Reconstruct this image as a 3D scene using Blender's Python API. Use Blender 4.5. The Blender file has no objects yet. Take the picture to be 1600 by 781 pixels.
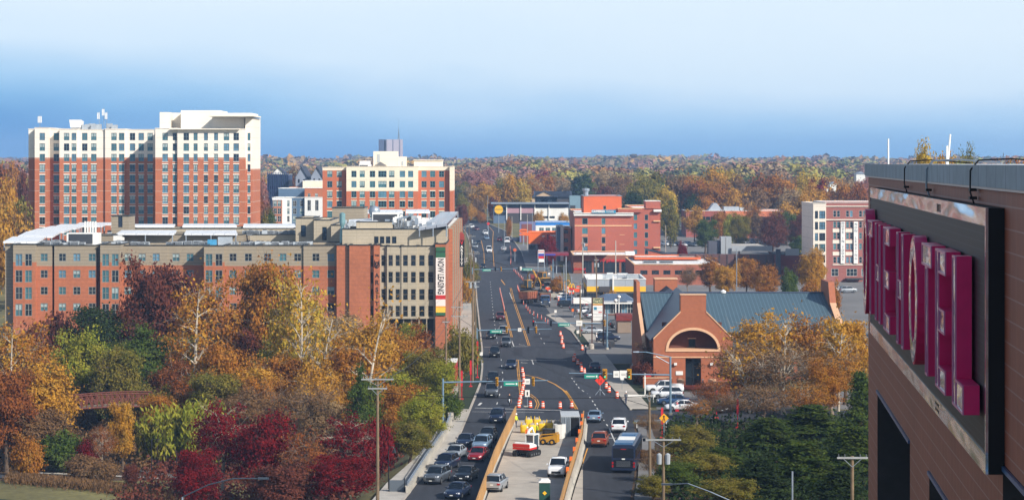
import bpy, math, random
import numpy as np
from mathutils import Vector, Matrix
C = bpy.context.scene.collection
R = math.radians
SC = bpy.context.scene
# ---------------------------------------------------------------- camera, world, sun, exposure
F, CX, HY, H = 3600.0, 800.0, 255.0, 34.0
cam = bpy.data.cameras.new('camera'); co = bpy.data.objects.new('camera', cam); C.objects.link(co)
co.location = (0, 0, H); co.rotation_euler = (R(90), 0, 0)
cam.sensor_width = 36; cam.lens = 36 * F / 1600; cam.shift_y = -(390.5 - HY) / 1600
cam.clip_start = 1; cam.clip_end = 20000
SC.camera = co
SUN_EL = R(33); SUN_AZ = R(133)          # azimuth from +Y, clockwise: behind the camera, to the right
w = bpy.data.worlds.new('World'); SC.world = w; w.use_nodes = True
nt = w.node_tree; nt.nodes.clear()
def nd(t, tree, **k):
    n = tree.nodes.new(t)
    for a, b in k.items(): setattr(n, a, b)
    return n
wo = nd('ShaderNodeOutputWorld', nt); bg = nd('ShaderNodeBackground', nt); bg.inputs[1].default_value = 0.10
sky = nd('ShaderNodeTexSky', nt, sky_type='NISHITA', sun_disc=False, sun_elevation=SUN_EL, sun_rotation=SUN_AZ)
sky.altitude = 50; sky.air_density = 1.2; sky.dust_density = 1.0; sky.ozone_density = 1.5
tc = nd('ShaderNodeTexCoord', nt); sp = nd('ShaderNodeSeparateXYZ', nt)
nt.links.new(tc.outputs['Generated'], sp.inputs[0])
nz = nd('ShaderNodeTexNoise', nt); nz.inputs['Scale'].default_value = 5.0; nz.inputs['Detail'].default_value = 5
mp = nd('ShaderNodeMapping', nt); mp.inputs['Scale'].default_value = (1, 1, 4)
nt.links.new(tc.outputs['Generated'], mp.inputs[0]); nt.links.new(mp.outputs[0], nz.inputs['Vector'])
ma = nd('ShaderNodeMath', nt, operation='MULTIPLY_ADD'); ma.inputs[1].default_value = 0.05; ma.inputs[2].default_value = -0.024
nt.links.new(nz.outputs[0], ma.inputs[0])
mx = nd('ShaderNodeMath', nt, operation='MULTIPLY_ADD'); mx.inputs[1].default_value = 0.055      # whiter towards the east
nt.links.new(sp.outputs[0], mx.inputs[0]); nt.links.new(ma.outputs[0], mx.inputs[2])
ad = nd('ShaderNodeMath', nt, operation='ADD'); nt.links.new(sp.outputs[2], ad.inputs[0]); nt.links.new(mx.outputs[0], ad.inputs[1])
cr = nd('ShaderNodeValToRGB', nt)
def lin(c):
    return tuple(((v/255)/12.92 if v/255 <= .04045 else ((v/255+.055)/1.055)**2.4) for v in c)
stops = [(0.0, (100, 158, 214)), (0.14, (138, 188, 230)), (0.28, (170, 209, 241)), (0.50, (214, 234, 250)), (0.75, (222, 238, 250)), (1.0, (222, 238, 250))]
el = cr.color_ramp.elements
for i, (p, c) in enumerate(stops):
    e = el[i] if i < 2 else el.new(p)
    e.position = p; e.color = (*lin(c), 1)
mr = nd('ShaderNodeMapRange', nt); mr.inputs['From Min'].default_value = -0.002; mr.inputs['From Max'].default_value = 0.09
nt.links.new(ad.outputs[0], mr.inputs[0]); nt.links.new(mr.outputs[0], cr.inputs[0])
sc_ = nd('ShaderNodeVectorMath', nt, operation='SCALE'); sc_.inputs['Scale'].default_value = 8.6
nt.links.new(cr.outputs[0], sc_.inputs[0])
mf = nd('ShaderNodeMapRange', nt); mf.inputs['From Min'].default_value = 0.10; mf.inputs['From Max'].default_value = 0.45
nt.links.new(sp.outputs[2], mf.inputs[0])
mix = nd('ShaderNodeMix', nt, data_type='RGBA')
nt.links.new(mf.outputs[0], mix.inputs[0]); nt.links.new(sc_.outputs[0], mix.inputs[6]); nt.links.new(sky.outputs[0], mix.inputs[7])
nt.links.new(mix.outputs[2], bg.inputs[0]); nt.links.new(bg.outputs[0], wo.inputs[0])
sl = bpy.data.lights.new('sun', 'SUN'); sl.energy = 4.9; sl.angle = R(0.5); sl.color = (1, .94, .86)
so = bpy.data.objects.new('sun', sl); C.objects.link(so)
sdir = Vector((math.sin(SUN_AZ)*math.cos(SUN_EL), math.cos(SUN_AZ)*math.cos(SUN_EL), math.sin(SUN_EL)))
so.rotation_euler = sdir.to_track_quat('Z', 'Y').to_euler(); so.location = (60, -60, 90)
vs = SC.view_settings; vs.view_transform = 'Standard'; vs.look = 'None'; vs.exposure = 0.34; vs.gamma = 1
SC.render.engine = 'CYCLES'
cy = SC.cycles; cy.use_denoising = True; cy.max_bounces = 5; cy.diffuse_bounces = 2; cy.glossy_bounces = 2
cy.transmission_bounces = 3; cy.volume_bounces = 0; cy.transparent_max_bounces = 6; cy.caustics_reflective = False; cy.caustics_refractive = False
HAZE = 1.5e-4
# ---------------------------------------------------------------- terrain heights, pixel helpers
TY = [0, 600, 700, 800, 900, 1000, 1200, 1500, 2000, 3000, 4000, 6000]
TZ = [0, 0, .7, 2.2, 5, 8, 10, 11, 13, 20, 25, 31]
def gbase(y): return float(np.interp(y, TY, TZ))
def yof(py):
    lo, hi = 20.0, 1250.0
    for _ in range(40):
        m = (lo+hi)/2
        if HY + (H-gbase(m))*F/m > py: lo = m
        else: hi = m
    return lo
def xof(px, Y): return (px-CX)/F*Y
def zof(py, Y): return H-(py-HY)/F*Y
def gp(px, py):
    Y = yof(py); return Vector((xof(px, Y), Y, gbase(Y)))
LK = [(632, 781), (651, 756), (698, 711), (721, 676), (744, 620), (752.5, 598), (755, 575), (754.6, 545), (750, 506), (746, 468), (744, 437), (741, 416), (738, 394), (731, 367), (719.5, 351), (700, 341), (640, 333)]
RK = [(985, 790), (985, 777), (991, 744), (995, 686), (985, 641), (968.5, 620), (949, 598), (927, 565), (913, 547), (893, 519), (862, 493), (833, 450), (821, 416), (815, 395), (798, 369), (790, 361), (768, 352), (735, 343), (660, 334)]
LKp = sorted([tuple(gp(*p)[:2]) for p in LK], key=lambda q: q[1]); RKp = sorted([tuple(gp(*p)[:2]) for p in RK], key=lambda q: q[1])
def ex(v, tab):
    a = np.array(tab); return lambda y: float(np.interp(y, a[:, 1], a[:, 0]))
lk0 = ex(0, LKp); rk0 = ex(0, RKp)
def xl(y): return lk0(y) if y > LKp[0][1] else LKp[0][0]-(LKp[0][1]-y)*.08
def xr(y): return rk0(y)
def sm(t): t = min(1, max(0, t)); return t*t*(3-2*t)
def gz(x, y):
    b = gbase(y)
    d = sm((xl(min(y, 700))-4.2-x)/9.0)*sm((418-y)/12.0)
    return b-5.0*d
# ---------------------------------------------------------------- materials
M = {}
def mat(name, c, rough=.7, metal=0, var=.12, scale=3.0, var2=.0, scale2=.3, spec=.4, bump=0, alpha=None, emit=None):
    if name in M: return M[name]
    m = bpy.data.materials.new(name); m.use_nodes = True; t = m.node_tree; b = t.nodes['Principled BSDF']
    b.inputs['Roughness'].default_value = rough; b.inputs['Metallic'].default_value = metal
    b.inputs['Specular IOR Level'].default_value = spec
    L = lin(c)
    b.inputs['Base Color'].default_value = (*L, 1)
    if var > 0:
        g = nd('ShaderNodeNewGeometry', t)
        n = nd('ShaderNodeTexNoise', t); n.inputs['Scale'].default_value = scale; n.inputs['Detail'].default_value = 4
        t.links.new(g.outputs['Position'], n.inputs['Vector'])
        n2 = nd('ShaderNodeTexNoise', t); n2.inputs['Scale'].default_value = scale2; n2.inputs['Detail'].default_value = 3
        t.links.new(g.outputs['Position'], n2.inputs['Vector'])
        a = nd('ShaderNodeMapRange', t); a.inputs['From Min'].default_value = .3; a.inputs['From Max'].default_value = .7
        a.inputs['To Min'].default_value = 1-var; a.inputs['To Max'].default_value = 1+var
        t.links.new(n.outputs[0], a.inputs[0])
        a2 = nd('ShaderNodeMapRange', t); a2.inputs['From Min'].default_value = .3; a2.inputs['From Max'].default_value = .7
        v2 = var2 or var; a2.inputs['To Min'].default_value = 1-v2; a2.inputs['To Max'].default_value = 1+v2
        t.links.new(n2.outputs[0], a2.inputs[0])
        mu = nd('ShaderNodeMath', t, operation='MULTIPLY'); t.links.new(a.outputs[0], mu.inputs[0]); t.links.new(a2.outputs[0], mu.inputs[1])
        s = nd('ShaderNodeVectorMath', t, operation='SCALE'); s.inputs[0].default_value = L
        t.links.new(mu.outputs[0], s.inputs['Scale']); t.links.new(s.outputs[0], b.inputs['Base Color'])
        if bump:
            bn = nd('ShaderNodeBump', t); bn.inputs['Strength'].default_value = bump; bn.inputs['Distance'].default_value = .05
            t.links.new(n.outputs[0], bn.inputs['Height']); t.links.new(bn.outputs[0], b.inputs['Normal'])
    if emit:
        b.inputs['Emission Color'].default_value = (*L, 1); b.inputs['Emission Strength'].default_value = emit
    M[name] = m
    return m
def lines_mat(name, c, c2, axis, period, width, rough=.7, metal=0, var=.1, axis2=None, period2=1, width2=.05, rot=0, bump=0):
    """colour c with thin lines c2 every `period` metres along a world axis (masonry joints, seams, laps)"""
    if name in M: return M[name]
    m = mat(name, c, rough, metal, var, 2.0, var*.9, .12); t = m.node_tree; b = t.nodes['Principled BSDF']
    src = b.inputs['Base Color'].links[0].from_socket
    g = nd('ShaderNodeNewGeometry', t); mpn = nd('ShaderNodeMapping', t); mpn.inputs['Rotation'].default_value = (0, 0, rot)
    t.links.new(g.outputs['Position'], mpn.inputs[0])
    sx = nd('ShaderNodeSeparateXYZ', t); t.links.new(mpn.outputs[0], sx.inputs[0])
    def ln(ax, per, wd):
        d = nd('ShaderNodeMath', t, operation='DIVIDE'); d.inputs[1].default_value = per; t.links.new(sx.outputs[ax], d.inputs[0])
        f = nd('ShaderNodeMath', t, operation='FRACT'); t.links.new(d.outputs[0], f.inputs[0])
        l = nd('ShaderNodeMath', t, operation='LESS_THAN'); l.inputs[1].default_value = wd/per; t.links.new(f.outputs[0], l.inputs[0])
        return l.outputs[0]
    o = ln(axis, period, width)
    if axis2 is not None:
        o2 = ln(axis2, period2, width2); mm = nd('ShaderNodeMath', t, operation='MAXIMUM'); t.links.new(o, mm.inputs[0]); t.links.new(o2, mm.inputs[1]); o = mm.outputs[0]
    x = nd('ShaderNodeMix', t, data_type='RGBA'); t.links.new(o, x.inputs[0]); t.links.new(src, x.inputs[6]); x.inputs[7].default_value = (*lin(c2), 1)
    t.links.new(x.outputs[2], b.inputs['Base Color'])
    return m
def leaf_mat(name, cols, trans=.35, vary=.5):
    if name in M: return M[name]
    m = bpy.data.materials.new(name); m.use_nodes = True; t = m.node_tree; t.nodes.clear()
    o = nd('ShaderNodeOutputMaterial', t); g = nd('ShaderNodeNewGeometry', t); tcx = nd('ShaderNodeTexCoord', t)
    n = nd('ShaderNodeTexNoise', t); n.inputs['Scale'].default_value = .45; n.inputs['Detail'].default_value = 2
    t.links.new(g.outputs['Position'], n.inputs['Vector'])
    mrn = nd('ShaderNodeMapRange', t); mrn.inputs['From Min'].default_value = .3; mrn.inputs['From Max'].default_value = .7; mrn.inputs['To Min'].default_value = -.12; mrn.inputs['To Max'].default_value = 1-vary+.12
    t.links.new(n.outputs[0], mrn.inputs[0])
    a = nd('ShaderNodeMath', t, operation='MULTIPLY_ADD'); a.inputs[1].default_value = vary
    t.links.new(g.outputs['Random Per Island'], a.inputs[0]); t.links.new(mrn.outputs[0], a.inputs[2])
    cr_ = nd('ShaderNodeValToRGB', t); e = cr_.color_ramp.elements
    for i, c in enumerate(cols):
        q = e[i] if i < 2 else e.new(i/(len(cols)-1)); q.position = i/(len(cols)-1); q.color = (*lin(c), 1)
    t.links.new(a.outputs[0], cr_.inputs[0])
    d = nd('ShaderNodeBsdfDiffuse', t); tr = nd('ShaderNodeBsdfTranslucent', t); mi = nd('ShaderNodeMixShader', t); mi.inputs[0].default_value = trans
    t.links.new(cr_.outputs[0], d.inputs[0]); t.links.new(cr_.outputs[0], tr.inputs[0])
    t.links.new(d.outputs[0], mi.inputs[1]); t.links.new(tr.outputs[0], mi.inputs[2]); t.links.new(mi.outputs[0], o.inputs[0])
    M[name] = m
    return m
# ---------------------------------------------------------------- mesh builder, objects
class MB:
    def __init__(s): s.v = []; s.f = []; s.mi = []; s.m = []; s.sm = False
    def k(s, m):
        if m not in s.m: s.m.append(m)
        return s.m.index(m)
    def poly(s, pts, m):
        b = len(s.v); s.v += [tuple(p) for p in pts]; s.f.append(tuple(range(b, b+len(pts)))); s.mi.append(s.k(m)); return s
    def hexa(s, p, m):      # 8 points: bottom 4 ccw, top 4 ccw
        b = len(s.v); s.v += [tuple(q) for q in p]; i = s.k(m)
        for f in ((0, 3, 2, 1), (4, 5, 6, 7), (0, 1, 5, 4), (1, 2, 6, 5), (2, 3, 7, 6), (3, 0, 4, 7)):
            s.f.append(tuple(b+j for j in f)); s.mi.append(i)
        return s
    def box(s, x0, x1, y0, y1, z0, z1, m):
        return s.hexa([(x0, y0, z0), (x1, y0, z0), (x1, y1, z0), (x0, y1, z0), (x0, y0, z1), (x1, y0, z1), (x1, y1, z1), (x0, y1, z1)], m)
    def cbox(s, cx, cy, cz, sx, sy, sz, m): return s.box(cx-sx/2, cx+sx/2, cy-sy/2, cy+sy/2, cz-sz/2, cz+sz/2, m)
    def tube(s, p0, p1, r0, r1, m, n=8, cap=True):
        p0 = Vector(p0); p1 = Vector(p1); d = (p1-p0)
        if d.length < 1e-6: return s
        q = d.to_track_quat('Z', 'Y'); b = len(s.v); i = s.k(m)
        for p, r in ((p0, r0), (p1, r1)):
            for a in range(n):
                s.v.append(tuple(p+q @ Vector((r*math.cos(2*math.pi*a/n), r*math.sin(2*math.pi*a/n), 0))))
        for a in range(n):
            c = (a+1) % n; s.f.append((b+a, b+c, b+n+c, b+n+a)); s.mi.append(i)
        if cap:
            s.f.append(tuple(b+n+a for a in range(n))); s.mi.append(i); s.f.append(tuple(b+n-1-a for a in range(n))); s.mi.append(i)
        return s
    def path(s, pts, r, m, n=6):
        for a, b in zip(pts[:-1], pts[1:]): s.tube(a, b, r, r, m, n)
        return s
    def prism(s, pts, vec, m, m2=None):   # polygon extruded along vec
        vec = Vector(vec); P = [Vector(p) for p in pts]; Q = [p+vec for p in P]; n = len(P)
        s.poly(P, m); s.poly(Q[::-1], m)
        for a in range(n):
            c = (a+1) % n; s.poly([P[c], P[a], Q[a], Q[c]], m2 or m)
        return s
    def lathe(s, c, prof, m, n=14):      # prof: (r, z)
        b = len(s.v); i = s.k(m)
        for r, z in prof:
            for a in range(n): s.v.append((c[0]+r*math.cos(2*math.pi*a/n), c[1]+r*math.sin(2*math.pi*a/n), c[2]+z))
        for j in range(len(prof)-1):
            for a in range(n):
                e = (a+1) % n; s.f.append((b+j*n+a, b+j*n+e, b+(j+1)*n+e, b+(j+1)*n+a)); s.mi.append(i)
        return s
    def loft(s, secs, m, cap=True):      # list of closed rings, same length
        n = len(secs[0]); b = len(s.v); i = s.k(m)
        for q in secs: s.v += [tuple(p) for p in q]
        for j in range(len(secs)-1):
            for a in range(n):
                e = (a+1) % n; s.f.append((b+j*n+a, b+j*n+e, b+(j+1)*n+e, b+(j+1)*n+a)); s.mi.append(i)
        if cap:
            s.f.append(tuple(b+n-1-a for a in range(n))); s.mi.append(i)
            o = b+(len(secs)-1)*n; s.f.append(tuple(o+a for a in range(n))); s.mi.append(i)
        return s
    def mesh(s, name, off=(0, 0, 0), smooth=False):
        me = bpy.data.meshes.new(name); o = np.array(off)
        me.from_pydata([(a[0]-o[0], a[1]-o[1], a[2]-o[2]) for a in s.v], [], s.f)
        for m in s.m: me.materials.append(m)
        me.polygons.foreach_set('material_index', s.mi)
        if smooth: me.polygons.foreach_set('use_smooth', [True]*len(s.f))
        me.update(); return me
def link(name, me, parent=None, loc=(0, 0, 0), rz=0):
    o = bpy.data.objects.new(name, me); C.objects.link(o); o.location = loc; o.rotation_euler = (0, 0, rz)
    if parent: o.parent = parent
    return o
def tag(o, label=None, cat=None, group=None, kind=None):
    if label: o['label'] = label
    if cat: o['category'] = cat
    if group: o['group'] = group
    if kind: o['kind'] = kind
    return o
def thing(name, label, cat, loc=(0, 0, 0), rz=0, group=None):
    return tag(link(name, None, None, loc, rz), label, cat, group)
def part(name, mb, parent, world=True, smooth=False, label=None):
    off = tuple(parent.matrix_basis.translation) if world and parent else (0, 0, 0)
    if world and parent and parent.parent: off = tuple(Vector(off)+parent.parent.matrix_basis.translation)
    o = link(name, mb.mesh(name, off, smooth), parent)
    if label: o['label'] = label
    return o
def solo(name, mb, label, cat, loc=(0, 0, 0), group=None, smooth=False, rz=0):   # thing of one mesh, world coordinates
    return tag(link(name, mb.mesh(name, loc, smooth), None, loc, rz), label, cat, group)
def struct(name, mb, smooth=False): return tag(link(name, mb.mesh(name, (0, 0, 0), smooth)), kind='structure')
def copy_tree(o, parent=None, slotmat=None):
    c = o.copy(); C.objects.link(c)
    if parent: c.parent = parent
    for ch in [x for x in bpy.data.objects if x.parent == o]: copy_tree(ch, c)
    return c
_T = {}
def text_mb(s, size, m, ext=.03, lh=1.0, bold=.0):
    key = (s, size, m.name, ext, lh)
    cu = bpy.data.curves.new('lettering', 'FONT'); cu.body = s; cu.size = size; cu.extrude = ext; cu.align_x = 'CENTER'; cu.align_y = 'CENTER'
    cu.space_line = lh; cu.resolution_u = 3; cu.offset = bold
    o = bpy.data.objects.new('tmp_text', cu); C.objects.link(o); bpy.context.view_layer.update()
    me = bpy.data.meshes.new_from_object(o.evaluated_get(bpy.context.evaluated_depsgraph_get()))
    bpy.data.objects.remove(o)
    me.materials.clear(); me.materials.append(m); return me
def text(s, size, m, parent, at, rot=(90, 0, 0), ext=.03, lh=1.0, sx=1, bold=0, name='lettering'):
    me = text_mb(s, size, m, ext, lh, bold); p = Vector(at)
    if parent:
        p = p-parent.matrix_basis.translation
        if parent.parent: p = p-parent.parent.matrix_basis.translation
    o = link(name, me, parent, p); o.rotation_euler = tuple(R(a) for a in rot); o.scale = (sx, 1, 1); return o
# ================================================================ the setting
asphalt = mat('asphalt', (48, 51, 58), .9, var=.22, scale=.8, var2=.3, scale2=.05)
for n_ in asphalt.node_tree.nodes:      # streaks drawn out along the direction of travel
    if n_.type == 'TEX_NOISE':
        mp_ = nd('ShaderNodeMapping', asphalt.node_tree); mp_.inputs['Scale'].default_value = (1.6, .12, 1); l_ = n_.inputs['Vector'].links[0].from_socket; asphalt.node_tree.links.new(l_, mp_.inputs[0]); asphalt.node_tree.links.new(mp_.outputs[0], n_.inputs['Vector'])
asphalt2 = mat('lot_asphalt', (112, 110, 108), .9, var=.08, scale=.6, var2=.15, scale2=.05)
concrete = mat('concrete', (172, 166, 156), .9, var=.08, scale=1.2, var2=.12, scale2=.15)
concrete2 = mat('pale_concrete', (168, 160, 148), .9, var=.10, scale=.7, var2=.15, scale2=.12)
soil = mat('dry_grass', (104, 98, 58), 1, var=.25, scale=1.5, var2=.35, scale2=.07)
lawn = mat('lawn', (32, 46, 20), 1, var=.2, scale=2, var2=.25, scale2=.1)
leaflitter = mat('leaf_litter', (74, 56, 38), 1, var=.3, scale=1.2, var2=.3, scale2=.15)
paintw = mat('road_paint', (205, 205, 200), .7, var=.12, scale=3)
painty = mat('yellow_paint', (196, 140, 52), .7, var=.12, scale=3)
white = mat('white_paint', (226, 224, 218), .6, var=.05)
steel = mat('galvanised', (150, 160, 170), .45, .5, var=.08)
wood = mat('pole_wood', (118, 100, 78), .9, var=.2, scale=2)
black = mat('black_metal', (28, 28, 30), .5, .2, var=0)
# ground sheet
xs = sorted(set([-4500, -3000, -2000, -1200, -700, -450, -300, -200] + list(range(-150, 151, 6)) + [200, 300, 450, 700, 1200, 2000, 3000, 4500]))
ys = sorted(set([-60, 0, 60, 120, 170] + list(range(200, 440, 6)) + [418, 450, 480, 520, 560] + TY[1:] + [650, 750, 850, 950, 1100, 2500, 5000, 6300]))
mb = MB(); V = [(x, y, gz(x, y)-.08) for y in ys for x in xs]; nx = len(xs)
mb.v = V; i0 = mb.k(soil); i1 = mb.k(leaflitter)
for j in range(len(ys)-1):
    for i in range(nx-1):
        mb.f.append((j*nx+i, j*nx+i+1, (j+1)*nx+i+1, (j+1)*nx+i)); mb.mi.append(i1 if (xs[i] < xl(min(700, ys[j]))-8 and ys[j] < 420 and ys[j] > 282) or (xs[i] > 5 and ys[j] < 300) else i0)  # litter right of the road also puts tree shade into the ground colour
struct('ground', mb)
st = sorted(set([100, 150, 200, 225] + list(range(230, 1000, 6)) + TY[2:6] + [600]+[round(p[1], 2) for p in LKp+RKp]))
st = [s for s in st if s < 1220]
def strip(mb, fa, fb, y0, y1, m, dz):
    S = [s for s in st if y0 < s < y1]; S = [y0]+S+[y1]
    for a, b in zip(S[:-1], S[1:]):
        mb.poly([(fa(a), a, gbase(a)+dz), (fb(a), a, gbase(a)+dz), (fb(b), b, gbase(b)+dz), (fa(b), b, gbase(b)+dz)], m)
apatch = mat('asphalt_patch', (36, 38, 45), .9, var=.12, scale=.8); awear = mat('asphalt_worn', (66, 68, 74), .9, var=.12, scale=.8)
mb = MB(); strip(mb, xl, xr, 150, 1190, asphalt, 0)
rq = random.Random(3)
for k in range(26):     # utility cuts and repaved patches
    y_ = rq.choice([rq.uniform(300, 560), rq.uniform(235, 700)]); a_ = rq.uniform(.05, .85); w_ = rq.uniform(.6, 3.2); l_ = rq.uniform(1.5, 22); x_ = xl(y_)+(xr(y_)-xl(y_))*a_
    if y_ < 306 and -4.5 < x_ < 10.5: continue
    mb.poly([(x_, y_, gbase(y_)+.006+k*.0004), (x_+w_, y_, gbase(y_)+.006+k*.0004), (x_+w_, y_+l_, gbase(y_)+.006+k*.0004), (x_, y_+l_, gbase(y_)+.006+k*.0004)], apatch if k % 3 else awear) if y_ < 575 else None
struct('road', mb)
# bridge deck of the work zone, side streets, lots
def sheet(name, pts, m, dz, n=1):
    mb = MB(); ysn = sorted(set([min(p[1] for p in pts), max(p[1] for p in pts)]+[t for t in TY+[440, 500, 560, 650, 750, 850, 950] if min(p[1] for p in pts) < t < max(p[1] for p in pts)]))
    # slice the convex polygon at the terrain's break lines so that it lies on the slope
    def clip(P, y, keep_above):
        out = []
        for a, b in zip(P, P[1:]+P[:1]):
            ia = (a[1] >= y) if keep_above else (a[1] <= y); ib = (b[1] >= y) if keep_above else (b[1] <= y)
            if ia: out.append(a)
            if ia != ib and abs(a[1]-b[1]) > 1e-9:
                t = (y-a[1])/(b[1]-a[1]); out.append((a[0]+(b[0]-a[0])*t, y))
        return out
    for a, b in zip(ysn[:-1], ysn[1:]):
        P = clip(clip([tuple(p[:2]) for p in pts], a, True), b, False)
        if len(P) >= 3: mb.poly([(p[0], p[1], gbase(p[1])+dz) for p in P], m)
    return struct(name, mb)
def psheet(name, pts, m, dz): return sheet(name, [tuple(gp(*p)[:2]) for p in pts], m, dz)
sheet('deck', [(-3.4, 215), (6.6, 215), (9.4, 305), (.6, 305)], concrete2, .02)
sheet('lot', [(14.5, 392), (120, 392), (120, 1000), (20, 1000)], asphalt2, -.05)
mb = MB(); strip(mb, lambda y: xr(y)-.3, lambda y: max(15.0, xr(y)+.2), 408, 860, asphalt2, -.04); struct('forecourt', mb)
sheet('side_street', [(15.8, 304), (70, 301), (70, 317), (15.9, 318)], asphalt, -.02)
sheet('parking_lot', [(20, 319), (60, 319), (60, 344), (21.5, 344)], asphalt2, -.03)
sheet('side_road', [(-6, 398), (-30, 404), (-30, 412), (-6, 411)], concrete2, -.03)
psheet('path', [(-40, 742), (60, 748), (330, 790), (260, 796), (-40, 752)], concrete, -4.9) if False else None
# park path on the low ground (5 m down)
def parkpt(px, py):
    Y = (H+5)*F/(py-HY); return (xof(px, Y), Y)
for nm, P, wd, m in (('path', [(-60, 740), (60, 747), (150, 756), (230, 766), (330, 786)], 2.6, concrete), ('path', [(160, 717), (190, 724), (225, 734), (262, 742), (300, 748)], 3.2, asphalt2), ('path', [(60, 738), (130, 741), (200, 744), (262, 747)], 1.2, concrete)):
    mb = MB(); Q = [Vector((*parkpt(*p), -4.98 if wd < 3 else -4.95)) for p in P]
    for a, b in zip(Q[:-1], Q[1:]):
        mb.poly([a+Vector((0, -wd/2, 0)), b+Vector((0, -wd/2, 0)), b+Vector((0, wd/2, 0)), a+Vector((0, wd/2, 0))], m)
    struct(nm, mb)
mb = MB(); a = [parkpt(-80, 760), parkpt(420, 800)]
mb.poly([(a[0][0]-10, a[0][1]-2, -5.03), (a[0][0]-10, 180, -5.03), (-12, 180, -5.03), (a[1][0], a[1][1]-3, -5.03)][::-1], lawn); struct('lawn', mb)
# kerbs and pavements
mb = MB()
def kerb(fx, y0, y1, s):
    S = [y0]+[q for q in st if y0 < q < y1]+[y1]
    for a, b in zip(S[:-1], S[1:]):
        za, zb = gbase(a), gbase(b); xa, xb = fx(a), fx(b); d = .3*s
        P = [(xa, a, za-.05), (xa+d, a, za-.05), (xb+d, b, zb-.05), (xb, b, zb-.05)]
        if s < 0: P = [P[1], P[0], P[3], P[2]]
        mb.hexa(P+[(p[0], p[1], p[2]+.19) for p in P], concrete2)
kerb(xl, 200, 396, -1); kerb(xl, 414, 780, -1); kerb(xr, 318, 410, 1); kerb(xr, 428, 470, 1); kerb(xl, 790, 1000, -1); kerb(xr, 790, 1000, 1)
struct('kerb', mb)
def fo(f, d): return lambda y: f(y)+d
mb = MB()
strip(mb, fo(xl, -3.2), fo(xl, -.3), 225, 308, concrete, .13)
strip(mb, fo(xl, -6.2), fo(xl, -.3), 308, 318, concrete2, .12)
strip(mb, fo(xl, -4.8), fo(xl, -3.0), 318, 396, concrete2, .06)
strip(mb, fo(xl, -4.6), fo(xl, -1.6), 414, 780, concrete2, .06)
strip(mb, fo(xr, .3), fo(xr, 3.0), 318, 408, concrete2, .12); strip(mb, fo(xr, .4), fo(xr, 2.2), 205, 298, asphalt2, .08)
strip(mb, fo(xr, 1.8), fo(xr, 4.2), 428, 470, concrete2, .06)
struct('pavement', mb)
mb = MB(); strip(mb, fo(xl, -3.0), fo(xl, -.3), 318, 396, lawn, .02); strip(mb, fo(xl, -1.6), fo(xl, -.3), 414, 560, lawn, .02)
strip(mb, fo(xr, 3.0), fo(xr, 6.4), 322, 390, lawn, .03); strip(mb, fo(xr, .3), fo(xr, 1.8), 428, 470, lawn, .04)
struct('grass_verge', mb)
# painted markings, each laid on the road as a strip
mb = MB()
def stripe(pts, wd, m, dz=.02, world=False):
    Q = [gp(*p) for p in pts] if not world else [Vector(p) for p in pts]
    for a, b in zip(Q[:-1], Q[1:]):
        d = (b-a); d.z = 0; n = Vector((-d.y, d.x, 0)).normalized()*wd/2; u = Vector((0, 0, dz))
        mb.poly([a-n+u, b-n+u, b+n+u, a+n+u][::1] if n.x < 0 else [a+n+u, a-n+u, b-n+u, b+n+u], m)
def dashes(pts, wd, m, on=3, off=9, dz=.02):
    Q = [gp(*p) for p in pts]; rem = 0.0
    for a, b in zip(Q[:-1], Q[1:]):
        L = (b-a).length; d = (b-a)/L; t = -rem if rem > 0 else 0
        t = rem
        while t < L:
            e = min(L, t+on); p, q = a+d*t, a+d*e; stripe([p, q], wd, m, dz, True); t += on+off
        rem = t-L
stripe([(788, 486), (793, 506), (798.6, 526.6)], .15, painty); stripe([(790, 486), (795, 506), (800.8, 526.6)], .15, painty)
stripe([(797, 450), (801, 468), (813, 503), (825.5, 540)], .15, painty); stripe([(799, 450), (803.3, 468), (815.4, 503), (828, 540)], .15, painty)
stripe([(807, 562), (809, 585), (812, 613), (812, 630)], .15, painty); stripe([(809.6, 562), (811.6, 585), (814.6, 613), (815, 630)], .15, painty)
stripe([(820, 585.5), (838, 589), (853.6, 594), (867, 600), (880, 609), (888, 618), (900, 639)], .28, painty)
stripe([(884, 610), (892, 622), (902, 639)], .28, painty)
stripe([(818, 615), (828, 618), (836, 624), (839, 631), (836, 638)], .15, painty); stripe([(818, 613), (830, 616), (839, 623), (842.5, 631), (839.5, 638)], .15, painty)
stripe([(752, 376), (756, 394), (757, 412)], .2, painty); stripe([(770, 372), (770, 390), (772, 416)], .2, painty); stripe([(764, 354), (771, 362), (770, 372)], .2, painty); stripe([(783, 437), (789, 445)], .3, painty)
dashes([(766, 440), (768.6, 467), (771, 493), (775, 520), (777.8, 538)], .13, paintw)
dashes([(783, 561), (786, 590), (779, 624), (773, 640)], .13, paintw)
dashes([(772, 655), (757, 690), (735, 730), (716, 781)], .13, paintw)
dashes([(832, 490), (846, 530), (853, 540)], .13, paintw); dashes([(893, 590), (905.6, 607), (918, 615), (931, 634), (944, 657), (954, 672)], .15, paintw, 2, 3)
stripe([(953, 672), (962, 692)], .15, paintw)
stripe([(742, 637), (877, 641)], .35, paintw); stripe([(738, 643), (850, 644)], .2, paintw); stripe([(756, 542), (825, 541)], .3, paintw); stripe([(808, 562), (886, 563)], .3, paintw)
stripe([(889, 583), (925, 584)], .3, paintw); stripe([(935, 684), (990, 684)], .35, paintw); stripe([(745, 424), (802, 424)], .4, paintw)
stripe([(800, 533), (803, 541)], .15, paintw); stripe([(831, 562), (833.5, 569)], .15, paintw); stripe([(796, 457), (800, 467)], .15, paintw)
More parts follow.
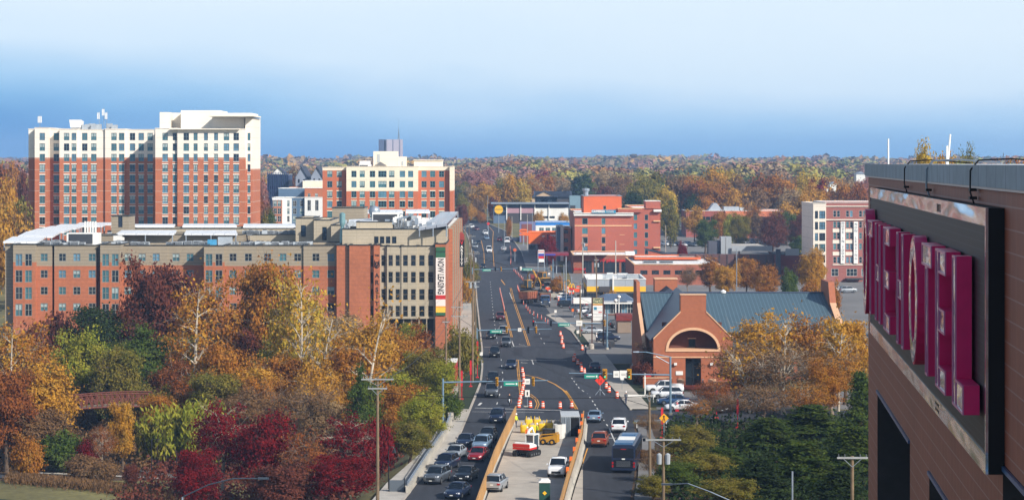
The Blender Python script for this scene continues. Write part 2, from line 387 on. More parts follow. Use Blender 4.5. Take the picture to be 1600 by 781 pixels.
for (a, b) in (((811, 538.5), (820, 538.7)), ((814, 566.5), (824, 567)), ((780, 505), (789, 505.4)), ((748, 633), (752, 629))):
    stripe([a, b], .35, paintw); stripe([(a[0]-.3, a[1]-1), (a[0]+2.2, a[1]-1.0)], .3, paintw)
stripe([(918, 700), (908, 730), (898, 760), (892, 781)], .15, painty)
struct('road_marking', mb)

# ================================================================ buildings
brick_o = lines_mat('orange_brick', (170, 102, 68), (150, 92, 68), 2, 1.0, .05, var=.10)
brick_t = lines_mat('tower_brick', (176, 104, 72), (190, 156, 134), 2, 2.92, .14, var=.10)
cream = lines_mat('cream_panel', (234, 224, 210), (212, 200, 184), 2, 2.92, .10, var=.05)
brick_v = lines_mat('varsity_brick', (168, 100, 68), (136, 84, 66), 2, .78, .05, var=.13)
taupe = lines_mat('taupe_panel', (150, 138, 118), (118, 106, 92), 2, .62, .06, var=.06)
beige = lines_mat('beige_panel', (172, 160, 138), (150, 140, 120), 2, .62, .06, var=.06, axis2=0, period2=3.2, width2=.06)
roofw = mat('white_roof', (226, 224, 220), .8, var=.10, scale=.5, var2=.12)
roofg = mat('grey_roof', (112, 108, 104), .9, var=.12, scale=.5)
wframe = mat('white_frame', (176, 178, 174), .5, var=0); dframe = mat('dark_frame', (52, 54, 54), .5, var=0)
teal_f = mat('teal_frame', (92, 140, 142), .5, var=0)
def glass(n, c, r=.12, s=.9):
    return mat(n, c, r, 0, var=.25, scale=.35, spec=s)
GL = [glass('dark_glass', (28, 38, 46)), glass('teal_glass', (70, 110, 118)), glass('blue_glass', (92, 128, 148)), glass('dim_glass', (38, 44, 52))]
blind = mat('blind', (156, 172, 170), .35, var=.06, spec=.9)
_WC = {}
def window_mesh(w, h, fm, nx, nz, var, lintel=None):
    k = (round(w, 2), round(h, 2), fm.name, nx, nz, var, lintel.name if lintel else 0)
    if k in _WC: return _WC[k]
    b = MB(); t = min(.09, w*.08)
    b.poly([(-w/2, .14, -h/2), (w/2, .14, -h/2), (w/2, .14, h/2), (-w/2, .14, h/2)], GL[var % 4])
    if var >= 4:     # a blind let down behind the upper pane
        f = .5 if var % 2 else .75
        b.poly([(-w/2, .135, h/2-h*f), (w/2, .135, h/2-h*f), (w/2, .135, h/2), (-w/2, .135, h/2)], blind)
    b.box(-w/2, -w/2+t, .02, .16, -h/2, h/2, fm); b.box(w/2-t, w/2, .02, .16, -h/2, h/2, fm)
    b.box(-w/2+t, w/2-t, .02, .16, -h/2, -h/2+t, fm); b.box(-w/2+t, w/2-t, .02, .16, h/2-t, h/2, fm)
    for i in range(1, nx):
        x = -w/2+w*i/nx; b.box(x-t/2, x+t/2, .03, .15, -h/2+t, h/2-t, fm)
    for i in range(1, nz):
        z = -h/2+h*i/nz; b.box(-w/2+t, w/2-t, .05, .145, z-t*.4, z+t*.4, fm)
    if lintel: b.box(-w/2-.1, w/2+.1, -.05, .03, h/2+.02, h/2+.28, lintel); b.box(-w/2-.1, w/2+.1, -.07, .03, -h/2-.14, -h/2-.005, lintel)
    _WC[k] = b.mesh('window'); return _WC[k]
rw = random.Random(4)
class Bld:
    def __init__(s, name, label, cat, x, y, z=None, group=None):
        s.o = Vector((x, y, gbase(y) if z is None else z)); s.root = thing(name, label, cat, s.o, 0, group); s.n = 0; s.over = []
    def wall(s, O, U, u0, u1, z0, z1, wins, bands, name='wall', depth=.2, style=None):
        """face of a wall with real openings; wins: (u, z, w, h) ; bands: [(z_from, mat)]"""
        U = Vector(U).normalized(); N = U.cross(Vector((0, 0, 1))); O = Vector(O); st_ = style or {}
        us = {u0, u1}; zs = {z0, z1}; holes = []
        for (u, z, w, h) in wins:
            a, b, c, d = u-w/2, u+w/2, z-h/2, z+h/2
            if a < u0+.02 or b > u1-.02 or d > z1-.02 or c < z0+.02: continue
            holes.append((round(a, 3), round(b, 3), round(c, 3), round(d, 3))); us |= {round(a, 3), round(b, 3)}; zs |= {round(c, 3), round(d, 3)}
        for zf, _ in bands:
            if z0 < zf < z1: zs.add(zf)
        us = sorted(us); zs = sorted(zs); mb = MB()
        def mt(z):
            r = bands[0][1]
            for zf, m in bands:
                if z >= zf: r = m
            return r
        P = lambda u, z, d=0: O+U*u-N*d+Vector((0, 0, z))
        H_ = set()
        for j in range(len(zs)-1):
            zc = (zs[j]+zs[j+1])/2; m = mt(zc); run = None
            for i in range(len(us)-1):
                uc = (us[i]+us[i+1])/2
                hole = any(a < uc < b and c < zc < d for a, b, c, d in holes)
                if not hole and run is None: run = us[i]
                if run is not None and (hole or i == len(us)-2):
                    e = us[i] if hole else us[i+1]
                    mb.poly([P(run, zs[j]), P(e, zs[j]), P(e, zs[j+1]), P(run, zs[j+1])], m); run = None
        for a, b, c, d in holes:
            m = mt((c+d)/2)
            mb.poly([P(a, c), P(a, d), P(a, d, depth), P(a, c, depth)], m); mb.poly([P(b, c), P(b, c, depth), P(b, d, depth), P(b, d)], m)
            mb.poly([P(a, c), P(a, c, depth), P(b, c, depth), P(b, c)], m); mb.poly([P(a, d), P(b, d), P(b, d, depth), P(a, d, depth)], m)
        part(name, mb, s.root); ang = math.atan2(U.y, U.x)
        for a, b, c, d in holes:
            w, h = b-a, d-c; var = rw.choice(st_.get('vars', (0, 1, 1, 2, 3, 5, 4)))
            p = P((a+b)/2, (c+d)/2)-s.o
            nx = st_.get('nx') or (3 if w > 2.3 else 2 if w > 1.0 else 1)
            me = window_mesh(w, h, st_.get('frame', wframe), nx, st_.get('nz', 2), var, st_.get('lintel') if (st_.get('lint_below', 1e9) > (c+d)/2) else None)
            if s.n < 100: link('window', me, s.root, p, ang)
            else: s.over.append((me, p, ang))
            s.n += 1
    def block(s, x0, x1, y0, y1, z0, z1, bands, wins=(), style=None, roof=None, cop=None, side_r=None, side_l=None, name='wall', parapet=.5, ov=.12):
        """a rectangular mass; openings on the front, plain other sides"""
        s.wall((0, y0, 0), (1, 0, 0), x0, x1, z0, z1, wins, bands, name, style=style)
        if side_l is not None: s.wall((x0, y1, 0), (0, -1, 0), 0, y1-y0, z0, z1, side_l, bands, name, style=style)
        if side_r is not None: s.wall((x1, y0, 0), (0, 1, 0), 0, y1-y0, z0, z1, side_r, bands, name, style=style)
        mb = MB(); zz = [z0]+[zf for zf, _ in bands if z0 < zf < z1]+[z1]
        for a, b in zip(zz[:-1], zz[1:]):
            m = bands[0][1]
            for zf, q in bands:
                if (a+b)/2 >= zf: m = q
            if side_l is None: mb.poly([(x0, y1, a), (x0, y0, a), (x0, y0, b), (x0, y1, b)], m)
            if side_r is None: mb.poly([(x1, y0, a), (x1, y1, a), (x1, y1, b), (x1, y0, b)], m)
            mb.poly([(x1, y1, a), (x0, y1, a), (x0, y1, b), (x1, y1, b)], m)
        part('side_wall', mb, s.root)
        rb = MB(); rb.poly([(x0, y0, z1-parapet), (x1, y0, z1-parapet), (x1, y1, z1-parapet), (x0, y1, z1-parapet)], roof or roofw)
        part('roof', rb, s.root)
        cb = MB(); c = cop or wframe; t = .35
        cb.box(x0-ov, x1+ov, y0-ov, y0+t, z1-parapet+.01, z1+.12, c) if parapet < .05 else None
        for q in ((x0-ov, x1+ov, y0-ov, y0+t), (x0-ov, x1+ov, y1-t, y1+ov), (x0-ov, x0+t, y0+t, y1-t), (x1-t, x1+ov, y0+t, y1-t)):
            cb.box(*q, z1-.02, z1+.14, c)
        ib = bands[-1][1]
        cb.poly([(x0+t, y1-t, z1-parapet), (x1-t, y1-t, z1-parapet), (x1-t, y1-t, z1), (x0+t, y1-t, z1)], ib)
        cb.poly([(x1-t, y1-t, z1-parapet), (x1-t, y0+t, z1-parapet), (x1-t, y0+t, z1), (x1-t, y1-t, z1)], ib)
        cb.poly([(x0+t, y0+t, z1-parapet), (x0+t, y1-t, z1-parapet), (x0+t, y1-t, z1), (x0+t, y0+t, z1)], ib)
        part('parapet', cb, s.root)
    def done(s):
        if s.over:
            V = []; Fc = []; mi = []; mats = []
            for me, p, ang in s.over:
                b = len(V); ca, sa = math.cos(ang), math.sin(ang)
                for v in me.vertices: V.append((p.x+ca*v.co.x-sa*v.co.y, p.y+sa*v.co.x+ca*v.co.y, p.z+v.co.z))
                mp_ = []
                for m in me.materials:
                    if m not in mats: mats.append(m)
                    mp_.append(mats.index(m))
                for q in me.polygons: Fc.append(tuple(b+i for i in q.vertices)); mi.append(mp_[q.material_index])
            me = bpy.data.meshes.new('windows'); me.from_pydata(V, [], Fc)
            for m in mats: me.materials.append(m)
            me.polygons.foreach_set('material_index', mi); o = link('windows', me, s.root); o['kind'] = 'stuff'
        return s.root
def grid_w(cols, rows, Y, w, h):
    return [(xof(c, Y), zof(r, Y), (w[i] if isinstance(w, (list, tuple)) else w), h) for r in rows for i, c in enumerate(cols)]
# rooftop kit: units stand on a roof; each is a thing
hvac_m = mat('unit_grey', (176, 182, 186), .5, .3, var=.1); louv = mat('louvre_dark', (56, 58, 62), .6, var=.1)
def hvac_proto():
    r = thing('rooftop_unit', 'pale grey air conditioning unit among many on the roof', 'air conditioner', (0, 0, -500))
    b = MB(); b.box(-.9, .9, -.7, .7, .15, 1.35, hvac_m); b.box(-1, 1, -.8, .8, 0, .15, louv); link('casing', b.mesh('casing'), r)
    b = MB()
    for i in range(5): b.box(-.8, .8, -.74, -.703, .3+i*.2, .42+i*.2, louv)
    link('grille', b.mesh('grille'), r)
    b = MB(); b.lathe((0, 0, 1.35), [(.45, 0), (.45, .14), (.40, .14), (.38, .02), (0, .02)], louv, 12); link('fan', b.mesh('fan'), r)
    return r
HV = hvac_proto(); HV_used = [False]
def unit(x, y, z, rz=0, sc=1.0, label=None, group=None):
    o = HV if not HV_used[0] else copy_tree(HV); HV_used[0] = True
    o.location = (x, y, z); o.rotation_euler.z = rz; o.scale = (sc, sc*1.0, sc)
    o['label'] = label or 'pale grey air conditioning unit in the row on the apartment roof'; o['group'] = group or 'air conditioning units on the front apartment roof'
    return o
# ---------------- brick and cream apartment tower (left)
Y = 640.0
X = lambda px, y=640.0: xof(px, y)
Z = lambda py, y=640.0: zof(py, y)
T = Bld('apartment_tower', 'tall red brick apartment tower with cream upper storeys and slab roofed penthouse', 'apartment block', X(222), 655, 0)
rows = [213.7+16.4*i for i in range(10)]
zt = Z(202); zc = Z(246.6)
bt = [(-1, brick_t), (zc, cream)]
ws = dict(frame=mat('slate_frame', (104, 118, 120), .5, var=0), lintel=cream, lint_below=zc, vars=(0, 1, 1, 2, 5, 5, 6, 2, 1))
def seg(p0, p1, off, cols, top=202, w=1.5, bot=0, bands=None, depth=22):
    y = Y-off; T.block(X(p0, y), X(p1, y), y, Y+depth, bot, zof(top, y), [(b[0], b[1]) for b in (bands or bt)], [(xof(c, y), zof(r, y), (w[i] if isinstance(w, list) else w), 2.05) for r in rows for i, c in enumerate(cols)], ws, cop=cream, parapet=.4)
seg(44.5, 54, 0, []); seg(54.2, 75, 3, [66], top=200); seg(75.2, 92.6, 0, [88]); seg(92.8, 121, 3, [104, 115.5], w=[1.5, 1.3])
seg(121.2, 164, 2.4, [132.4, 146.5, 160], top=203); seg(164.2, 195.6, 3, [178, 190]); seg(195.8, 242.4, 2.4, [207, 220.6, 234.6], top=203)
seg(242.6, 277, 13, [258, 273], w=[1.5, 1.1], top=201); seg(277.2, 383, 13.8, [291, 305.6, 321.7, 337.5, 353.8, 369], w=[1.5, 1.1, 1.1, 1.1, 1.5, 1.5], top=202)
seg(383.2, 394.5, 11.8, [389], top=185, w=.8, bands=[(-1, brick_t), (Z(264), cream)], depth=8)
b = MB()   # penthouse masses and the thin slab roof
wp = lines_mat('penthouse_white', (236, 226, 208), (214, 200, 182), 2, 3, .08, var=.04)
b.box(X(253), X(267, 640), 636, 646, zt-.3, Z(176), wp); b.box(X(267.2), X(284), 644, 652, zt-.3, Z(176), wp); b.box(X(284.2), X(345), 638, 655, zt-.3, Z(173), wp); b.box(X(338.2), X(388), 630.5, 637.9, zt-.3, Z(184.6), cream)
part('penthouse', b, T.root)
b = MB(); b.box(X(337), X(406), 624.5, 643, Z(184), Z(182), wp); b.box(X(341), X(402), 625.5, 642, Z(182)+.01, Z(178.6), wp); b.box(X(277), X(384), 625.1, 628, Z(203.8), Z(202.6), wp); part('slab_roof', b, T.root)
T.done()
b = MB()
for px, h, n in ((60, 4, 3), (153, 5, 2), (160.5, 6, 2), (165, 5, 2)):
    x = X(px); b.tube((x, 642, zt), (x, 642, zt+h), .07, .07, steel)
    for k in range(n): b.box(x-.5+k*.4, x-.25+k*.4, 641.6, 641.8, zt+h-2.2, zt+h-.4, white)
solo('antenna_cluster', b, 'white panel antennas on masts along the roof edge of the tall brick tower', 'antenna', (X(110), 642, zt))
b = MB(); b.hexa([(X(110), 640, zt+.4), (X(126), 640, zt+.4), (X(126), 644, zt+.4), (X(112), 644, zt+.4), (X(108), 640, zt+2.6), (X(127), 640, zt+2.6), (X(127), 644, zt+2.2), (X(110), 644, zt+2.2)], white); b.box(X(110), X(124), 641, 643.5, zt-.3, zt+.4, steel)
solo('roof_hood', b, 'white flared metal hood on the roof of the tall brick tower', 'vent', (X(118), 642, zt))
b = MB()
for k, px in enumerate((132, 136, 141, 146, 152, 168, 178)): b.cbox(X(px), 641+k % 3, zt+.5+.2*(k % 3), 1.6, 1.4, 1.4, hvac_m)
solo('roof_plant', b, 'low grey machinery lined up on the tall tower roof beside its antennas', 'air conditioner', (X(150), 642, zt))

# ---------------- cream and brick block, middle distance
Y = 720.0; X = lambda px, y=720.0: xof(px, y); Z = lambda py, y=720.0: zof(py, y)
B2 = Bld('apartment_block', 'orange brick and cream apartment block with flat roof beyond the solar roof', 'apartment block', X(606), 735)
bo = lines_mat('bright_brick', (184, 102, 66), (176, 102, 76), 2, 3.2, .14, var=.07); crm = lines_mat('pale_cream', (234, 220, 196), (212, 198, 172), 2, 3.2, .1, var=.05)
s2 = dict(frame=teal_f, vars=(0, 1, 3, 4, 5, 0, 2), lintel=crm, lint_below=Z(299)); r2 = [272, 288, 303.8, 319, 335]; ct = Z(266.4)
def blk(p0, p1, off, cols, bands, w, top=262):
    y = 720-off; B2.block(xof(p0, y), xof(p1, y), y, 742, .5, zof(top, y), bands, [(xof(c, y), zof(r, y), w[i], 2.0) for r in r2 for i, c in enumerate(cols)], s2, cop=crm, parapet=.4)
blk(504, 541, 0, [515.3, 530], [(0, bo), (ct, crm)], [1.6, 1.6]); blk(541.2, 653, 2.4, [553, 566, 582, 597.5, 612, 628.7, 641.6], [(0, bo), (Z(298.7), crm)], [1.6, 1.6, 1.7, 2.6, 1.7, 1.7, 1.6], 260.7)
blk(653.2, 702.4, 0, [662.6, 676, 690], [(0, bo), (ct, crm)], [1.6, 1.6, 1.6], 261); blk(702.6, 707.5, 1.5, [], [(0, bo), (Z(298), crm)], [], 260.5)
b = MB(); zt2 = Z(263)
b.box(X(581.6), X(619), 726, 734, zt2-.4, Z(236.5), crm); b.box(X(619.2), X(633), 726, 733, zt2-.4, Z(245), crm); b.box(X(645.5), X(690), 726, 735, zt2-.4, Z(251), crm); b.box(X(644.5), X(691), 725.6, 735.4, Z(251)+.01, Z(249.8), crm)
part('penthouse', b, B2.root)
b = MB(); b.box(X(587.5), X(592), 725.9, 726, Z(254), Z(241), wframe); b.box(X(626), X(629), 725.9, 726, Z(259), Z(252), wframe)
b.prism([(X(583), 725, Z(259)), (X(593), 725, Z(253)), (X(603), 725, Z(259))], (0, .9, 0), roofg)
part('roof_door', b, B2.root); B2.done()
b = MB(); b.box(X(560), X(578.5), 723, 729, zt2-.2, Z(257), white); b.box(X(561), X(574), 722.9, 723, Z(259.6), Z(258), louv); b.box(X(560.5), X(577), 724, 728, Z(257)+.01, Z(251.5), white)
solo('rooftop_plant', b, 'white box plant with dark louvres left of the cream penthouse', 'air conditioner', (X(568), 726, zt2))
# ---------------- white, blue and brick small block
Y = 780.0; X = lambda px, y=780.0: xof(px, y); Z = lambda py, y=780.0: zof(py, y)
B3 = Bld('apartment_block', 'low apartment block of white, slate blue and brick bays left of the cream block', 'apartment block', X(465), 790)
blu = mat('slate_blue', (84, 108, 132), .7, var=.05); wmute = None; whp = mat('white_panel', (226, 226, 222), .7, var=.04); bo2 = brick_o
s3 = dict(frame=wframe, vars=(0, 3, 0, 5), nx=2)
def b3(p0, p1, y, top, m, cols, rr, w=1.2, h=2.0): B3.block(xof(p0, y), xof(p1, y), y, y+14, 1.5, zof(top, y), [(0, m)], [(xof(c, y), zof(r, y), w, h) for r in rr for c in cols], s3, cop=whp, parapet=.4)
rr = [318, 330, 342]
b3(425.3, 442, 779, 309, whp, [], []); b3(427, 440.5, 778.5, 312.5, bo2, [430, 436.5], rr); b3(442.2, 455.6, 780, 309, whp, [450.5], rr, .8); b3(455.8, 475.8, 781, 309, blu, [460.5, 471.5], rr); b3(435, 476, 796, 294.5, blu, [], [])
b3(476, 505, 780, 308.5, whp, [483, 495], [321], 1.2, 3.6); b3(476, 505, 784, 294, bo2, [483, 494.5], [305], 1, 1.2); b3(473, 505, 800, 283, crm, [], [])
B3.done()
# ---------------- navy fin-clad block, gabled grey houses
Y = 900.0; X = lambda px, y=900.0: xof(px, y); Z = lambda py, y=900.0: zof(py, y)
navy = mat('navy_cladding', (46, 62, 98), .5, var=.08); gry = mat('grey_siding', (136, 144, 158), .8, var=.05); sal = mat('salmon', (196, 140, 116), .8, var=.05)
B4 = Bld('office_block', 'dark blue block with tall vertical fins behind the white and blue apartments', 'office block', X(435), 900)
B4.block(X(418.5), X(451), 900, 915, 5, Z(273), [(0, navy)], [(X(c), Z(r), 1.0, 4.0) for c in (424, 430, 436, 442, 447) for r in (283, 304)], dict(frame=blu, vars=(2, 2, 1), nx=1), parapet=.3)
b = MB()
for i in range(12): x = X(418.5+i*2.9); b.box(x-.14, x+.14, 899.3, 899.97, 6, Z(269+(i % 2)), navy)
part('fin', b, B4.root); B4.done()
def gable(name, label, px0, px1, Y, pyb, pye, pyr, wall, roof, depth=12, group=None):
    g = gbase(Y); x0, x1 = xof(px0, Y), xof(px1, Y); ze, zr = zof(pye, Y), zof(pyr, Y); xm = (x0+x1)/2
    r = thing(name, label, 'house', (xm, Y, g), 0, group); b = MB()
    b.prism([(x0, Y, g), (x1, Y, g), (x1, Y, ze), (xm, Y, zr), (x0, Y, ze)], (0, depth, 0), wall); part('wall', b, r)
    b = MB(); t = .3; e = .5; sl = (zr-ze)/(xm-x0)
    for s in (-1, 1):
        xe = xm+s*(xm-x0+e); zb = ze-sl*e+.02
        P = [(xe, Y-e, zb), (xm, Y-e, zr+.02), (xm, Y+depth+e, zr+.02), (xe, Y+depth+e, zb)]
        if s > 0: P = [P[1], P[0], P[3], P[2]]
        b.hexa(P+[(p[0], p[1], p[2]+t) for p in P], roof)
    part('roof', b, r)
    b = MB(); b.box(xm+(x1-xm)*.3, xm+(x1-xm)*.6, Y-.06, Y-.01, ze-2.2, ze-.8, GL[0]); b.box(xm-(x1-xm)*.6, xm-(x1-xm)*.3, Y-.06, Y-.01, ze-2.2, ze-.8, GL[0]); part('window', b, r)
    return r
dkr = mat('dark_roof', (58, 64, 78), .8, var=.1)
gable('gabled_house', 'grey gabled house, larger of the pair beyond the blue block', 462, 480, 890, 0, 277, 262, gry, dkr, 20)
gable('gabled_house', 'grey gabled house, nearer to the cream apartment block of the pair', 486, 504, 880, 0, 276, 261.5, gry, dkr, 20)
gable('gabled_house', 'white gabled house peeking over the dark blue finned block', 426, 444, 980, 0, 271, 262, white, dkr, 10)
b = MB(); y = 885; b.box(xof(452, y), xof(480, y), y, y+3, gbase(y), zof(292, y), sal); b.box(xof(480.5, y), xof(505, y), y+1, y+4, gbase(y), zof(283, y), sal)
solo('low_building', b, 'salmon walled low building in front of the grey gabled houses', 'building', (xof(478, y), y, gbase(y)))
# ---------------- pale twin tower block on the horizon
y = 1800; Xh = lambda px: xof(px, y); gy = gbase(y); pale = lines_mat('pale_tower', (176, 170, 182), (120, 122, 140), 0, 5.2, 1.0, var=.05)
r = thing('high_rise', 'distant pale slab tower with dark side rising behind the cream penthouse', 'tower block', (Xh(610), y, gy))
b = MB(); b.box(Xh(603.2), Xh(628), y, y+15, gy, zof(218, y), pale); part('wall', b, r)
b = MB(); b.box(Xh(591.8), Xh(600.5), y-2, y+10, gy, zof(218, y), mat('dark_slate', (84, 96, 122), .7, var=.03)); b.box(Xh(601.6), Xh(603), y-1, y+10, gy, zof(218.5, y), dkr); part('wing', b, r)  # wing in plain dark slate colour
r = thing('radio_mast', 'slim lattice radio mast on the distant pale tower', 'antenna', (Xh(622.5), y+5, zof(218, y)))
b = MB(); z0 = zof(218, y); x = Xh(622.5)
for dx, dy in ((-.7, 0), (.7, 0), (0, 1)): b.tube((x+dx, y+5+dy, z0), (x, y+5.3, z0+9), .18, .12, steel)
for k in range(6): b.tube((x-.6+.08*k, y+5, z0+1.4*k), (x+.6-.08*k, y+5, z0+1.4*k+1.2), .1, .1, steel)
b.tube((x, y+5.3, z0+8), (x, y+5.3, zof(184, y)), .14, .06, steel); part('mast', b, r)
# ================================================================ large apartment block with solar roofs (left centre)
Y = 424.0; X = lambda px, y=424.0: xof(px, y); Z = lambda py, y=424.0: zof(py, y)
VB = -5.0
V1 = Bld('apartment_building', 'brick and taupe apartment building with solar canopies and a vertical leasing banner', 'apartment building', X(360), 440, VB)
zb = Z(415.5)
vb = [(VB, brick_v), (zb, taupe)]
sv = dict(frame=mat('muted_frame', (132, 132, 126), .5, var=0), vars=(0, 1, 3, 2, 5, 1)); sd = dict(frame=dframe, vars=(0, 3, 0, 0))
rows = [402, 428, 454, 479.5]; TOPY = 383.5
def vseg(p0, p1, off, singles, pairs=(), top=TOPY, bands=vb, style=sv, depth=17.0, wide=1.35, tall=()):
    y = 424-off; w = []
    for c in singles: w += [(xof(c, y), zof(r, y), wide, 1.45) for r in rows]
    for c in pairs: w += [(xof(c, y), zof(r, y), 1.3, 2.25) for r in (406, 431.5, 458, 484)]
    V1.block(xof(p0, y), xof(p1, y), y, 441, VB, zof(top, y), bands, w, style, cop=dframe, parapet=.6)
gb_ = [(VB, brick_v), (Z(412), taupe)]
vseg(8, 20.3, -.6, [], bands=[(VB, taupe)]); vseg(20.5, 55.5, .9, [], [29.5, 44.5], 382, [(VB, brick_v), (Z(409), taupe)])
vseg(55.7, 81.2, 0, [69]); vseg(81.4, 84.6, -1.6, []); vseg(84.8, 151, 0, [97.5, 120, 144]); vseg(151.2, 156.4, -1.6, [])
vseg(156.6, 188, .9, [], [165, 180], 382, [(VB, brick_v), (Z(409), taupe)]); vseg(188.2, 262, -3, [200, 222, 244]); vseg(262.2, 318.5, -3.2, [275, 297])
vseg(318.7, 350, .9, [], [326.5, 342], 384, [(VB, brick_v), (Z(409), taupe)]); vseg(350.2, 402, 0, [364, 388]); vseg(402.2, 474, -.4, [418, 442, 465]); vseg(474.2, 525.8, 0, [493.5, 517])
# brick stair tower
tz = [(VB, brick_v)]
vseg(526, 539, 1.6, [], top=383, bands=tz); V1.block(xof(539.2, 423), xof(545.6, 423), 423, 441, VB, Z(384.5), [(VB, taupe)], [(xof(542.4, 423), zof(r, 423), .72, 1.5) for r in (406, 433, 459, 485)], sd, cop=dframe)
vseg(545.8, 577.6, 1.8, [], top=383, bands=tz)
V1.block(X(577.8), X(583.8), 424.4, 441, VB, Z(384), [(VB, beige)], [(X(580.9), Z(r), .5, 2.1) for r in (408, 434, 460.5, 487)], sd, cop=dframe)
V1.block(xof(584, 423.4), xof(593.4, 423.4), 423.4, 441, VB, zof(382.5, 423.4), tz, [], sd, cop=dframe)
# long beige facade, gently curved, eight windows to a storey
segs = [(593.6, 604.5, 424.0), (604.7, 627, 423.4), (627.2, 652, 423.2), (652.2, 680, 423.6)]
fw = [597, 606.5, 616.6, 627, 638.4, 650, 662, 674]
ent = {0: [597.8], 1: [608.5, 619], 2: [633, 645], 3: [659, 672]}
for i, (p0, p1, y) in enumerate(segs):
    n = 1 if i == 0 else 2; w = []
    for k in range(n):
        c = p0+(p1-p0)*(k+.5)/n
        for r in (407, 433, 460, 486): w.append((xof(c, y), zof(r, y), (xof(p1, y)-xof(p0, y))/n*.66, 2.05))
    V1.block(xof(p0, y), xof(p1, y), y, 441, Z(497.5), Z(384.5), [(VB, beige)], w, dict(frame=taupe, vars=(0, 3, 0, 0), nx=1, nz=2), cop=dframe)
b = MB(); b.box(X(594), X(680), 424.5, 440, VB, Z(497.8), mat('garage_shade', (40, 42, 46), .8, var=.1)); part('garage', b, V1.root)  # solid box, shade of the garage openings put into its dark colour
b = MB()
for c in range(594, 681, 12): b.box(X(c), X(c+1.6), 423.6, 424.4, VB, Z(498), taupe)
part('garage_pier', b, V1.root)
# banner pier at the corner
yb = 422.6; V1.block(xof(680.2, yb), xof(696.8, yb), yb, 441, VB, zof(381, yb), tz, [], sd, cop=dframe)
# recessed top storey, dark band of four windows
V1.block(X(533), X(696), 427, 441, Z(384)-.5, Z(358.8), [(VB, beige)], [(X(c), Z(375.8), 2.0 if False else .82, 1.3) for c in (586.5, 595.5, 605, 614.6)], sd, cop=dframe)
# street side: tall fins receding north
xs_ = X(696.8); y1 = 531.0
V1.wall((xs_, 441.2, 0), (0, 1, 0), 0, 90, VB, 21.6, [(3+k*6, z, 3.0, 2.1) for k in range(15) for z in (4.5, 7.6, 10.7, 13.8, 16.9, 20)], [(VB, brick_v), (17.6, taupe)], style=sd, name='side_wall')
b = MB()
for k in range(16):
    yy = 442+k*5.9; b.box(xs_-.01, xs_+.75, yy, yy+.9, VB, 21.4, brick_v if k % 3 == 0 else taupe)
part('fin', b, V1.root)
b = MB(); b.poly([(X(533), 441, 21.4), (xs_, 441, 21.4), (xs_, 531, 21.4), (X(560), 531, 21.4)], roofw); b.poly([(X(200), 441.3, 17.6), (X(533), 441.3, 17.6), (X(533), 531, 17.6), (X(200), 531, 17.6)], roofg); part('roof', b, V1.root)
# courtyard wings and upper walls behind
ub = [(VB, taupe)]
def back(p0, p1, y, d, top, bands=None, wins=(), cop=dframe, roof=None): V1.block(xof(p0, y), xof(p1, y), y, y+d, 16, zof(top, y), bands or [(0, beige)], [(xof(a, y), zof(q, y), w, h) for a, q, w, h in wins], sd, cop=cop, roof=roof, parapet=.3)
back(190, 380, 460, 12, 366.5, [(0, taupe)]); back(395, 462, 461, 11, 366.8); back(205, 460, 490, 12, 357)
back(462, 490, 455, 14, 341, None, [(474, 361, 1.0, 2.3)]); back(490.3, 517, 452, 20, 344, None, [(507, 365, .9, 2.6)]); back(517.3, 533, 447, 20, 352)
back(519, 569, 486, 12, 325, [(0, taupe)]); back(557, 612, 434.5, 5, 347); back(174, 201, 480, 8, 338, [(0, taupe)], [(188, 347, .9, 2.2)])
back(118, 175, 452, 8, 368, [(0, taupe)])
V1.done()
# banner and lettering (hung on the building: the banner is a thing, the wall letters are parts)
red = mat('sign_red', (196, 44, 40), .6, var=0); grn = mat('banner_green', (42, 92, 62), .7, var=0); org = mat('banner_orange', (226, 150, 40), .7, var=0); wht = mat('banner_white', (226, 214, 206), .7, var=0); blk_ = mat('ink_black', (36, 32, 34), .6, var=0)
yy = yb-.2; XB = lambda px: xof(px, yy); ZB = lambda py: zof(py, yy)
bn = thing('banner', 'tall vertical banner reading NOW LEASING with green, red and orange bands', 'banner', (XB(688.5), yy, ZB(440)))
b = MB()
for a, c, m in ((386, 392, grn), (392, 394.5, mat('banner_dark', (36, 62, 48), .7, var=0)), (394.5, 402.5, grn), (402.5, 461, wht), (461, 467.5, red), (467.5, 478, wht), (478, 480.2, org), (480.2, 488, mat('banner_yellow', (232, 184, 60), .7, var=0)), (488, 492.5, grn)):
    b.box(XB(681), XB(696), yy-.06, yy+.1, ZB(c), ZB(a), m)
part('cloth', b, bn); text('NOW LEASING', 1.12, blk_, bn, (XB(688.3), yy-.08, ZB(431.7)), (90, 90, 0), .01, bold=.02)
o = bn.children[-1]; d = o.dimensions; o.scale = (6.45/max(d.x, .01), 1.15/max(d.y, .01)*1.0, 1)
yy = 423.36
text('A\nR\nS\nI\nT\nY', 1.15, blk_, V1.root, (xof(589, yy), yy, zof(458, yy)), ext=.015, lh=1.12, bold=.02)
b = MB(); cx, cz = xof(589, yy), zof(414, yy)
for k in range(14):
    a0, a1 = 2*math.pi*k/14, 2*math.pi*(k+1)/14; b.hexa([(cx+r_*math.cos(a), q, cz+r_*1.15*math.sin(a)) for q in (yy-.05, yy+.05) for (r_, a) in ((.38, a0), (.52, a0), (.52, a1), (.38, a1))], blk_)
b.prism([(cx-.38, yy-.06, cz+.3), (cx-.2, yy-.06, cz+.36), (cx, yy-.06, cz-.15), (cx+.2, yy-.06, cz+.36), (cx+.38, yy-.06, cz+.3), (cx+.06, yy-.06, cz-.42), (cx-.06, yy-.06, cz-.42)], (0, .1, 0), blk_)
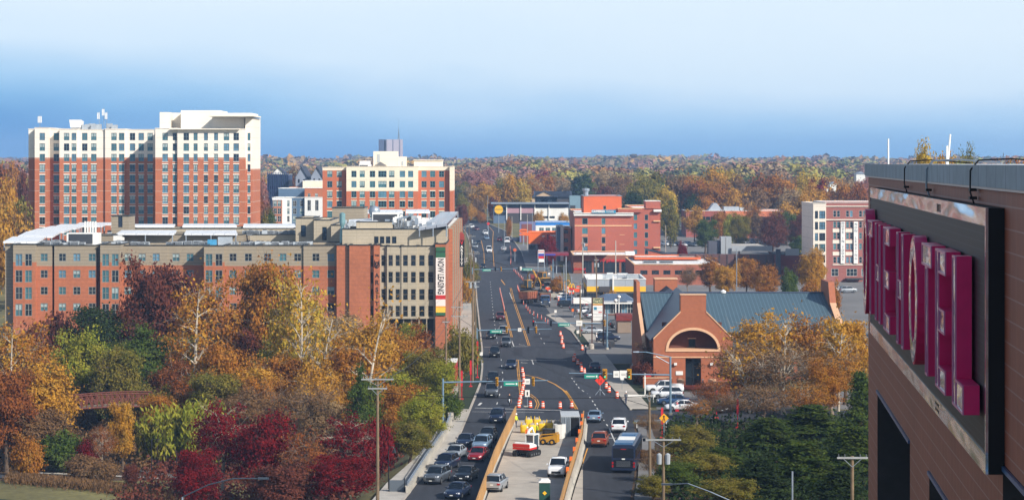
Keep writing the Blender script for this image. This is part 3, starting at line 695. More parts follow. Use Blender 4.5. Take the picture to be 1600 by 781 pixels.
b.prism([(cx-.5, yy-.06, cz+.35), (cx-.42, yy-.06, cz+.95), (cx-.28, yy-.06, cz+.5)], (0, .1, 0), blk_); b.prism([(cx+.5, yy-.06, cz+.35), (cx+.42, yy-.06, cz+.95), (cx+.28, yy-.06, cz+.5)], (0, .1, 0), blk_)
part('emblem', b, V1.root); text('THE', .45, blk_, V1.root, (cx, yy, zof(399, yy)), ext=.04)
# blade sign on the street side
yw = 505; bx = xof(721.5, yw)
bs = thing('blade_sign', 'black vertical sign with white letters projecting over the pavement', 'sign', (bx, yw, zof(395, yw)))
b = MB(); b.box(bx-.55, bx+.55, yw, yw+.5, zof(417, yw), zof(375, yw), black); b.box(bx-.85, bx-.6, yw, yw+.45, zof(414, yw), zof(378, yw), white); part('panel', b, bs)
b = MB(); b.prism([(bx-.9, yw-.1, zof(375, yw)), (bx+.6, yw-.1, zof(375, yw)), (bx+.5, yw-.1, zof(366, yw)), (bx-.1, yw-.1, zof(362, yw)), (bx-.8, yw-.1, zof(367, yw))], (0, .7, 0), mat('dull_red', (150, 60, 52), .7, var=.05)); part('crest', b, bs)
b = MB(); b.box(xs_+.3, bx-.3, yw+.15, yw+.3, zof(380, yw), zof(381.5, yw)+.2, steel); b.box(xs_+.3, bx-.3, yw+.15, yw+.3, zof(410, yw), zof(411, yw)+.2, steel); part('bracket', b, bs)
text('A\nR\nS\nI\nT\nY', .86, white, bs, (bx, yw-.03, zof(399, yw)), ext=.02, lh=.86, bold=.03)
b = MB(); cz = zof(379, yw)
b.prism([(bx-.35, yw-.06, cz+.4), (bx-.2, yw-.06, cz+.4), (bx, yw-.06, cz-.1), (bx+.2, yw-.06, cz+.4), (bx+.35, yw-.06, cz+.4), (bx+.06, yw-.06, cz-.4), (bx-.06, yw-.06, cz-.4)], (0, .05, 0), red); part('emblem', b, bs)
# solar canopies: racks of glossy panels
solar = lines_mat('solar_panel_glare', (222, 224, 226), (170, 176, 184), 0, 2.2, .10, .4, .0, .05); soldk = lines_mat('solar_panel_dark', (150, 156, 166), (64, 68, 78), 0, 2.0, .12, .2, 0, .05, axis2=1, period2=3.5, width2=.15)  # solar: sun glare put into the panel colour as near white
def canopy(name, pts, label, thick=.35, m=solar, posts=2):
    """pts: four roof corners (px, py, Y), nearer edge first"""
    P = [Vector((xof(a, y), y, zof(p, y))) for a, p, y in pts]; c = sum(P, Vector())/4
    r = thing(name, label, 'solar canopy', c, 0, 'solar canopies on the front apartment roof')
    b = MB(); u = Vector((0, 0, thick)); b.hexa([p-u for p in P]+P, m); part('panel', b, r)
    b = MB(); zf = min(p.z for p in P)-1.6
    n = max(2, int((P[1]-P[0]).length/9))
    for s in range(n+1):
        for a, d in ((P[0], P[1]), (P[3], P[2])):
            q = a.lerp(d, min(.97, max(.03, s/n))); b.tube((q.x, q.y, zf), (q.x, q.y, q.z-thick), .12, .12, steel)
    part('post', b, r)
can = [([(5, 377, 428), (58, 377.5, 428), (70, 370, 445), (20, 369.5, 445)], 'broad pale solar canopy at the near left corner of the roof'),
       ([(28, 368.5, 446), (82, 369, 446), (95, 361.5, 470), (42, 361.5, 470)], 'pale solar canopy second from the near left roof corner'),
       ([(45, 361, 471), (100, 361.5, 471), (112, 357, 495), (60, 357, 495)], 'pale solar canopy third from the near left roof corner'),
       ([(66, 356.5, 496), (118, 356.5, 496), (128, 353, 515), (80, 353, 515)], 'pale solar canopy fourth along the left edge of the roof'),
       ([(88, 352.5, 517), (160, 352.5, 517), (165, 350, 535), (95, 350, 535)], 'pale solar canopy farthest along the left edge of the roof'),
       ([(182, 364.5, 458), (272, 364.8, 458), (276, 359.5, 472), (190, 359.5, 472)], 'long white solar canopy above the left courtyard wall'),
       ([(288, 364.8, 458), (371, 365, 458), (369, 359.5, 472), (291, 359.5, 472)], 'long white solar canopy in the middle of the courtyard roof'),
       ([(200, 353, 494), (272, 353, 494), (274, 350, 507), (202, 350, 507)], 'white solar canopy on the rear roof beside the small taupe stair hut'),
       ([(285, 353, 494), (370, 353, 494), (368, 349.5, 507), (287, 349.5, 507)], 'white solar canopy on the rear roof right of centre'),
       ([(380, 353.5, 494), (462, 353.5, 494), (460, 349.5, 507), (381, 349.5, 507)], 'white solar canopy on the rear roof in front of the brick tower corner'),
       ([(572, 331.5, 520), (630, 331.5, 520), (628, 327.5, 530), (573, 327.5, 530)], 'white solar canopy behind the silver vent in front of the cream block'),
       ([(634, 331, 520), (672, 331, 520), (670, 327, 530), (634, 327, 530)], 'short white solar canopy farther toward the street'),
       ([(545, 346.5, 436), (592, 346, 436), (582, 341, 450), (545, 343, 450)], 'pale solar canopy beside the green grey vent hood'),
       ([(120, 350, 545), (178, 350, 545), (178, 347.5, 556), (125, 347.5, 556)], 'thin pale solar canopy left of the taupe stair hut')]
for p, l in can: canopy('solar_canopy', p, l)
canopy('solar_canopy', [(654, 356, 425), (699, 349, 425), (716, 330.5, 520), (690, 331, 520)], 'large tilted dark striped solar canopy over the street corner', .5, soldk)
# rooftop plant on the main block
rg = random.Random(9)
zr = Z(383.5)-.6
def place_units(px0, px1, y, z, n, lbl, sc=.75):
    for i in range(n):
        p = px0+(px1-px0)*(i+.5)/n+rg.uniform(-2, 2); unit(xof(p, y), y+rg.uniform(-.5, .5), z, rg.choice((0, 0, math.pi/2)), sc*rg.uniform(.85, 1.15), lbl)
place_units(62, 130, 431, zr, 9, 'pale grey air conditioning unit in the cluster above the left brick bays')
place_units(66, 128, 437, zr, 7, 'pale grey air conditioning unit in the back row above the left brick bays')
place_units(160, 232, 433, zr, 11, 'small grey air conditioning unit in the row left of the maroon oak top')
place_units(262, 372, 434, zr, 16, 'small grey air conditioning unit in the row above the shaded recess')
place_units(376, 488, 434, zr, 15, 'small grey air conditioning unit in the row left of the brick stair tower', .7)
place_units(380, 460, 466, zof(366.8, 461)-.3, 10, 'grey air conditioning unit on the beige courtyard wing', .7)
place_units(598, 650, 440, zof(358.8, 427)-.3, 9, 'grey air conditioning unit beside the tilted dark solar canopy', 1.0)
place_units(580, 650, 452, 21.4, 8, 'grey air conditioning unit behind the beige penthouse wall', 1.0)
b = MB(); x, z, y = xof(129, 434), zr, 434; b.box(x-3, x+3, y, y+3, z+.3, z+2.6, white); b.box(x-2.6, x+1.9, y-.08, y-.01, z+.5, z+2.4, louv)
solo('air_handler', b, 'large white air handler with a dark louvred face on the left roof', 'air conditioner', (x, y, z))
b = MB(); x = xof(120, 432)
for k in range(5): b.box(x-1+k*.5, x-.7+k*.5, 445, 445.4, zr, zr+4.5, white)
solo('flue_stack', b, 'row of slim white flues rising behind the left air handler', 'chimney', (x, 445, zr))
b = MB(); x = xof(336, 430); b.box(x-1.3, x+.25, 429, 430.5, zr, zr+1.5, mat('tarpaulin_blue', (64, 140, 180), .6, var=.1)); b.box(x+.3, x+2.9, 431.6, 433, zr, zr+1.9, hvac_m)
solo('covered_unit', b, 'rooftop unit wrapped in a bright blue cover', 'air conditioner', (x, 430, zr))
b = MB(); x = xof(535, 431); z = Z(358.8); b.lathe((x, 431, zr), [(.5, 0), (.5, 2.2), (.35, 3.8), (.55, 4.6), (.55, 6.3), (.2, 6.5), (0, 6.5)], mat('verdigris', (112, 146, 150), .5, .3, var=.1), 12)
for k in range(9): b.cbox(x+rg.uniform(0, 2.6), 431+rg.uniform(-.5, 1), zr+rg.uniform(3.0, 5), .7, .7, .8, hvac_m)
solo('vent_hood', b, 'tall grey green vent stack at the edge of the beige penthouse', 'vent', (x, 431, zr))
b = MB(); x = xof(585, 446); z = 21.2; b.lathe((x, 446, z), [(.6, 0), (.6, 2.6), (1.0, 3.0), (1.15, 3.6), (.9, 4.3), (0, 4.6)], steel, 14); solo('turbine_vent', b, 'round silver turbine vent on the beige penthouse roof', 'vent', (x, 446, z), smooth=True)
b = MB(); x = xof(602, 441); z = 22.0; b.box(x-2.5, x+2.6, 441, 444, z, z+2.6, white); b.box(x-2.3, x+2.3, 440.9, 440.99, z+.4, z+2.2, louv); solo('air_handler', b, 'white air handler with dark louvres behind the four window storey', 'air conditioner', (x, 441, z))
b = MB()
for k in range(26):
    t = k/26; q = (xof(604, 440)+t*9, 436+rg.uniform(0, 9), 22.0+rg.uniform(-.2, 1.6)); b.cbox(*q, rg.uniform(.3, 1.2), rg.uniform(.3, 1), rg.uniform(.4, 1.3), rg.choice([hvac_m, white, steel, louv]))
for k in range(6): b.path([(xof(608+k*5, 440), 438, 21.8), (xof(608+k*5, 440), 438, 23+k*.1), (xof(620+k*5, 440), 443, 23.5+k*.15)], .08, steel)
solo('roof_pipework', b, 'tangle of silver ducts and pipes below the tilted solar canopy', 'pipes', (xof(625, 440), 438, 21.4))['kind'] = 'stuff'
b = MB()
for k in range(30): q = (xof(rg.uniform(100, 185), 450), 446+rg.uniform(0, 40), 17.8); b.box(q[0], q[0]+rg.uniform(.4, 2), q[1], q[1]+.8, 17.6, 17.6+rg.uniform(.6, 2.6), rg.choice([hvac_m, white, louv]))
solo('roof_plant', b, 'scatter of grey and white machinery between the left solar canopies', 'machinery', (xof(140, 450), 450, 17.6))

# ================================================================ right of the road
def sign_text(s, size, m, root, px, py, y, **k): return text(s, size, m, root, (xof(px, y), y, zof(py, y)), **k)
# hotel with orange penthouse
Y = 735.0; X = lambda px, y=735.0: xof(px, y); Z = lambda py, y=735.0: zof(py, y)
rose = lines_mat('rose_brick', (168, 90, 70), (152, 92, 80), 2, 3.05, .10, var=.09); tan = mat('tan_band', (222, 178, 134), .8, var=.05); ter = mat('orange_panel', (204, 100, 58), .8, var=.06); drk = mat('dark_red_brick', (120, 52, 52), .85, var=.1)  # drk is a plain dark red brick
HB = Bld('hotel_building', 'rose brick hotel with orange panelled penthouse and blue rooftop sign', 'hotel', X(960), 750, 1)
sh = dict(frame=teal_f, vars=(0, 1, 2, 3), nx=1, nz=1); shl = dict(frame=teal_f, vars=(0, 1, 2, 3), nx=1, nz=1)
rws = [345.7, 360.6, 375.4, 389.7]
HB.block(X(898), X(989), Y, 800, 1, Z(333), [(0, rose)], [(X(914), Z(r), 1.75, 1.95) for r in rws]+[(X(943), Z(r), 1.2, 1.95) for r in rws], sh, cop=tan, parapet=.4, side_l=[(56-4*k, z, 1.2, 1.9) for k in (1, 3) for z in (Z(346), Z(361), Z(375), Z(390))])
HB.block(X(989.2), X(1032.5), 737, 790, 1, Z(325.5), [(0, rose)], [(X(c), Z(r), 1.1, 1.8) for c in (993.4, 1010.6) for r in (340, 353.7, 367.6, 380.8, 394.7)], sh, cop=tan, parapet=.4)
HB.block(X(1009.5), X(1032.4), 736.6, 748, Z(326), Z(314.7), [(0, rose)], [], sh, cop=white, parapet=.3)
HB.block(X(913), X(972.6), 741, 765, Z(334), Z(307), [(0, ter)], [(X(946), Z(325), .9, 1.2)], sh, cop=steel, parapet=.3)
HB.block(X(966), X(1003), 736.2, 741, Z(332), Z(326.5), [(0, rose)], [], sh, cop=tan, parapet=.3)
b = MB(); b.box(X(896.5), X(989.5), Y-.9, Y-.01, Z(337), Z(333.6), white); b.box(X(895.5), X(990), Y-1.2, Y-.3, Z(333.5), Z(332.3), white); b.box(X(898), X(987), Y-.12, Y-.01, Z(353.4), Z(351.8), tan)
for r in (352, 367.3, 381.8): b.box(X(909), X(918.5), Y-.1, Y-.01, Z(r+1), Z(r), tan); b.box(X(940), X(946.5), Y-.1, Y-.01, Z(r+1), Z(r), tan)
for r in (366.5, 381.5): b.box(X(968), X(976), Y-.1, Y-.01, Z(r+.6), Z(r), tan)
b.box(X(1021.5), X(1034), 735.8, 736.9, Z(331), Z(327.5), white); b.box(X(1021.5), X(1032.4), 736.4, 736.9, Z(346.5), Z(344.7), tan); b.box(X(1021.5), X(1032.4), 736.4, 736.9, Z(388), Z(386), tan); b.box(X(889.5, 800), X(898)-.01, Y+2, 799, Z(352.6), Z(351.6), tan) if False else None
part('cornice', b, HB.root)
sb = mat('sign_blue', (44, 128, 160), .5, var=0); b = MB(); b.box(X(924), X(962), 733.6, 734, Z(333), Z(327.8), sb); part('signboard', b, HB.root)
text('CAMBRIA', 1.0, white, HB.root, (X(934.5), 733.5, Z(330.3)), ext=.02, bold=.04); text('hotels', .95, white, HB.root, (X(953), 733.5, Z(330.3)), ext=.02); HB.done()
b = MB(); b.lathe((X(917), 745, Z(307)), [(.8, -.2), (.8, 1.4), (1.2, 1.7), (1.2, 2.4), (0, 2.6)], steel, 10); solo('roof_vent', b, 'blue grey vent turret above the orange penthouse', 'vent', (X(917), 745, Z(307)))
# pharmacy podium
Y = 698.0; X = lambda px, y=698.0: xof(px, y); Z = lambda py, y=698.0: zof(py, y)
PB = Bld('pharmacy', 'dark brick pharmacy with tall shop windows and red lettering below the rose hotel', 'shop', X(940), 710)
pbk = brick_o
PB.block(X(896), X(991), Y, 730, .7, Z(399), [(0, mat('podium_brick', (140, 84, 64), .85, var=.1))], [(X(c_), Z(417), w_, 3.6) for c_, w_ in ((917, 3.0), (935, 2.8), (955.5, 4.6), (978, 2.8))], dict(frame=dframe, vars=(0, 3), nz=2), cop=tan, parapet=.3)
text('CVS pharmacy', 1.35, red, PB.root, (X(955.5), Y-.15, Z(406.6)), ext=.06, sx=1.25, bold=.05)
b = MB(); b.box(X(899), X(950), Y-2.5, Y-.1, Z(397.5), Z(396), white); part('canopy', b, PB.root)
text('pharmacy', .9, red, PB.root, (X(906), Y-.15, Z(420)), ext=.05, bold=.04)
b = MB(); b.box(X(914), X(915), Y-.3, Y-.1, Z(436), Z(424), red); part('red_pier', b, PB.root); PB.done()
# long low brick shops right of it
Y = 640.0; X = lambda px, y=640.0: xof(px, y); Z = lambda py, y=640.0: zof(py, y)
LB = Bld('shop_row', 'long low brick shop building with white flat roof right of the pharmacy', 'shop', X(1055), 650)
br3 = lines_mat('plain_brick', (158, 92, 70), (138, 84, 66), 2, .8, .06, var=.1)
LB.block(X(991), X(1125), Y, 690, 0, Z(413.5), [(0, br3)], [(X(c), Z(425.5), 2.0, 1.2) for c in (1006, 1024, 1042, 1060, 1075, 1092)], dict(frame=dframe, vars=(0, 3), nx=2, nz=1), cop=tan, parapet=.3)
LB.block(X(991.5, 672), X(1095, 672), 672, 690.5, Z(413), zof(402, 672), [(0, ter)], [], sh, cop=brick_o, parapet=.3)
LB.done()
for px in (1019, 1045):
    b = MB(); x = X(px); b.box(x-2, x+2, 650, 652, Z(413)-.2, Z(410), hvac_m); b.box(x-1.8, x+1.8, 649.92, 649.99, Z(412.8), Z(410.6), louv); solo('rooftop_unit', b, 'flat grey machine on the white shop roof, '+('left one of two' if px < 1030 else 'right one of two'), 'air conditioner', (x, 651, Z(413)))
b = MB(); b.box(X(985), X(1000), 668, 671, Z(405), Z(399), white); b.prism([(X(1008, 700), 700, Z(401)), (X(1065, 700), 700, zof(404, 700)), (X(1045, 700), 700, zof(396, 700)), (X(1012, 700), 700, zof(392, 700))], (0, 8, 0), dkr)
solo('dark_canopy', b, 'dark sloping canopy roof behind the low brick shops', 'roof', (X(1030), 700, 6))
# fast food restaurant
Y = 560.0; X = lambda px, y=560.0: xof(px, y); Z = lambda py, y=560.0: zof(py, y)
MC = Bld('restaurant', 'flat white roofed fast food restaurant with grey fascia and yellow band', 'restaurant', X(965), 570)
silver = lines_mat('silver_fascia', (172, 178, 184), (140, 146, 154), 0, 2.5, .08, .4, .3, .05); yel = mat('bright_yellow', (232, 178, 30), .6, var=.03); gdk = mat('dark_wall', (66, 62, 62), .8, var=.1)
MC.block(X(917), X(1009), Y, 585, 0, Z(436.5), [(0, gdk), (Z(455.5), yel), (Z(447.5), silver)], [(X(c), Z(464), 2.4, 1.9) for c in (925, 945, 965, 985)], dict(frame=dframe, vars=(0, 3)), cop=white, parapet=.5)
b = MB(); b.box(X(936), X(953.5), Y-.6, Y-.02, Z(456), Z(447.4), gdk); b.box(X(956.8), X(959), Y-.7, Y-.02, Z(462), Z(430), white)
part('fascia', b, MC.root)
MC.done()
b = MB()
for k in range(9): x = X(rg.uniform(925, 1005)); b.cbox(x, 563+rg.uniform(0, 15), Z(436.5)+.2, rg.uniform(1.5, 3.5), 2, rg.uniform(.8, 1.8), white if k % 2 else hvac_m)
b.box(X(966), X(980), 565, 567, Z(436), Z(431.5), silver)
solo('roof_plant', b, 'white and silver plant boxes on the fast food restaurant roof', 'machinery', (X(965), 570, Z(436)))
b = MB(); x = X(990.5, 540)
# low blue grey roofed shop
Y = 516.0; X = lambda px, y=516.0: xof(px, y); Z = lambda py, y=516.0: zof(py, y)
slate = lines_mat('slate_metal', (100, 116, 138), (82, 98, 120), 0, .6, .06, .5, .3, .06)
SB = Bld('shop', 'low shop with hipped blue grey roof and dark brick bays beside the gabled building', 'shop', X(965), 525)
SB.block(X(943), X(990), Y, 531, 0, Z(471), [(0, mat('brown_brick', (112, 74, 62), .85, var=.1))], [(X(c), Z(482), 1.3, 2.3) for c in (950, 958.5, 967, 976, 985)], dict(frame=wframe, vars=(0, 3, 2)), parapet=.2, cop=white)
b = MB(); x0, x1 = X(934), X(994); z0 = Z(472); z1 = zof(459, 523)
b.hexa([(x0, Y-1.2, z0), (x1, Y-1.2, z0), (x1, 532, z0), (x0, 532, z0), (x0+2, 522, z1), (x1-2, 522, z1), (x1-2, 525, z1), (x0+2, 525, z1)], slate); b.box(x0, x1-1, Y-1.3, Y-1.21, z0-.3, z0+.1, white); part('hipped_roof', b, SB.root)
b = MB(); b.prism([(X(960), Y-1.5, z0+.2), (X(970), Y-1.5, z0+1.7), (X(980), Y-1.5, z0+.2)], (0, 4, 0), slate); part('dormer', b, SB.root); SB.done()
b = MB(); Y = 505.0; b.box(xof(896, Y), xof(925, Y), Y, Y+6, zof(475, Y)+.1, zof(467, Y), white)
for c in (898, 909, 922): b.tube((xof(c, Y), Y+3, 0), (xof(c, Y), Y+3, zof(475, Y)+.1), .15, .15, steel)
solo('canopy', b, 'white flat forecourt canopy beside the shopping centre sign', 'canopy', (xof(910, Y), Y, 0))
b = MB(); Y = 462.0; x0, x1 = xof(965, Y), xof(986, Y); b.box(x0, x1, Y, Y+6, 0, zof(501, Y), mat('drab_wall', (140, 122, 106), .85, var=.08)); b.box(x0-.3, x1+.3, Y-.3, Y+6.3, zof(501, Y)+.004, zof(492, Y), mat('maroon_roof', (120, 44, 40), .8, var=.08))
solo('hut', b, 'small drab hut with dark red roof beside the gabled brick building', 'hut', (x0, Y, 0))
# shopping centre pylon sign
Y = 430.0; X = lambda px, y=430.0: xof(px, y); Z = lambda py, y=430.0: zof(py, y); g0 = gbase(Y)
ps = thing('pylon_sign', 'tall brown framed shopping centre sign with white tenant panel', 'sign', (X(934), Y, g0))
brn = mat('sign_brown', (86, 58, 48), .7, var=.05)
b = MB(); b.box(X(924.2), X(926), Y, Y+.5, g0, Z(464.5), brn); b.box(X(941.8), X(943.6), Y, Y+.5, g0, Z(464.5), brn); b.box(X(926)+.003, X(941.8)-.003, Y+.05, Y+.45, Z(502), Z(464.8), brn); part('frame', b, ps)
b = MB(); b.box(X(926.4), X(941.4), Y-.03, Y+.04, Z(501), Z(477), white); b.box(X(926.4), X(941.4), Y-.03, Y+.04, Z(474.6), Z(465.6), mat('sign_cream', (196, 190, 150), .7, var=0)); b.box(X(926.4), X(941.4), Y-.03, Y+.04, Z(476.6), Z(474.9), org); part('panel', b, ps)
text('CAMPUS\nVILLAGE', .5, mat('sign_green', (28, 62, 40), .6, var=0), ps, (X(934), Y-.05, Z(470)), ext=.01, lh=.95, bold=.012)
b = MB()
for k, pz in enumerate((481, 485.5, 490.5, 495.5)): b.box(X(927), X(941), Y-.04, Y-.031, Z(pz)+.02, Z(pz)+.05, blk_)
b.box(X(935), X(940.5), Y-.045, Y-.031, Z(488.5), Z(487), red); b.box(X(928), X(932.5), Y-.045, Y-.031, Z(484), Z(479.5), sb); part('tenant_panel', b, ps)
# gabled brick building with arch
Yp = 352.0; X = lambda px, y=352.0: xof(px, y); Z = lambda py, y=352.0: zof(py, y)
bk = lines_mat('gable_brick', (158, 92, 62), (152, 96, 68), 2, .6, .05, var=.1); stone = mat('sandstone', (212, 168, 132), .8, var=.06)
seam = lines_mat('standing_seam', (82, 104, 114), (116, 138, 148), 0, .62, .07, .45, .3, .05); seamd = mat('seam_shaded', (60, 72, 92), .45, .3, var=.05)  # seamd: darker copy of the seam metal, gable slope shade in its colour
G = Bld('gabled_hall', 'brick hall with steep blue grey metal roof and great arched entrance gable', 'building', X(1083), 366, 0)
out = [(1021, 605), (1145.5, 605), (1145.5, 530), (1103.3, 488), (1103.3, 461), (1063.5, 461), (1063.5, 488), (1021, 530)]
# gable face with arch and door cut out: vertical strips between the lower and the upper outline
def up(px):
    for (a, b_), (c, d) in zip(out[2:], out[3:]):
        if c <= px <= a and a != c: return b_+(d-b_)*(a-px)/(a-c)
    return 530
mb = MB(); aw, acx, ab, ar = 38.5, 1083, 545.5, 30.0
def arch(px):
    t = (px-acx)/aw
    return None if abs(t) >= 1 else ab-ar*math.sqrt(1-t*t)
cuts = sorted(set([1021, 1063.5, 1103.3, 1145.5, 1071, 1095.5]+[acx+aw*math.cos(math.pi*k/20) for k in range(21)]+[1022+6*i for i in range(20)]))
eps = 1e-4
for a, c in zip(cuts[:-1], cuts[1:]):
    m_ = (a+c)/2; ua, uc = up(a+eps), up(c-eps); P = lambda px, py, y=Yp: (X(px), y, Z(py))
    spans = []
    if 1071 <= m_ <= 1095.5: lowa = 559.5
    else: lowa = 606
    if abs(m_-acx) < aw:
        spans.append(((a, lowa), (c, lowa), (c, ab), (a, ab))); aa = arch(a) or ab; ac = arch(c) or ab
        spans.append(((a, aa), (c, ac), (c, uc), (a, ua)))
        mb.poly([P(a, aa), P(c, ac), P(c, ac, Yp+2.5), P(a, aa, Yp+2.5)], bk)
    else: spans.append(((a, lowa), (c, lowa), (c, uc), (a, ua)))
    for q in spans: mb.poly([P(*t) for t in q], bk)
mb.poly([P(acx-aw, ab), P(acx+aw, ab), P(acx+aw, ab, Yp+2.5), P(acx-aw, ab, Yp+2.5)], stone)
for px in (1071, 1095.5): mb.poly([P(px, 606), P(px, 559.5), P(px, 559.5, Yp+1), P(px, 606, Yp+1)], bk)
mb.poly([P(1071, 559.5), P(1095.5, 559.5), P(1095.5, 559.5, Yp+1), P(1071, 559.5, Yp+1)], bk)
mb.box(X(1036), X(1130), Yp+2.5, Yp+2.8, Z(560), Z(505), mat('recess_shade_brick', (96, 58, 46), .85, var=.1))  # recess back wall, the arch's shade painted in as darker brick
part('gable_wall', mb, G.root)
b = MB(); b.box(X(1078), X(1088), Yp+2.3, Yp+2.49, Z(545), Z(531), GL[0]); b.box(X(1076.5), X(1089.5), Yp+2.35, Yp+2.48, Z(531), Z(529.6), stone); part('inner_window', b, G.root)
b = MB(); prev = None
for k in range(25):
    a = math.pi*k/24; ro, ri = 1.1, 1.0
    q = [(X(acx+aw*math.cos(a)), Z(ab-ar*math.sin(a))), (X(acx+(aw+4)*math.cos(a)), Z(ab-(ar+4)*math.sin(a)))]
    if prev: b.hexa([(prev[0][0], Yp-.12, prev[0][1]), (prev[1][0], Yp-.12, prev[1][1]), (q[1][0], Yp-.12, q[1][1]), (q[0][0], Yp-.12, q[0][1]), (prev[0][0], Yp+.1, prev[0][1]), (prev[1][0], Yp+.1, prev[1][1]), (q[1][0], Yp+.1, q[1][1]), (q[0][0], Yp+.1, q[0][1])], stone)
    prev = q
b.box(X(1040), X(1126), Yp-.12, Yp+.3, Z(549), Z(545.6), stone); b.box(X(1021), X(1145.5), Yp-.06, Yp-.003, Z(558.5), Z(556.8), stone)
for a, c in (((1021, 530), (1063.5, 488)), ((1145.5, 530), (1103.3, 488))):
    b.hexa([(X(a[0]), Yp-.1, Z(a[1])), (X(c[0]), Yp-.1, Z(c[1])), (X(c[0]), Yp+.5, Z(c[1])), (X(a[0]), Yp+.5, Z(a[1])), (X(a[0]), Yp-.1, Z(a[1])+.22), (X(c[0]), Yp-.1, Z(c[1])+.22), (X(c[0]), Yp+.5, Z(c[1])+.22), (X(a[0]), Yp+.5, Z(a[1])+.22)], stone)
b.box(X(1063), X(1104), Yp-.1, Yp+2.6, Z(461), Z(460), stone); part('stone_trim', b, G.root)
b = MB(); b.box(X(1071), X(1095.5), Yp+.9, Yp+1, 0, Z(559.5), GL[0])
for px in (1071.4, 1083, 1095): b.box(X(px)-.06, X(px)+.06, Yp+.82, Yp+.9, 0, Z(560), black)
for py in (567, 590): b.box(X(1071), X(1095.5), Yp+.84, Yp+.9, Z(py)-.05, Z(py)+.05, black)
part('door', b, G.root)
b = MB(); b.box(X(1056), X(1067), Yp-.1, Yp-.01, Z(585.5), Z(579.5), white); part('plaque', b, G.root)
b = MB()
for px in (1054, 1110.5): b.box(X(px)-.1, X(px)+.35, Yp-.4, Yp-.01, Z(570), Z(566.5), white)
part('wall_light', b, G.root)
# body sides of the gable block, its roof and the long roof
zs_, zg, zt = Z(530), Z(488), Z(461); xa, xb, xc, xd = X(1021), X(1063.5), X(1103.3), X(1145.5)
b = MB(); b.poly([(xa, Yp, 0), (xa, 366, 0), (xa, 366, zs_), (xa, Yp, zs_)], bk); b.poly([(xd, Yp, 0), (xd, 366, 0), (xd, 366, zs_), (xd, Yp, zs_)], bk)
b.poly([(xb, Yp, zg), (xb, Yp+2.6, zg), (xb, Yp+2.6, zt), (xb, Yp, zt)], bk); b.poly([(xc, Yp, zg), (xc, Yp+2.6, zg), (xc, Yp+2.6, zt), (xc, Yp, zt)], bk); b.poly([(xb, Yp+2.6, zg-2), (xc, Yp+2.6, zg-2), (xc, Yp+2.6, zt), (xb, Yp+2.6, zt)], bk); b.poly([(xb, Yp, zt-.02), (xc, Yp, zt-.02), (xc, Yp+2.6, zt-.02), (xb, Yp+2.6, zt-.02)], bk)
part('side_wall', b, G.root)
sl = (zg-zs_)/(xb-xa); xm = (xb+xc)/2; zrg = zg+(xm-xb)*sl
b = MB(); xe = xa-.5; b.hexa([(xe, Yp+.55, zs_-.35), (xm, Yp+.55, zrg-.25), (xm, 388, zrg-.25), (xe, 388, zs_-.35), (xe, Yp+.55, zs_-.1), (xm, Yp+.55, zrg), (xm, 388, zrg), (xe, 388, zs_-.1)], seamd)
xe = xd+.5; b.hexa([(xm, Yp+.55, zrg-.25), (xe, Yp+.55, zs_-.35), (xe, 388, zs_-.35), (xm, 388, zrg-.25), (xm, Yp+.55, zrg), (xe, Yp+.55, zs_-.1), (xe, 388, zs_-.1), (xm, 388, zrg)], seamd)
part('gable_roof', b, G.root)
y0, yr = 366.0, 385.0; ze, zr_ = zof(515.5, y0), zof(457.5, yr); xl_, xr_ = xof(1000, yr), xof(1287, yr)
b = MB(); b.hexa([(xl_, y0-.6, ze-.3), (xr_, y0-.6, ze-.3), (xr_, yr, zr_-.3), (xl_, yr, zr_-.3), (xl_, y0-.6, ze), (xr_, y0-.6, ze), (xr_, yr, zr_), (xl_, yr, zr_)], seam)
b.hexa([(xl_, yr, zr_-.3), (xr_, yr, zr_-.3), (xr_, 404, ze-.3), (xl_, 404, ze-.3), (xl_, yr, zr_), (xr_, yr, zr_), (xr_, 404, ze), (xl_, 404, ze)], seam); part('main_roof', b, G.root)
b = MB(); b.tube((xl_, yr, zr_+.05), (xr_, yr, zr_+.05), .16, .16, seamd); b.lathe((xof(1130, yr), yr, zr_), [(.5, 0), (.5, .3), (0, .6)], white, 10); part('ridge_cap', b, G.root)
G.wall((0, y0, 0), (1, 0, 0), xd+.01, xof(1285, y0), 0, ze-.3, [(xof(c, y0), zof(522, y0), 1.0, .95) for c in range(1150, 1284, 11)], [(0, bk)], style=dict(frame=dframe, vars=(0, 3), nx=1, nz=1)); b = MB(); b.poly([(xl_, y0, 0), (xa, y0, 0), (xa, y0, ze), (xl_, y0, ze)], bk); b.poly([(xl_, 404, 0), (xr_, 404, 0), (xr_, 404, ze), (xl_, 404, ze)], bk); part('rear_wall', b, G.root)
b = MB(); b.hexa([(xd+.02, 361.4, zof(541, 361.4)-.25), (xof(1285, 366), 361.4, zof(541, 361.4)-.25), (xof(1285, 366), y0-.01, zof(529, y0)-.25), (xd+.02, y0-.01, zof(529, y0)-.25), (xd+.02, 361.4, zof(541, 361.4)), (xof(1285, 366), 361.4, zof(541, 361.4)), (xof(1285, 366), y0-.01, zof(529, y0)), (xd+.02, y0-.01, zof(529, y0))], seam); part('lower_roof', b, G.root)
G.wall((0, 362, 0), (1, 0, 0), xd+.01, xof(1284, 362), 0, zof(541.5, 362)-.3, [(xof(c, 362), 1.9, 1.9, 2.8) for c in (1156, 1181, 1206, 1231, 1256)], [(0, bk)], style=dict(frame=dframe, vars=(0, 3)))
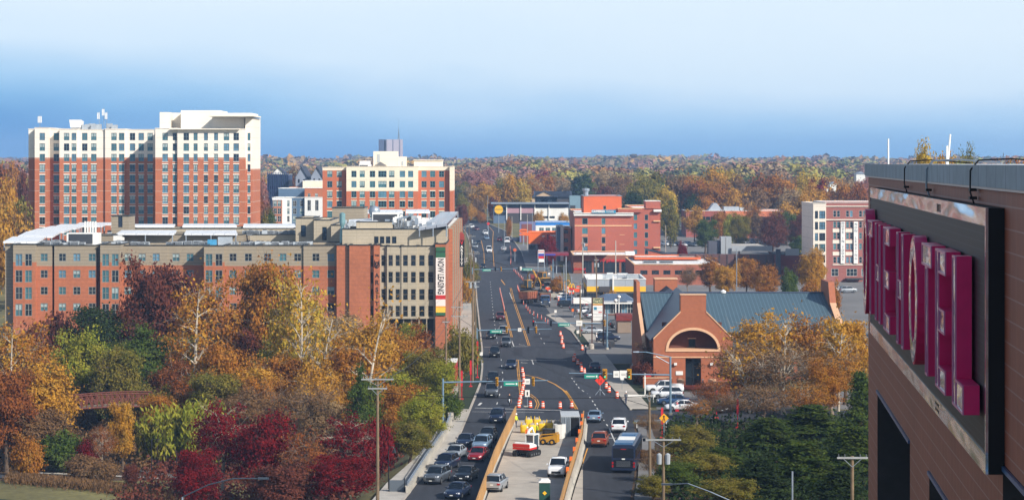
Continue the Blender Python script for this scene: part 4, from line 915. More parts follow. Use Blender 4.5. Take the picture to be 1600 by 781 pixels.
# end walls with sloping buttress tops
for px0, px1, nm in ((988, 998.5, 0), (1285, 1297, 1)):
    b = MB(); x0, x1 = xof(px0, 386)+(.3 if nm == 0 else 0), xof(px1-2.5, 386); zt_ = zof(438, 384)
    pr = [(x0, 358.5 if nm == 0 else 361, 0), (x0, 360, 5.0), (x0, 366, 7.4), (x0, 377, zof(473, 377)), (x0, 379, zt_), (x0, 388, zt_), (x0, 388.2, 11), (x0, 393, 7.4), (x0, 393.2, 0)]
    n_ = len(pr); Q = [(x1, p[1], p[2]) for p in pr]; b.poly(pr, bk); b.poly(Q[::-1], bk)
    for i in range(n_-1): b.poly([pr[i], Q[i], Q[i+1], pr[i+1]], stone if i in (1, 2) else bk)
    part('end_wall', b, G.root)
G.done()
b = MB(); Y = 420.0; b.box(xof(1023, Y), xof(1058.5, Y), Y, Y+4, 0, zof(436.5, Y), bk); b.box(xof(1022.6, Y), xof(1059, Y), Y-.1, Y+4.1, zof(436.5, Y)+.003, zof(435, Y), stone)
b.prism([(xof(1026, Y), Y-8, zof(458, Y)), (xof(1041, Y), Y-8, zof(446, Y)), (xof(1057, Y), Y-8, zof(458, Y))], (0, 7.9, 0), dkr)
solo('chimney_block', b, 'square brick block with small dark gable rising behind the metal roof', 'chimney', (xof(1040, Y), Y, 0))
# forecourt: brick terrace, low walls, urns
mb = MB(); mb.box(X(1040), X(1160), 346.5, Yp-.05, -.05, .12, mat('paving_brick', (150, 74, 58), .9, var=.12)); struct('terrace', mb)
b = MB(); b.box(X(1003), X(1048), 348.6, 349.1, 0, 1.5, bk); b.box(X(1003), X(1048), 348.5, 349.2, 1.504, 1.6, stone); solo('low_wall', b, 'low brick wall with stone coping left of the arched entrance', 'wall', (X(1025), 349, 0))
b = MB(); b.box(X(1106), X(1150), 347.6, 348.1, 0, 1.0, bk); b.box(X(1106), X(1150), 347.5, 348.2, 1.004, 1.08, stone); solo('low_wall', b, 'low brick wall right of the arched entrance behind bare branches', 'wall', (X(1128), 348, 0))
for px, l in ((1062, 'round stone urn left of the arched entrance door'), (1111, 'round stone urn right of the arched entrance door')):
    b = MB(); b.lathe((X(px), 350, .12), [(.25, 0), (.2, .2), (.5, .5), (.62, .85), (.55, 1.1), (.45, 1.15), (.4, 1.0), (0, 1.0)], stone, 14); solo('urn', b, l, 'planter', (X(px), 350, .12), smooth=True)
# office block with brick bands
Y = 900.0; X = lambda px, y=900.0: xof(px, y); Z = lambda py, y=900.0: zof(py, y)
OB = Bld('office_building', 'low office building of orange brick bands and dark ribbon windows among trees', 'office block', X(1155), 915)
ob = mat('band_brick', (206, 120, 84), .85, var=.06); ob2 = mat('band_brick_dark', (150, 82, 72), .85, var=.06)
for p0, p1, y, m in ((1072, 1133, 903, ob2), (1133.2, 1235, 900, ob)):
    OB.block(xof(p0, y), xof(p1, y), y, y+25, 4.9, zof(329.5, y), [(0, m)], [((xof(p0, y)+xof(p1, y))/2+(xof(p1, y)-xof(p0, y))*(k-3.5)/8, zof(r, y), (xof(p1, y)-xof(p0, y))/8-.15, h) for k in range(8) for r, h in ((341.5, 1.5), (355.5, 1.5), (369, 1.2))], dict(frame=dframe, vars=(0, 3, 0), nx=1, nz=1), cop=white, parapet=.3)
OB.done()
b = MB(); x = X(1118); b.prism([(X(1108), 905, Z(330)), (X(1131), 905, Z(330)), (X(1122), 905, Z(318)), (X(1117), 905, Z(318))], (0, 8, 0), mat('skylight', (186, 192, 200), .4, .3, var=.1)); b.box(X(1134), X(1158), 908, 914, Z(330), Z(323.5), silver); b.box(X(1159), X(1166), 908, 914, Z(330), Z(325), hvac_m)
solo('roof_plant', b, 'pale skylight and silver plant boxes on the banded office roof', 'machinery', (x, 905, Z(330)))
# walls and garage entrance in the middle distance
Y = 690.0; X = lambda px, y=690.0: xof(px, y); Z = lambda py, y=690.0: zof(py, y)
b = MB(); lg = mat('lift_grey', (150, 156, 160), .6, var=.06); b.box(X(1126.5), X(1143), Y, Y+5, .5, Z(370), lg); b.box(X(1133.5), X(1134.3), Y-.05, Y-.01, .6, Z(371), roofg); b.box(X(1107.5), X(1126.4), Y+1, Y+6, .5, Z(377), mat('dark_grey_wall', (78, 80, 90), .8, var=.08))
solo('stair_core', b, 'grey lift and stair core in front of the banded office', 'building', (X(1125), Y, .7))
b = MB(); g_ = mat('garage_brick', (92, 66, 64), .85, var=.1); b.box(X(1060), X(1206), Y-4, Y-1, .5, Z(396.5), g_); b.box(X(1143), X(1206), Y-.9, Y+40, Z(392), Z(388), concrete); b.box(X(1143), X(1206), Y-1, Y-.8, Z(392), Z(384), lg)
for k in range(12): b.box(X(1062+12*k), X(1063+12*k), Y-4.2, Y-4.01, .5, Z(397), gdk)
solo('parking_deck', b, 'long low dark brick parking deck behind orange street trees', 'car park', (X(1130), Y, .7))
b = MB(); b.box(X(1207), X(1247), Y-10, Y+10, .5, Z(396), drk); b.box(X(1206), X(1213), Y-11, Y-10.02, .5, Z(387), mat('dark_grey_wall', (78, 80, 90))); b.box(X(1221), X(1242), Y-10.4, Y-10.05, Z(397), Z(386.5), lg); b.box(X(1206), X(1248), Y-10.3, Y+10, Z(396)+.003, Z(394.5), gdk)
solo('low_building', b, 'low dark red and grey building left of the apartments with white banners', 'building', (X(1227), Y, .7))
# apartments with white banners (right)
Y = 655.0; X = lambda px, y=655.0: xof(px, y); Z = lambda py, y=655.0: zof(py, y)
AB = Bld('apartment_block', 'brick apartment block with cream corner bay and two long white banners', 'apartment block', X(1320), 668, 0)
rb_ = lines_mat('red_brick', (150, 92, 84), (130, 74, 68), 2, 3.1, .08, var=.09); cb_ = lines_mat('cream_bay', (226, 214, 198), (196, 184, 168), 2, 3.1, .12, var=.04)
AB.block(X(1270), X(1290), 654, 680, 0, Z(318), [(0, cb_)], [(X(1275), Z(r), .9, 2.2) for r in (335.5, 352.6, 370, 387, 404, 421)]+[(X(1284), Z(r), 1.7, 2.2) for r in (335.5, 352.6, 370, 387, 404, 421)], dict(frame=dframe, vars=(1, 2, 3, 0)), cop=cb_, parapet=.4)
rr = (334, 351, 368.4, 385, 406)
AB.block(X(1290.2), X(1385), 655, 680, 0, Z(316.5), [(0, rb_)], [(X(c), Z(r), .85, 1.8) for c in (1304.2, 1310, 1324.2, 1330.2, 1344.5, 1350.5, 1362, 1368) for r in rr]+[(X(c), Z(425.5), w_, 2.1) for c, w_ in ((1304.5, 2.0), (1331, 3.0), (1352, 2.2))]+[(X(c), Z(443.5), w_, 2.2) for c, w_ in ((1304.5, 1.8), (1331, 2.4), (1352, 2.2))], dict(frame=wframe, vars=(0, 1, 3, 2)), cop=white, parapet=.4)
b = MB(); b.box(X(1290.5), X(1384), 654.75, 654.98, Z(323), Z(321.4), cb_); b.box(X(1290.5), X(1384), 654.7, 654.98, Z(344), Z(342.5), cb_); b.box(X(1301), X(1384), 654.8, 654.98, Z(414), Z(412.4), cb_)
for r in (359.5, 377, 395.5): b.box(X(1301), X(1313), 654.9, 654.985, Z(r+3.5), Z(r-2.2), cb_); b.box(X(1321), X(1333), 654.9, 654.985, Z(r+3.5), Z(r-2.2), cb_)
part('stone_band', b, AB.root)
b = MB(); b.box(X(1320), X(1345), 651, 654.7, Z(436), Z(434), dframe); part('entrance_canopy', b, AB.root); AB.done()
for px, s, l in ((1316.7, 'M\nO\nV\nE\n \nI\nN\n \nT\nO\nD\nA\nY', 'left white banner reading MOVE IN TODAY on the right apartment block'), (1337, 'N\nO\nW\n \nL\nE\nA\nS\nI\nN\nG', 'right white banner reading NOW LEASING on the right apartment block')):
    bb = thing('banner', l, 'banner', (X(px), 654.6, Z(379)), 0, 'white banners'); b = MB(); b.box(X(px-3.4), X(px+3.4), 654.5, 654.7, Z(411.5), Z(346), white); part('cloth', b, bb)
    text(s, .95, mat('pale_lettering', (112, 122, 134), .7, var=0), bb, (X(px), 654.45, Z(377)), ext=.01, lh=.9 if px < 1320 else 1.02)
b = MB(); b.box(X(1330), X(1400), 648, 648.2, Z(312.5)-.0, Z(311.2), white)
# buildings up the road
y = 1000.0; X = lambda px, y=1000.0: xof(px, y); Z = lambda py, y=1000.0: zof(py, y)
LM = Bld('supermarket', 'long low building with dark clerestory strip, mauve and white walls beyond the shops', 'shop', X(830), 1010)
mauve = mat('mauve_brick', (168, 132, 142), .85, var=.05); nvy = mat('clerestory_navy', (44, 60, 84), .3, var=.05)
LM.block(X(771), X(791), y, 1025, 7.5, Z(322), [(0, mat('blue_grey_wall', (84, 104, 128), .6, var=.05))], [(X(c), Z(r), 1.3, 1.6) for c in (774, 779, 784, 788) for r in (327, 334)], dict(frame=dframe, vars=(0, 3), nx=1, nz=1), parapet=.3)
LM.block(X(791.3), X(836), y, 1025, 7.5, Z(319.5), [(0, gdk), (Z(333), mauve), (Z(325), nvy)], [], None, parapet=.3, cop=steel); LM.block(X(836.2), X(888), y, 1025, 7.5, Z(319.5), [(0, white), (Z(325), nvy)], [(X(856), Z(339.5), 6, 1.0)], dict(frame=dframe, vars=(0,)), parapet=.3, cop=steel)
b = MB(); b.box(X(767), X(890), 998, 1026, Z(319.3)+.15, Z(317.6), steel)
for c in (791, 813, 835, 857): b.box(X(c), X(c)+.4, 999.5, 999.95, Z(344), Z(320), white)
part('roof_slab', b, LM.root); LM.done()
gable('gabled_house', 'dark roofed building with beige bays beyond the long low shop', 831, 870, 1100, 0, 309, 299.5, mat('beige_wall', (186, 160, 130), .8, var=.05), dkr, 14)
b = MB(); y = 1098; b.box(xof(836, y), xof(893, y), y+2, y+16, gbase(y), zof(307, y), gdk); b.prism([(xof(834, y), y+1, zof(308, y)), (xof(894, y), y+1, zof(308, y)), (xof(890, y), y+8, zof(299, y)), (xof(838, y), y+8, zof(299, y))], (0, .1, 0), dkr); b.prism([(xof(834, y), y+1, zof(308, y)), (xof(834, y), y+8, zof(299, y)), (xof(834, y), y+15, zof(308, y))], (xof(894, y)-xof(834, y), 0, 0), dkr)
solo('long_building', b, 'long black roofed building behind the clerestory shop', 'building', (xof(860, y), y, gbase(y)))
b = MB(); y = 960; b.box(xof(890, y), xof(907, y), y, y+8, gbase(y), zof(306, y), mat('teal_grey', (112, 138, 150), .7, var=.05)); b.box(xof(891, y), xof(899, y), y-.1, y-.02, zof(330, y), zof(321, y), dframe); solo('tower_block', b, 'grey green tall box left of the orange penthouse', 'building', (xof(898, y), y, gbase(y)))
# blue fascia store, orange store, blue grey wall, brick house
Y = 880.0; X = lambda px, y=880.0: xof(px, y); Z = lambda py, y=880.0: zof(py, y)
SBu = Bld('store', 'store with bright blue fascia over a white front', 'shop', X(862), 890); bfa = mat('fascia_blue', (28, 118, 196), .5, var=.03)
SBu.block(X(837), X(890), Y, 900, gbase(Y)-.2, Z(347.4), [(0, white), (Z(352.2), bfa)], [(X(c), Z(358.5), 1.8, 1.4) for c in (846, 856, 866, 876)], dict(frame=wframe, vars=(2, 1)), parapet=.3); SBu.done()
b = MB(); y = 870; b.box(xof(812, y), xof(836.5, y), y, y+3, gbase(y)-.2, zof(346.5, y), mat('periwinkle_wall', (112, 114, 150), .8, var=.06)); b.box(xof(815, y), xof(831, y), y-.15, y-.02, gbase(y), zof(350, y), mat('dull_brick', (124, 72, 66), .8, var=.1)); solo('end_wall', b, 'periwinkle blue side wall with dull brick patch behind the oval sign', 'wall', (xof(824, y), y, gbase(y)))
Y = 800.0; X = lambda px, y=800.0: xof(px, y); Z = lambda py, y=800.0: zof(py, y); orr = mat('orange_wall', (228, 108, 36), .7, var=.04)
SO = Bld('store', 'bright orange walled store behind the red leaved tree', 'shop', X(850), 812)
SO.block(X(826), X(871), Y, 816, 1.8, Z(363.5), [(0, mat('low_grey', (120, 116, 120), .8)), (Z(381), orr)], [(X(c), Z(386), 2.2, 1.5) for c in (832, 845, 860)], dict(frame=dframe, vars=(0, 3)), parapet=.3, cop=orr)
b = MB(); b.box(X(854.5), X(858), Y-.2, Y-.02, Z(378), Z(366), gdk); b.box(X(859), X(869), Y-.12, Y-.02, Z(369.5), Z(366.5), wht); b.box(X(847), X(851), Y-.12, Y-.02, Z(370), Z(368), wht); part('panel', b, SO.root)
b = MB(); b.prism([(X(811), Y-2, Z(366)), (X(826), Y-2, Z(363)), (X(826), Y-2, Z(368)), (X(812), Y-2, Z(367.5))], (0, 4, 0), orr); part('awning', b, SO.root); SO.done()
Y = 765.0; X = lambda px, y=765.0: xof(px, y); Z = lambda py, y=765.0: zof(py, y)
BH = Bld('brick_block', 'narrow brick block with white corner pilaster and cornice left of the rose hotel', 'building', X(880), 772)
BH.block(X(870.2), X(875.6), Y, 785, 1.2, Z(354), [(0, mat('blue_grey_wall', (84, 104, 128)))], [], None, cop=white); BH.block(X(875.8), X(880.5), Y-.3, 785, 1.2, Z(354), [(0, white)], [], None, cop=white); BH.block(X(880.7), X(892), Y, 785, 1.2, Z(356), [(0, brick_o)], [(X(884.3), Z(r), 1.3, 1.3) for r in (362, 375.5, 388.5)], dict(frame=dframe, vars=(0, 3), nx=2), cop=white)
BH.done()
# petrol canopy and price sign
Y = 690.0; b = MB(); b.box(xof(851, Y), xof(889, Y), Y, Y+12, zof(399.5, Y), zof(396, Y), mat('canopy_maroon', (126, 36, 52), .6, var=.03)); b.box(xof(852, Y), xof(868, Y), Y-.1, Y-.01, zof(399, Y), zof(396.7, Y), mat('canopy_blue', (60, 70, 160), .5, var=0))
for c in (855, 870, 885): b.tube((xof(c, Y), Y+6, .5), (xof(c, Y), Y+6, zof(399.5, Y)), .2, .2, steel)
solo('petrol_canopy', b, 'maroon and blue petrol station canopy left of the pharmacy', 'canopy', (xof(870, Y), Y, .6))
Y = 660.0; X = lambda px, y=660.0: xof(px, y); Z = lambda py, y=660.0: zof(py, y)
r = thing('price_sign', 'white, red and blue petrol price sign on two posts', 'sign', (X(845.5), Y, gbase(Y)))
b = MB(); b.tube((X(840.6), Y+.1, .3), (X(840.6), Y+.1, Z(391)), .12, .12, steel); b.tube((X(850.4), Y+.1, .3), (X(850.4), Y+.1, Z(391)), .12, .12, steel); part('post', b, r)
b = MB(); b.box(X(841), X(850.2), Y, Y+.3, Z(396), Z(390.4), white); b.box(X(841), X(850.2), Y, Y+.3, Z(400), Z(396.2), mat('canopy_blue', (60, 70, 160))); b.box(X(841), X(850.2), Y, Y+.3, Z(404), Z(400.2), red); b.box(X(842), X(850.2), Y, Y+.3, Z(409.5), Z(404.4), white); part('panel', b, r)
text('EXXON', .5, red, r, (X(845.6), Y-.03, Z(393.2)), ext=.01, bold=.02)
def round_sign(px, py, base_py, Y, rad, m, label, s=None, oval=1.0):
    g = gbase(Y); x = xof(px, Y); z = zof(py, Y); r = thing('round_sign', label, 'sign', (x, Y, g)); b = MB()
    b.tube((x, Y+.15, g), (x, Y+.15, z), .13, .11, steel); part('post', b, r); b = MB()
    b.prism([(x+rad*oval*math.cos(a), Y-.05, z+rad*math.sin(a)) for a in [2*math.pi*k/18 for k in range(18)]], (0, .2, 0), m); part('disc', b, r)
    if s: text(s, rad*.5, blk_, r, (x, Y-.07, z), ext=.005)
round_sign(779.3, 327.5, 355, 930, 1.75, yel, 'yellow round sign high on a pole beside the far junction', 'SUNOCO')
round_sign(763, 349.5, 356, 890, .55, red, 'red round roadwork sign left of the yellow disc pole'); round_sign(804.5, 390.5, 398, 760, .55, ter, 'orange round roadwork sign at the end of the cone line')
round_sign(771.5, 375, 380, 820, .001, ter, 'x') if False else None
r = thing('oval_sign', 'orange oval sign on a brick base by the road bend', 'sign', (xof(818, 850), 850, gbase(850))); b = MB(); x, z = xof(818, 850), zof(361, 850); b.box(x-.25, x+.25, 850.1, 850.4, gbase(850), z, steel); part('post', b, r)
b = MB(); b.prism([(x+1.5*math.copysign(abs(math.cos(a))**.6, math.cos(a)), 849.9, z+.75*math.copysign(abs(math.sin(a))**.6, math.sin(a))) for a in [2*math.pi*k/20 for k in range(20)]], (0, .3, 0), orr); part('panel', b, r)
b = MB(); b.box(x-1.1, x+1.1, 849.86, 849.895, z-.16, z+.16, mat('sign_print', (120, 50, 24), .6, var=0)); part('lettering', b, r)  # lettering drawn as one dark brown band
# restaurant arches sign
Y = 540.0; X = lambda px, y=540.0: xof(px, y); Z = lambda py, y=540.0: zof(py, y)
r = thing('arches_sign', 'red sign board with golden double arches on a slim pole', 'sign', (X(893), Y, 0)); b = MB(); b.tube((X(893), Y+.2, 0), (X(893), Y+.2, Z(431)), .12, .1, steel); part('post', b, r)
b = MB(); b.box(X(889), X(897.4), Y, Y+.15, Z(453), Z(449), red); part('board', b, r)
b = MB()
for s in (-1, 1):
    pts = [(X(893)+s*(.32+.3*math.cos(a)), Y-.05, Z(450)+1.05*math.sin(a)) for a in [math.pi*k/10 for k in range(11)]]; b.path(pts, .1, yel, 5)
part('arches', b, r)
# ================================================================ near building with the big sign (right edge)
S_ = .0958
def W(a, z_, h): return (a+S_*z_, z_, h)
def wbox(b, a0, a1, y0, y1, z0, z1, m): return b.hexa([W(a0, y0, z0), W(a1, y0, z0), W(a1, y1, z0), W(a0, y1, z0), W(a0, y0, z1), W(a1, y0, z1), W(a1, y1, z1), W(a0, y1, z1)], m)
terra = lines_mat('terracotta_tile', (142, 74, 52), (160, 116, 106), 2, .42, .03, var=.10, axis2=1, period2=.74, width2=.02)
terra.node_tree.nodes['Principled BSDF'].inputs['Roughness'].default_value = .55
HT = Bld('near_building', 'near terracotta tiled building with stone coping filling the right edge', 'hotel', 30, 60, 0)
A = 5.1; YN, YF = 24.0, 86.6
U = Vector((S_, 1, 0)).normalized(); k_ = math.sqrt(1+S_*S_)
# the wall as seen from the street: faces left (west)
holes = [(66.3, 81.2, 0.0, H-7.96), (44.9, 59.8, 0.0, H-7.96), (26, 43.5, H-30, H-5.66)]
mb = MB(); cuts = [YF, 81.2, 66.3, 59.8, 44.9, 43.5, 26, YN]
for a, c in zip(cuts[:-1], cuts[1:]):
    h = [q for q in holes if q[0] <= (a+c)/2 <= q[1]]
    if not h: mb.poly([W(A, a, 0), W(A, c, 0), W(A, c, H-.46), W(A, a, H-.46)], terra)
    else:
        t = h[0][3]; mb.poly([W(A, a, t), W(A, c, t), W(A, c, H-.46), W(A, a, H-.46)], terra); mb.poly([W(A, a, t), W(A, c, t), W(A+1.2, c, t), W(A+1.2, a, t)], gdk)
        mb.poly([W(A, a, 0), W(A, a, t), W(A+1.2, a, t), W(A+1.2, a, 0)], gdk); mb.poly([W(A, c, 0), W(A, c, t), W(A+1.2, c, t), W(A+1.2, c, 0)], terra)  # far reveal and soffit painted dark for the shade inside the recess
mb.poly([W(A, YF, 0), W(A+45, YF, 0), W(A+45, YF, H-.46), W(A, YF, H-.46)], terra); mb.poly([W(A, YN, 0), W(A+45, YN, 0), W(A+45, YN, H-.46), W(A, YN, H-.46)], terra); mb.poly([W(A+45, YN, 0), W(A+45, YF, 0), W(A+45, YF, H-.46), W(A+45, YN, H-.46)], terra)
part('wall', mb, HT.root)
mb = MB()
for q in holes: mb.poly([W(A+1.2, q[0], q[2]), W(A+1.2, q[1], q[2]), W(A+1.2, q[1], q[3]), W(A+1.2, q[0], q[3])], GL[0])
part('window_wall', mb, HT.root)
mb = MB(); bl = mat('blue_flashing', (70, 104, 150), .35, .5, var=0)
for q in holes: wbox(mb, A-.06, A-.004, q[0], q[1], q[3]-.10, q[3]-.01, bl)
wbox(mb, A-.10, A-.004, YN, YF, H-.52, H-.475, mat('light_flashing', (190, 178, 176), .4, .4, var=0)); part('flashing', mb, HT.root)
cope = lines_mat('coping_stone', (150, 158, 168), (92, 98, 108), 1, 1.55, .05, var=.12)
mb = MB(); wbox(mb, A-.14, A+.5, YN, YF+.14, H-.47, H-.035, cope); wbox(mb, A+.5, A+45, YF-.4, YF+.14, H-.47, H-.035, cope); part('coping', mb, HT.root)
mb = MB(); mb.poly([W(A+.5, YN, H-.6), W(A+45, YN, H-.6), W(A+45, YF-.4, H-.6), W(A+.5, YF-.4, H-.6)], roofw); part('roof', mb, HT.root)
# sign frame
SG = thing('roof_sign', 'long black louvred sign board with polished frame carrying crimson letters', 'sign', W(4.8, 60, H-3.3)); SGl = Vector(W(4.8, 60, H-3.3))
chrome = bpy.data.materials.new('polished_metal'); chrome.use_nodes = True; t = chrome.node_tree; pb = t.nodes['Principled BSDF']; pb.inputs['Base Color'].default_value = (.82, .80, .78, 1); pb.inputs['Metallic'].default_value = .95; pb.inputs['Roughness'].default_value = .16
g = nd('ShaderNodeNewGeometry', t); n = nd('ShaderNodeTexNoise', t); n.inputs['Scale'].default_value = 1.0; n.inputs['Detail'].default_value = 1.5; bn = nd('ShaderNodeBump', t); bn.inputs['Strength'].default_value = .9; bn.inputs['Distance'].default_value = .25
mq = nd('ShaderNodeMapping', t); mq.inputs['Scale'].default_value = (.2, .22, 1.1); t.links.new(g.outputs['Position'], mq.inputs[0]); t.links.new(mq.outputs[0], n.inputs['Vector']); t.links.new(n.outputs[0], bn.inputs['Height']); t.links.new(bn.outputs[0], pb.inputs['Normal'])
louvb = lines_mat('louvre_black', (12, 12, 14), (34, 36, 44), 2, .16, .03, .5, .2, .05); matb = mat('matt_black', (16, 16, 18), .7, var=.1)
fn, ff = 43.2, 79.6; ft, fb = H-.84, H-5.83
mb = MB(); wbox(mb, 4.80, 5.09, fn, ff, fb, ft, matb); wbox(mb, 4.795, 5.095, fn-.02, fn, fb, ft, matb); part('box', mb, SG)
mb = MB(); wbox(mb, 4.77, 4.799, fn+.12, ff-.12, fb+.36, ft-.34, louvb); part('louvre', mb, SG)
mb = MB(); wbox(mb, 4.74, 4.80, fn, ff, ft-.34, ft, chrome); wbox(mb, 4.74, 4.80, fn, ff, fb, fb+.36, chrome); wbox(mb, 4.74, 4.80, fn, fn+.12, fb+.361, ft-.341, chrome); wbox(mb, 4.74, 4.80, ff-.12, ff, fb+.361, ft-.341, chrome); part('frame', mb, SG)
mb = MB()
for k in range(3):
    wbox(mb, 4.733, 4.739, 52.6+k*.35, 52.75+k*.35, ft-.28, ft-.1, matb)
for k in range(6): wbox(mb, 4.733, 4.739, 53.0+(k % 3)*.35, 53.15+(k % 3)*.35, fb+.08+(k//3)*.14, fb+.15+(k//3)*.14, matb)
part('bolt_plate', mb, SG)
crim = mat('crimson_paint', (228, 34, 104), .38, var=.07, spec=.6); face = chrome.copy(); face.name = 'mirror_face'; pf = face.node_tree.nodes['Principled BSDF']; pf.inputs['Base Color'].default_value = (.5, .58, .68, 1); pf.inputs['Roughness'].default_value = .1
lt, lb_, a0, a1 = H-1.84, H-4.81, 4.39, 4.72; sw = .62; mid = (lt+lb_)/2
def strokes(yf, yn, rects):
    mb = MB()
    for q in rects:
        wbox(mb, a0+.03, a1, q[0], q[1], q[2], q[3], crim)
        wbox(mb, a0+.018, a0+.03, q[0]+.05, q[1]-.05, q[2]+.05, q[3]-.05, face)
        for e in ((q[0], q[0]+.05, q[2], q[3]), (q[1]-.05, q[1], q[2], q[3]), (q[0]+.05, q[1]-.05, q[2], q[2]+.05), (q[0]+.05, q[1]-.05, q[3]-.05, q[3])):
            wbox(mb, a0, a0+.03, e[0], e[1], e[2], e[3], mat('letter_edge', (206, 120, 160), .3, var=0))
    mb.tube(W(a1, (yf+yn)/2, mid), W(4.78, (yf+yn)/2, mid), .1, .1, matb)
    part('letter', mb, SG)
# far end is the left of each letter
def Lx(f, n, w=sw): return (f-w, f)
strokes(50, 44, [(45.5-.0, 46.15, lb_, lt), (44.05, 45.5-.002, lb_, lb_+.56)][:2])                                            # L
strokes(50, 47.7, [(49.3, 50.0, lb_, lt), (47.7, 49.298, lt-.5, lt), (47.9, 49.298, mid-.25, mid+.25), (47.7, 49.298, lb_, lb_+.5)])   # E
strokes(53.5, 51.1, [(52.05, 52.65, lb_, lt-.502), (51.1, 53.6, lt-.5, lt)])                                                       # T
strokes(61.9, 59.6, [(61.3, 61.9, lb_, lt), (59.5, 60.1, lb_, lt), (60.102, 61.298, mid-.25, mid+.25)])                             # H
strokes(67.3, 64.6, [(66.7, 67.3, lb_, lt), (64.7, 66.698, lt-.5, lt), (65.0, 66.698, mid-.25, mid+.25), (64.7, 66.698, lb_, lb_+.5)])  # E
strokes(71.2, 68.9, [(70.6, 71.2, lb_, lt), (68.8, 69.4, lb_, lt), (69.402, 70.598, mid-.25, mid+.25)])                             # H
strokes(75, 72.7, [(73.5, 74.1, lb_, lt-.502), (72.6, 75.0, lt-.5, lt)])                                                           # T
def ring(yc, ry, zc, rz, th, n=28):
    mb = MB()
    for k in range(n):
        t0, t1 = 2*math.pi*k/n, 2*math.pi*(k+1)/n
        P = lambda a, t, q: W(a, yc+(ry-q)*math.cos(t), zc+(rz-q)*math.sin(t))
        mb.hexa([P(a0+.03, t0, th), P(a1, t0, th), P(a1, t0, 0), P(a0+.03, t0, 0), P(a0+.03, t1, th), P(a1, t1, th), P(a1, t1, 0), P(a0+.03, t1, 0)], crim)
        mb.hexa([P(a0+.015, t0, th-.05), P(a0+.03, t0, th-.05), P(a0+.03, t0, .05), P(a0+.015, t0, .05), P(a0+.015, t1, th-.05), P(a0+.03, t1, th-.05), P(a0+.03, t1, .05), P(a0+.015, t1, .05)], face)
    part('letter', mb, SG)
ring(56.4, 1.3, mid-.02, 1.58, .6); ring(76.95, 1.25, mid+.05, 1.75, .6)
# conduits over the coping and antenna rods
for i, (yy, lbl) in enumerate(((66, 'thin black cable looped over the coping, farthest of three'), (58.5, 'grey conduit arching over the coping, middle of three'), (47.7, 'black cable with two clamps hanging from the coping, nearest of three'))):
    mb = MB(); pts = [W(A+1.6, yy-1.2, H+.0), W(A+.6, yy-.5, H+.09), W(A-.02, yy-.1, H+.06), W(A-.18, yy, H-.15), W(A-.18, yy+.05, H-.6), W(A-.1, yy+.05, H-.84)]
    mb.path(pts, .018 if i != 1 else .026, black if i != 1 else steel, 6)
    for hh in ((H-.68,) if i < 2 else (H-.55, H-.72)): wbox(mb, A-.2, A-.05, yy-.08, yy+.2, hh-.03, hh+.03, black)
    solo('cable', mb, lbl, 'cable', pts[3])
mb = MB(); p = W(A+1.5, 50, H-.6); mb.tube(p, (p[0], p[1], H+.5), .015, .012, white)
for px, top, tilt, l in ((1388, 217, 0, 'thin upright white antenna rod at the far roof corner'), (1478, 210, .25, 'slanting white antenna rod behind the coping'), (1479.5, 228, 0, 'short upright antenna rod beside the slanting one')):
    y = 78 if px < 1400 else 66; mb = MB(); x = xof(px, y); mb.tube((x, y, H-.6), (x+tilt*.5, y, zof(top, y)), .035, .025, white, 6); solo('antenna_rod', mb, l, 'antenna', (x, y, H-.6))

# ================================================================ vehicles
CG = [glass('car_glass', (20, 26, 32), .06), glass('car_glass_light', (60, 74, 84), .06)]
tyre = mat('tyre', (24, 24, 26), .85, var=0); rimm = mat('rim', (130, 134, 138), .35, .7, var=0); lampw = mat('headlamp', (225, 228, 232), .12, var=0, spec=.8); lampr = mat('tail_lamp', (150, 16, 18), .2, var=0, spec=.8); trim = mat('trim', (26, 27, 29), .5, var=0); plate = mat('number_plate', (214, 214, 208), .5, var=0)
def paint(n, c, me=.3): 
    m = mat('paint_'+n, c, .28, me, var=0, spec=.7); m.node_tree.nodes['Principled BSDF'].inputs['Coat Weight'].default_value = .6; return m
PT = dict(white=paint('white', (222, 224, 226), 0), silver=paint('silver', (152, 158, 164)), grey=paint('grey', (84, 90, 98)), black=paint('black', (20, 22, 26)), navy=paint('navy', (28, 40, 66)), blue=paint('blue', (52, 84, 124)), red=paint('red', (150, 24, 32)), maroon=paint('maroon', (92, 24, 36)), copper=paint('copper', (150, 72, 44)), lblue=paint('light_blue', (122, 146, 170)))
def ring_sec(y, hw, z0, z1, crown=.04, tuck=.93):
    zm = (z0+z1)/2
    R_ = [(-hw*tuck, z0), (-hw, z0+(zm-z0)*.5), (-hw, zm+(z1-zm)*.45), (-hw*.95, z1-.05), (-hw*.82, z1), (0, z1+crown), (hw*.82, z1), (hw*.95, z1-.05), (hw, zm+(z1-zm)*.45), (hw, z0+(zm-z0)*.5), (hw*tuck, z0)]
    return [(x, y, z) for x, z in R_]
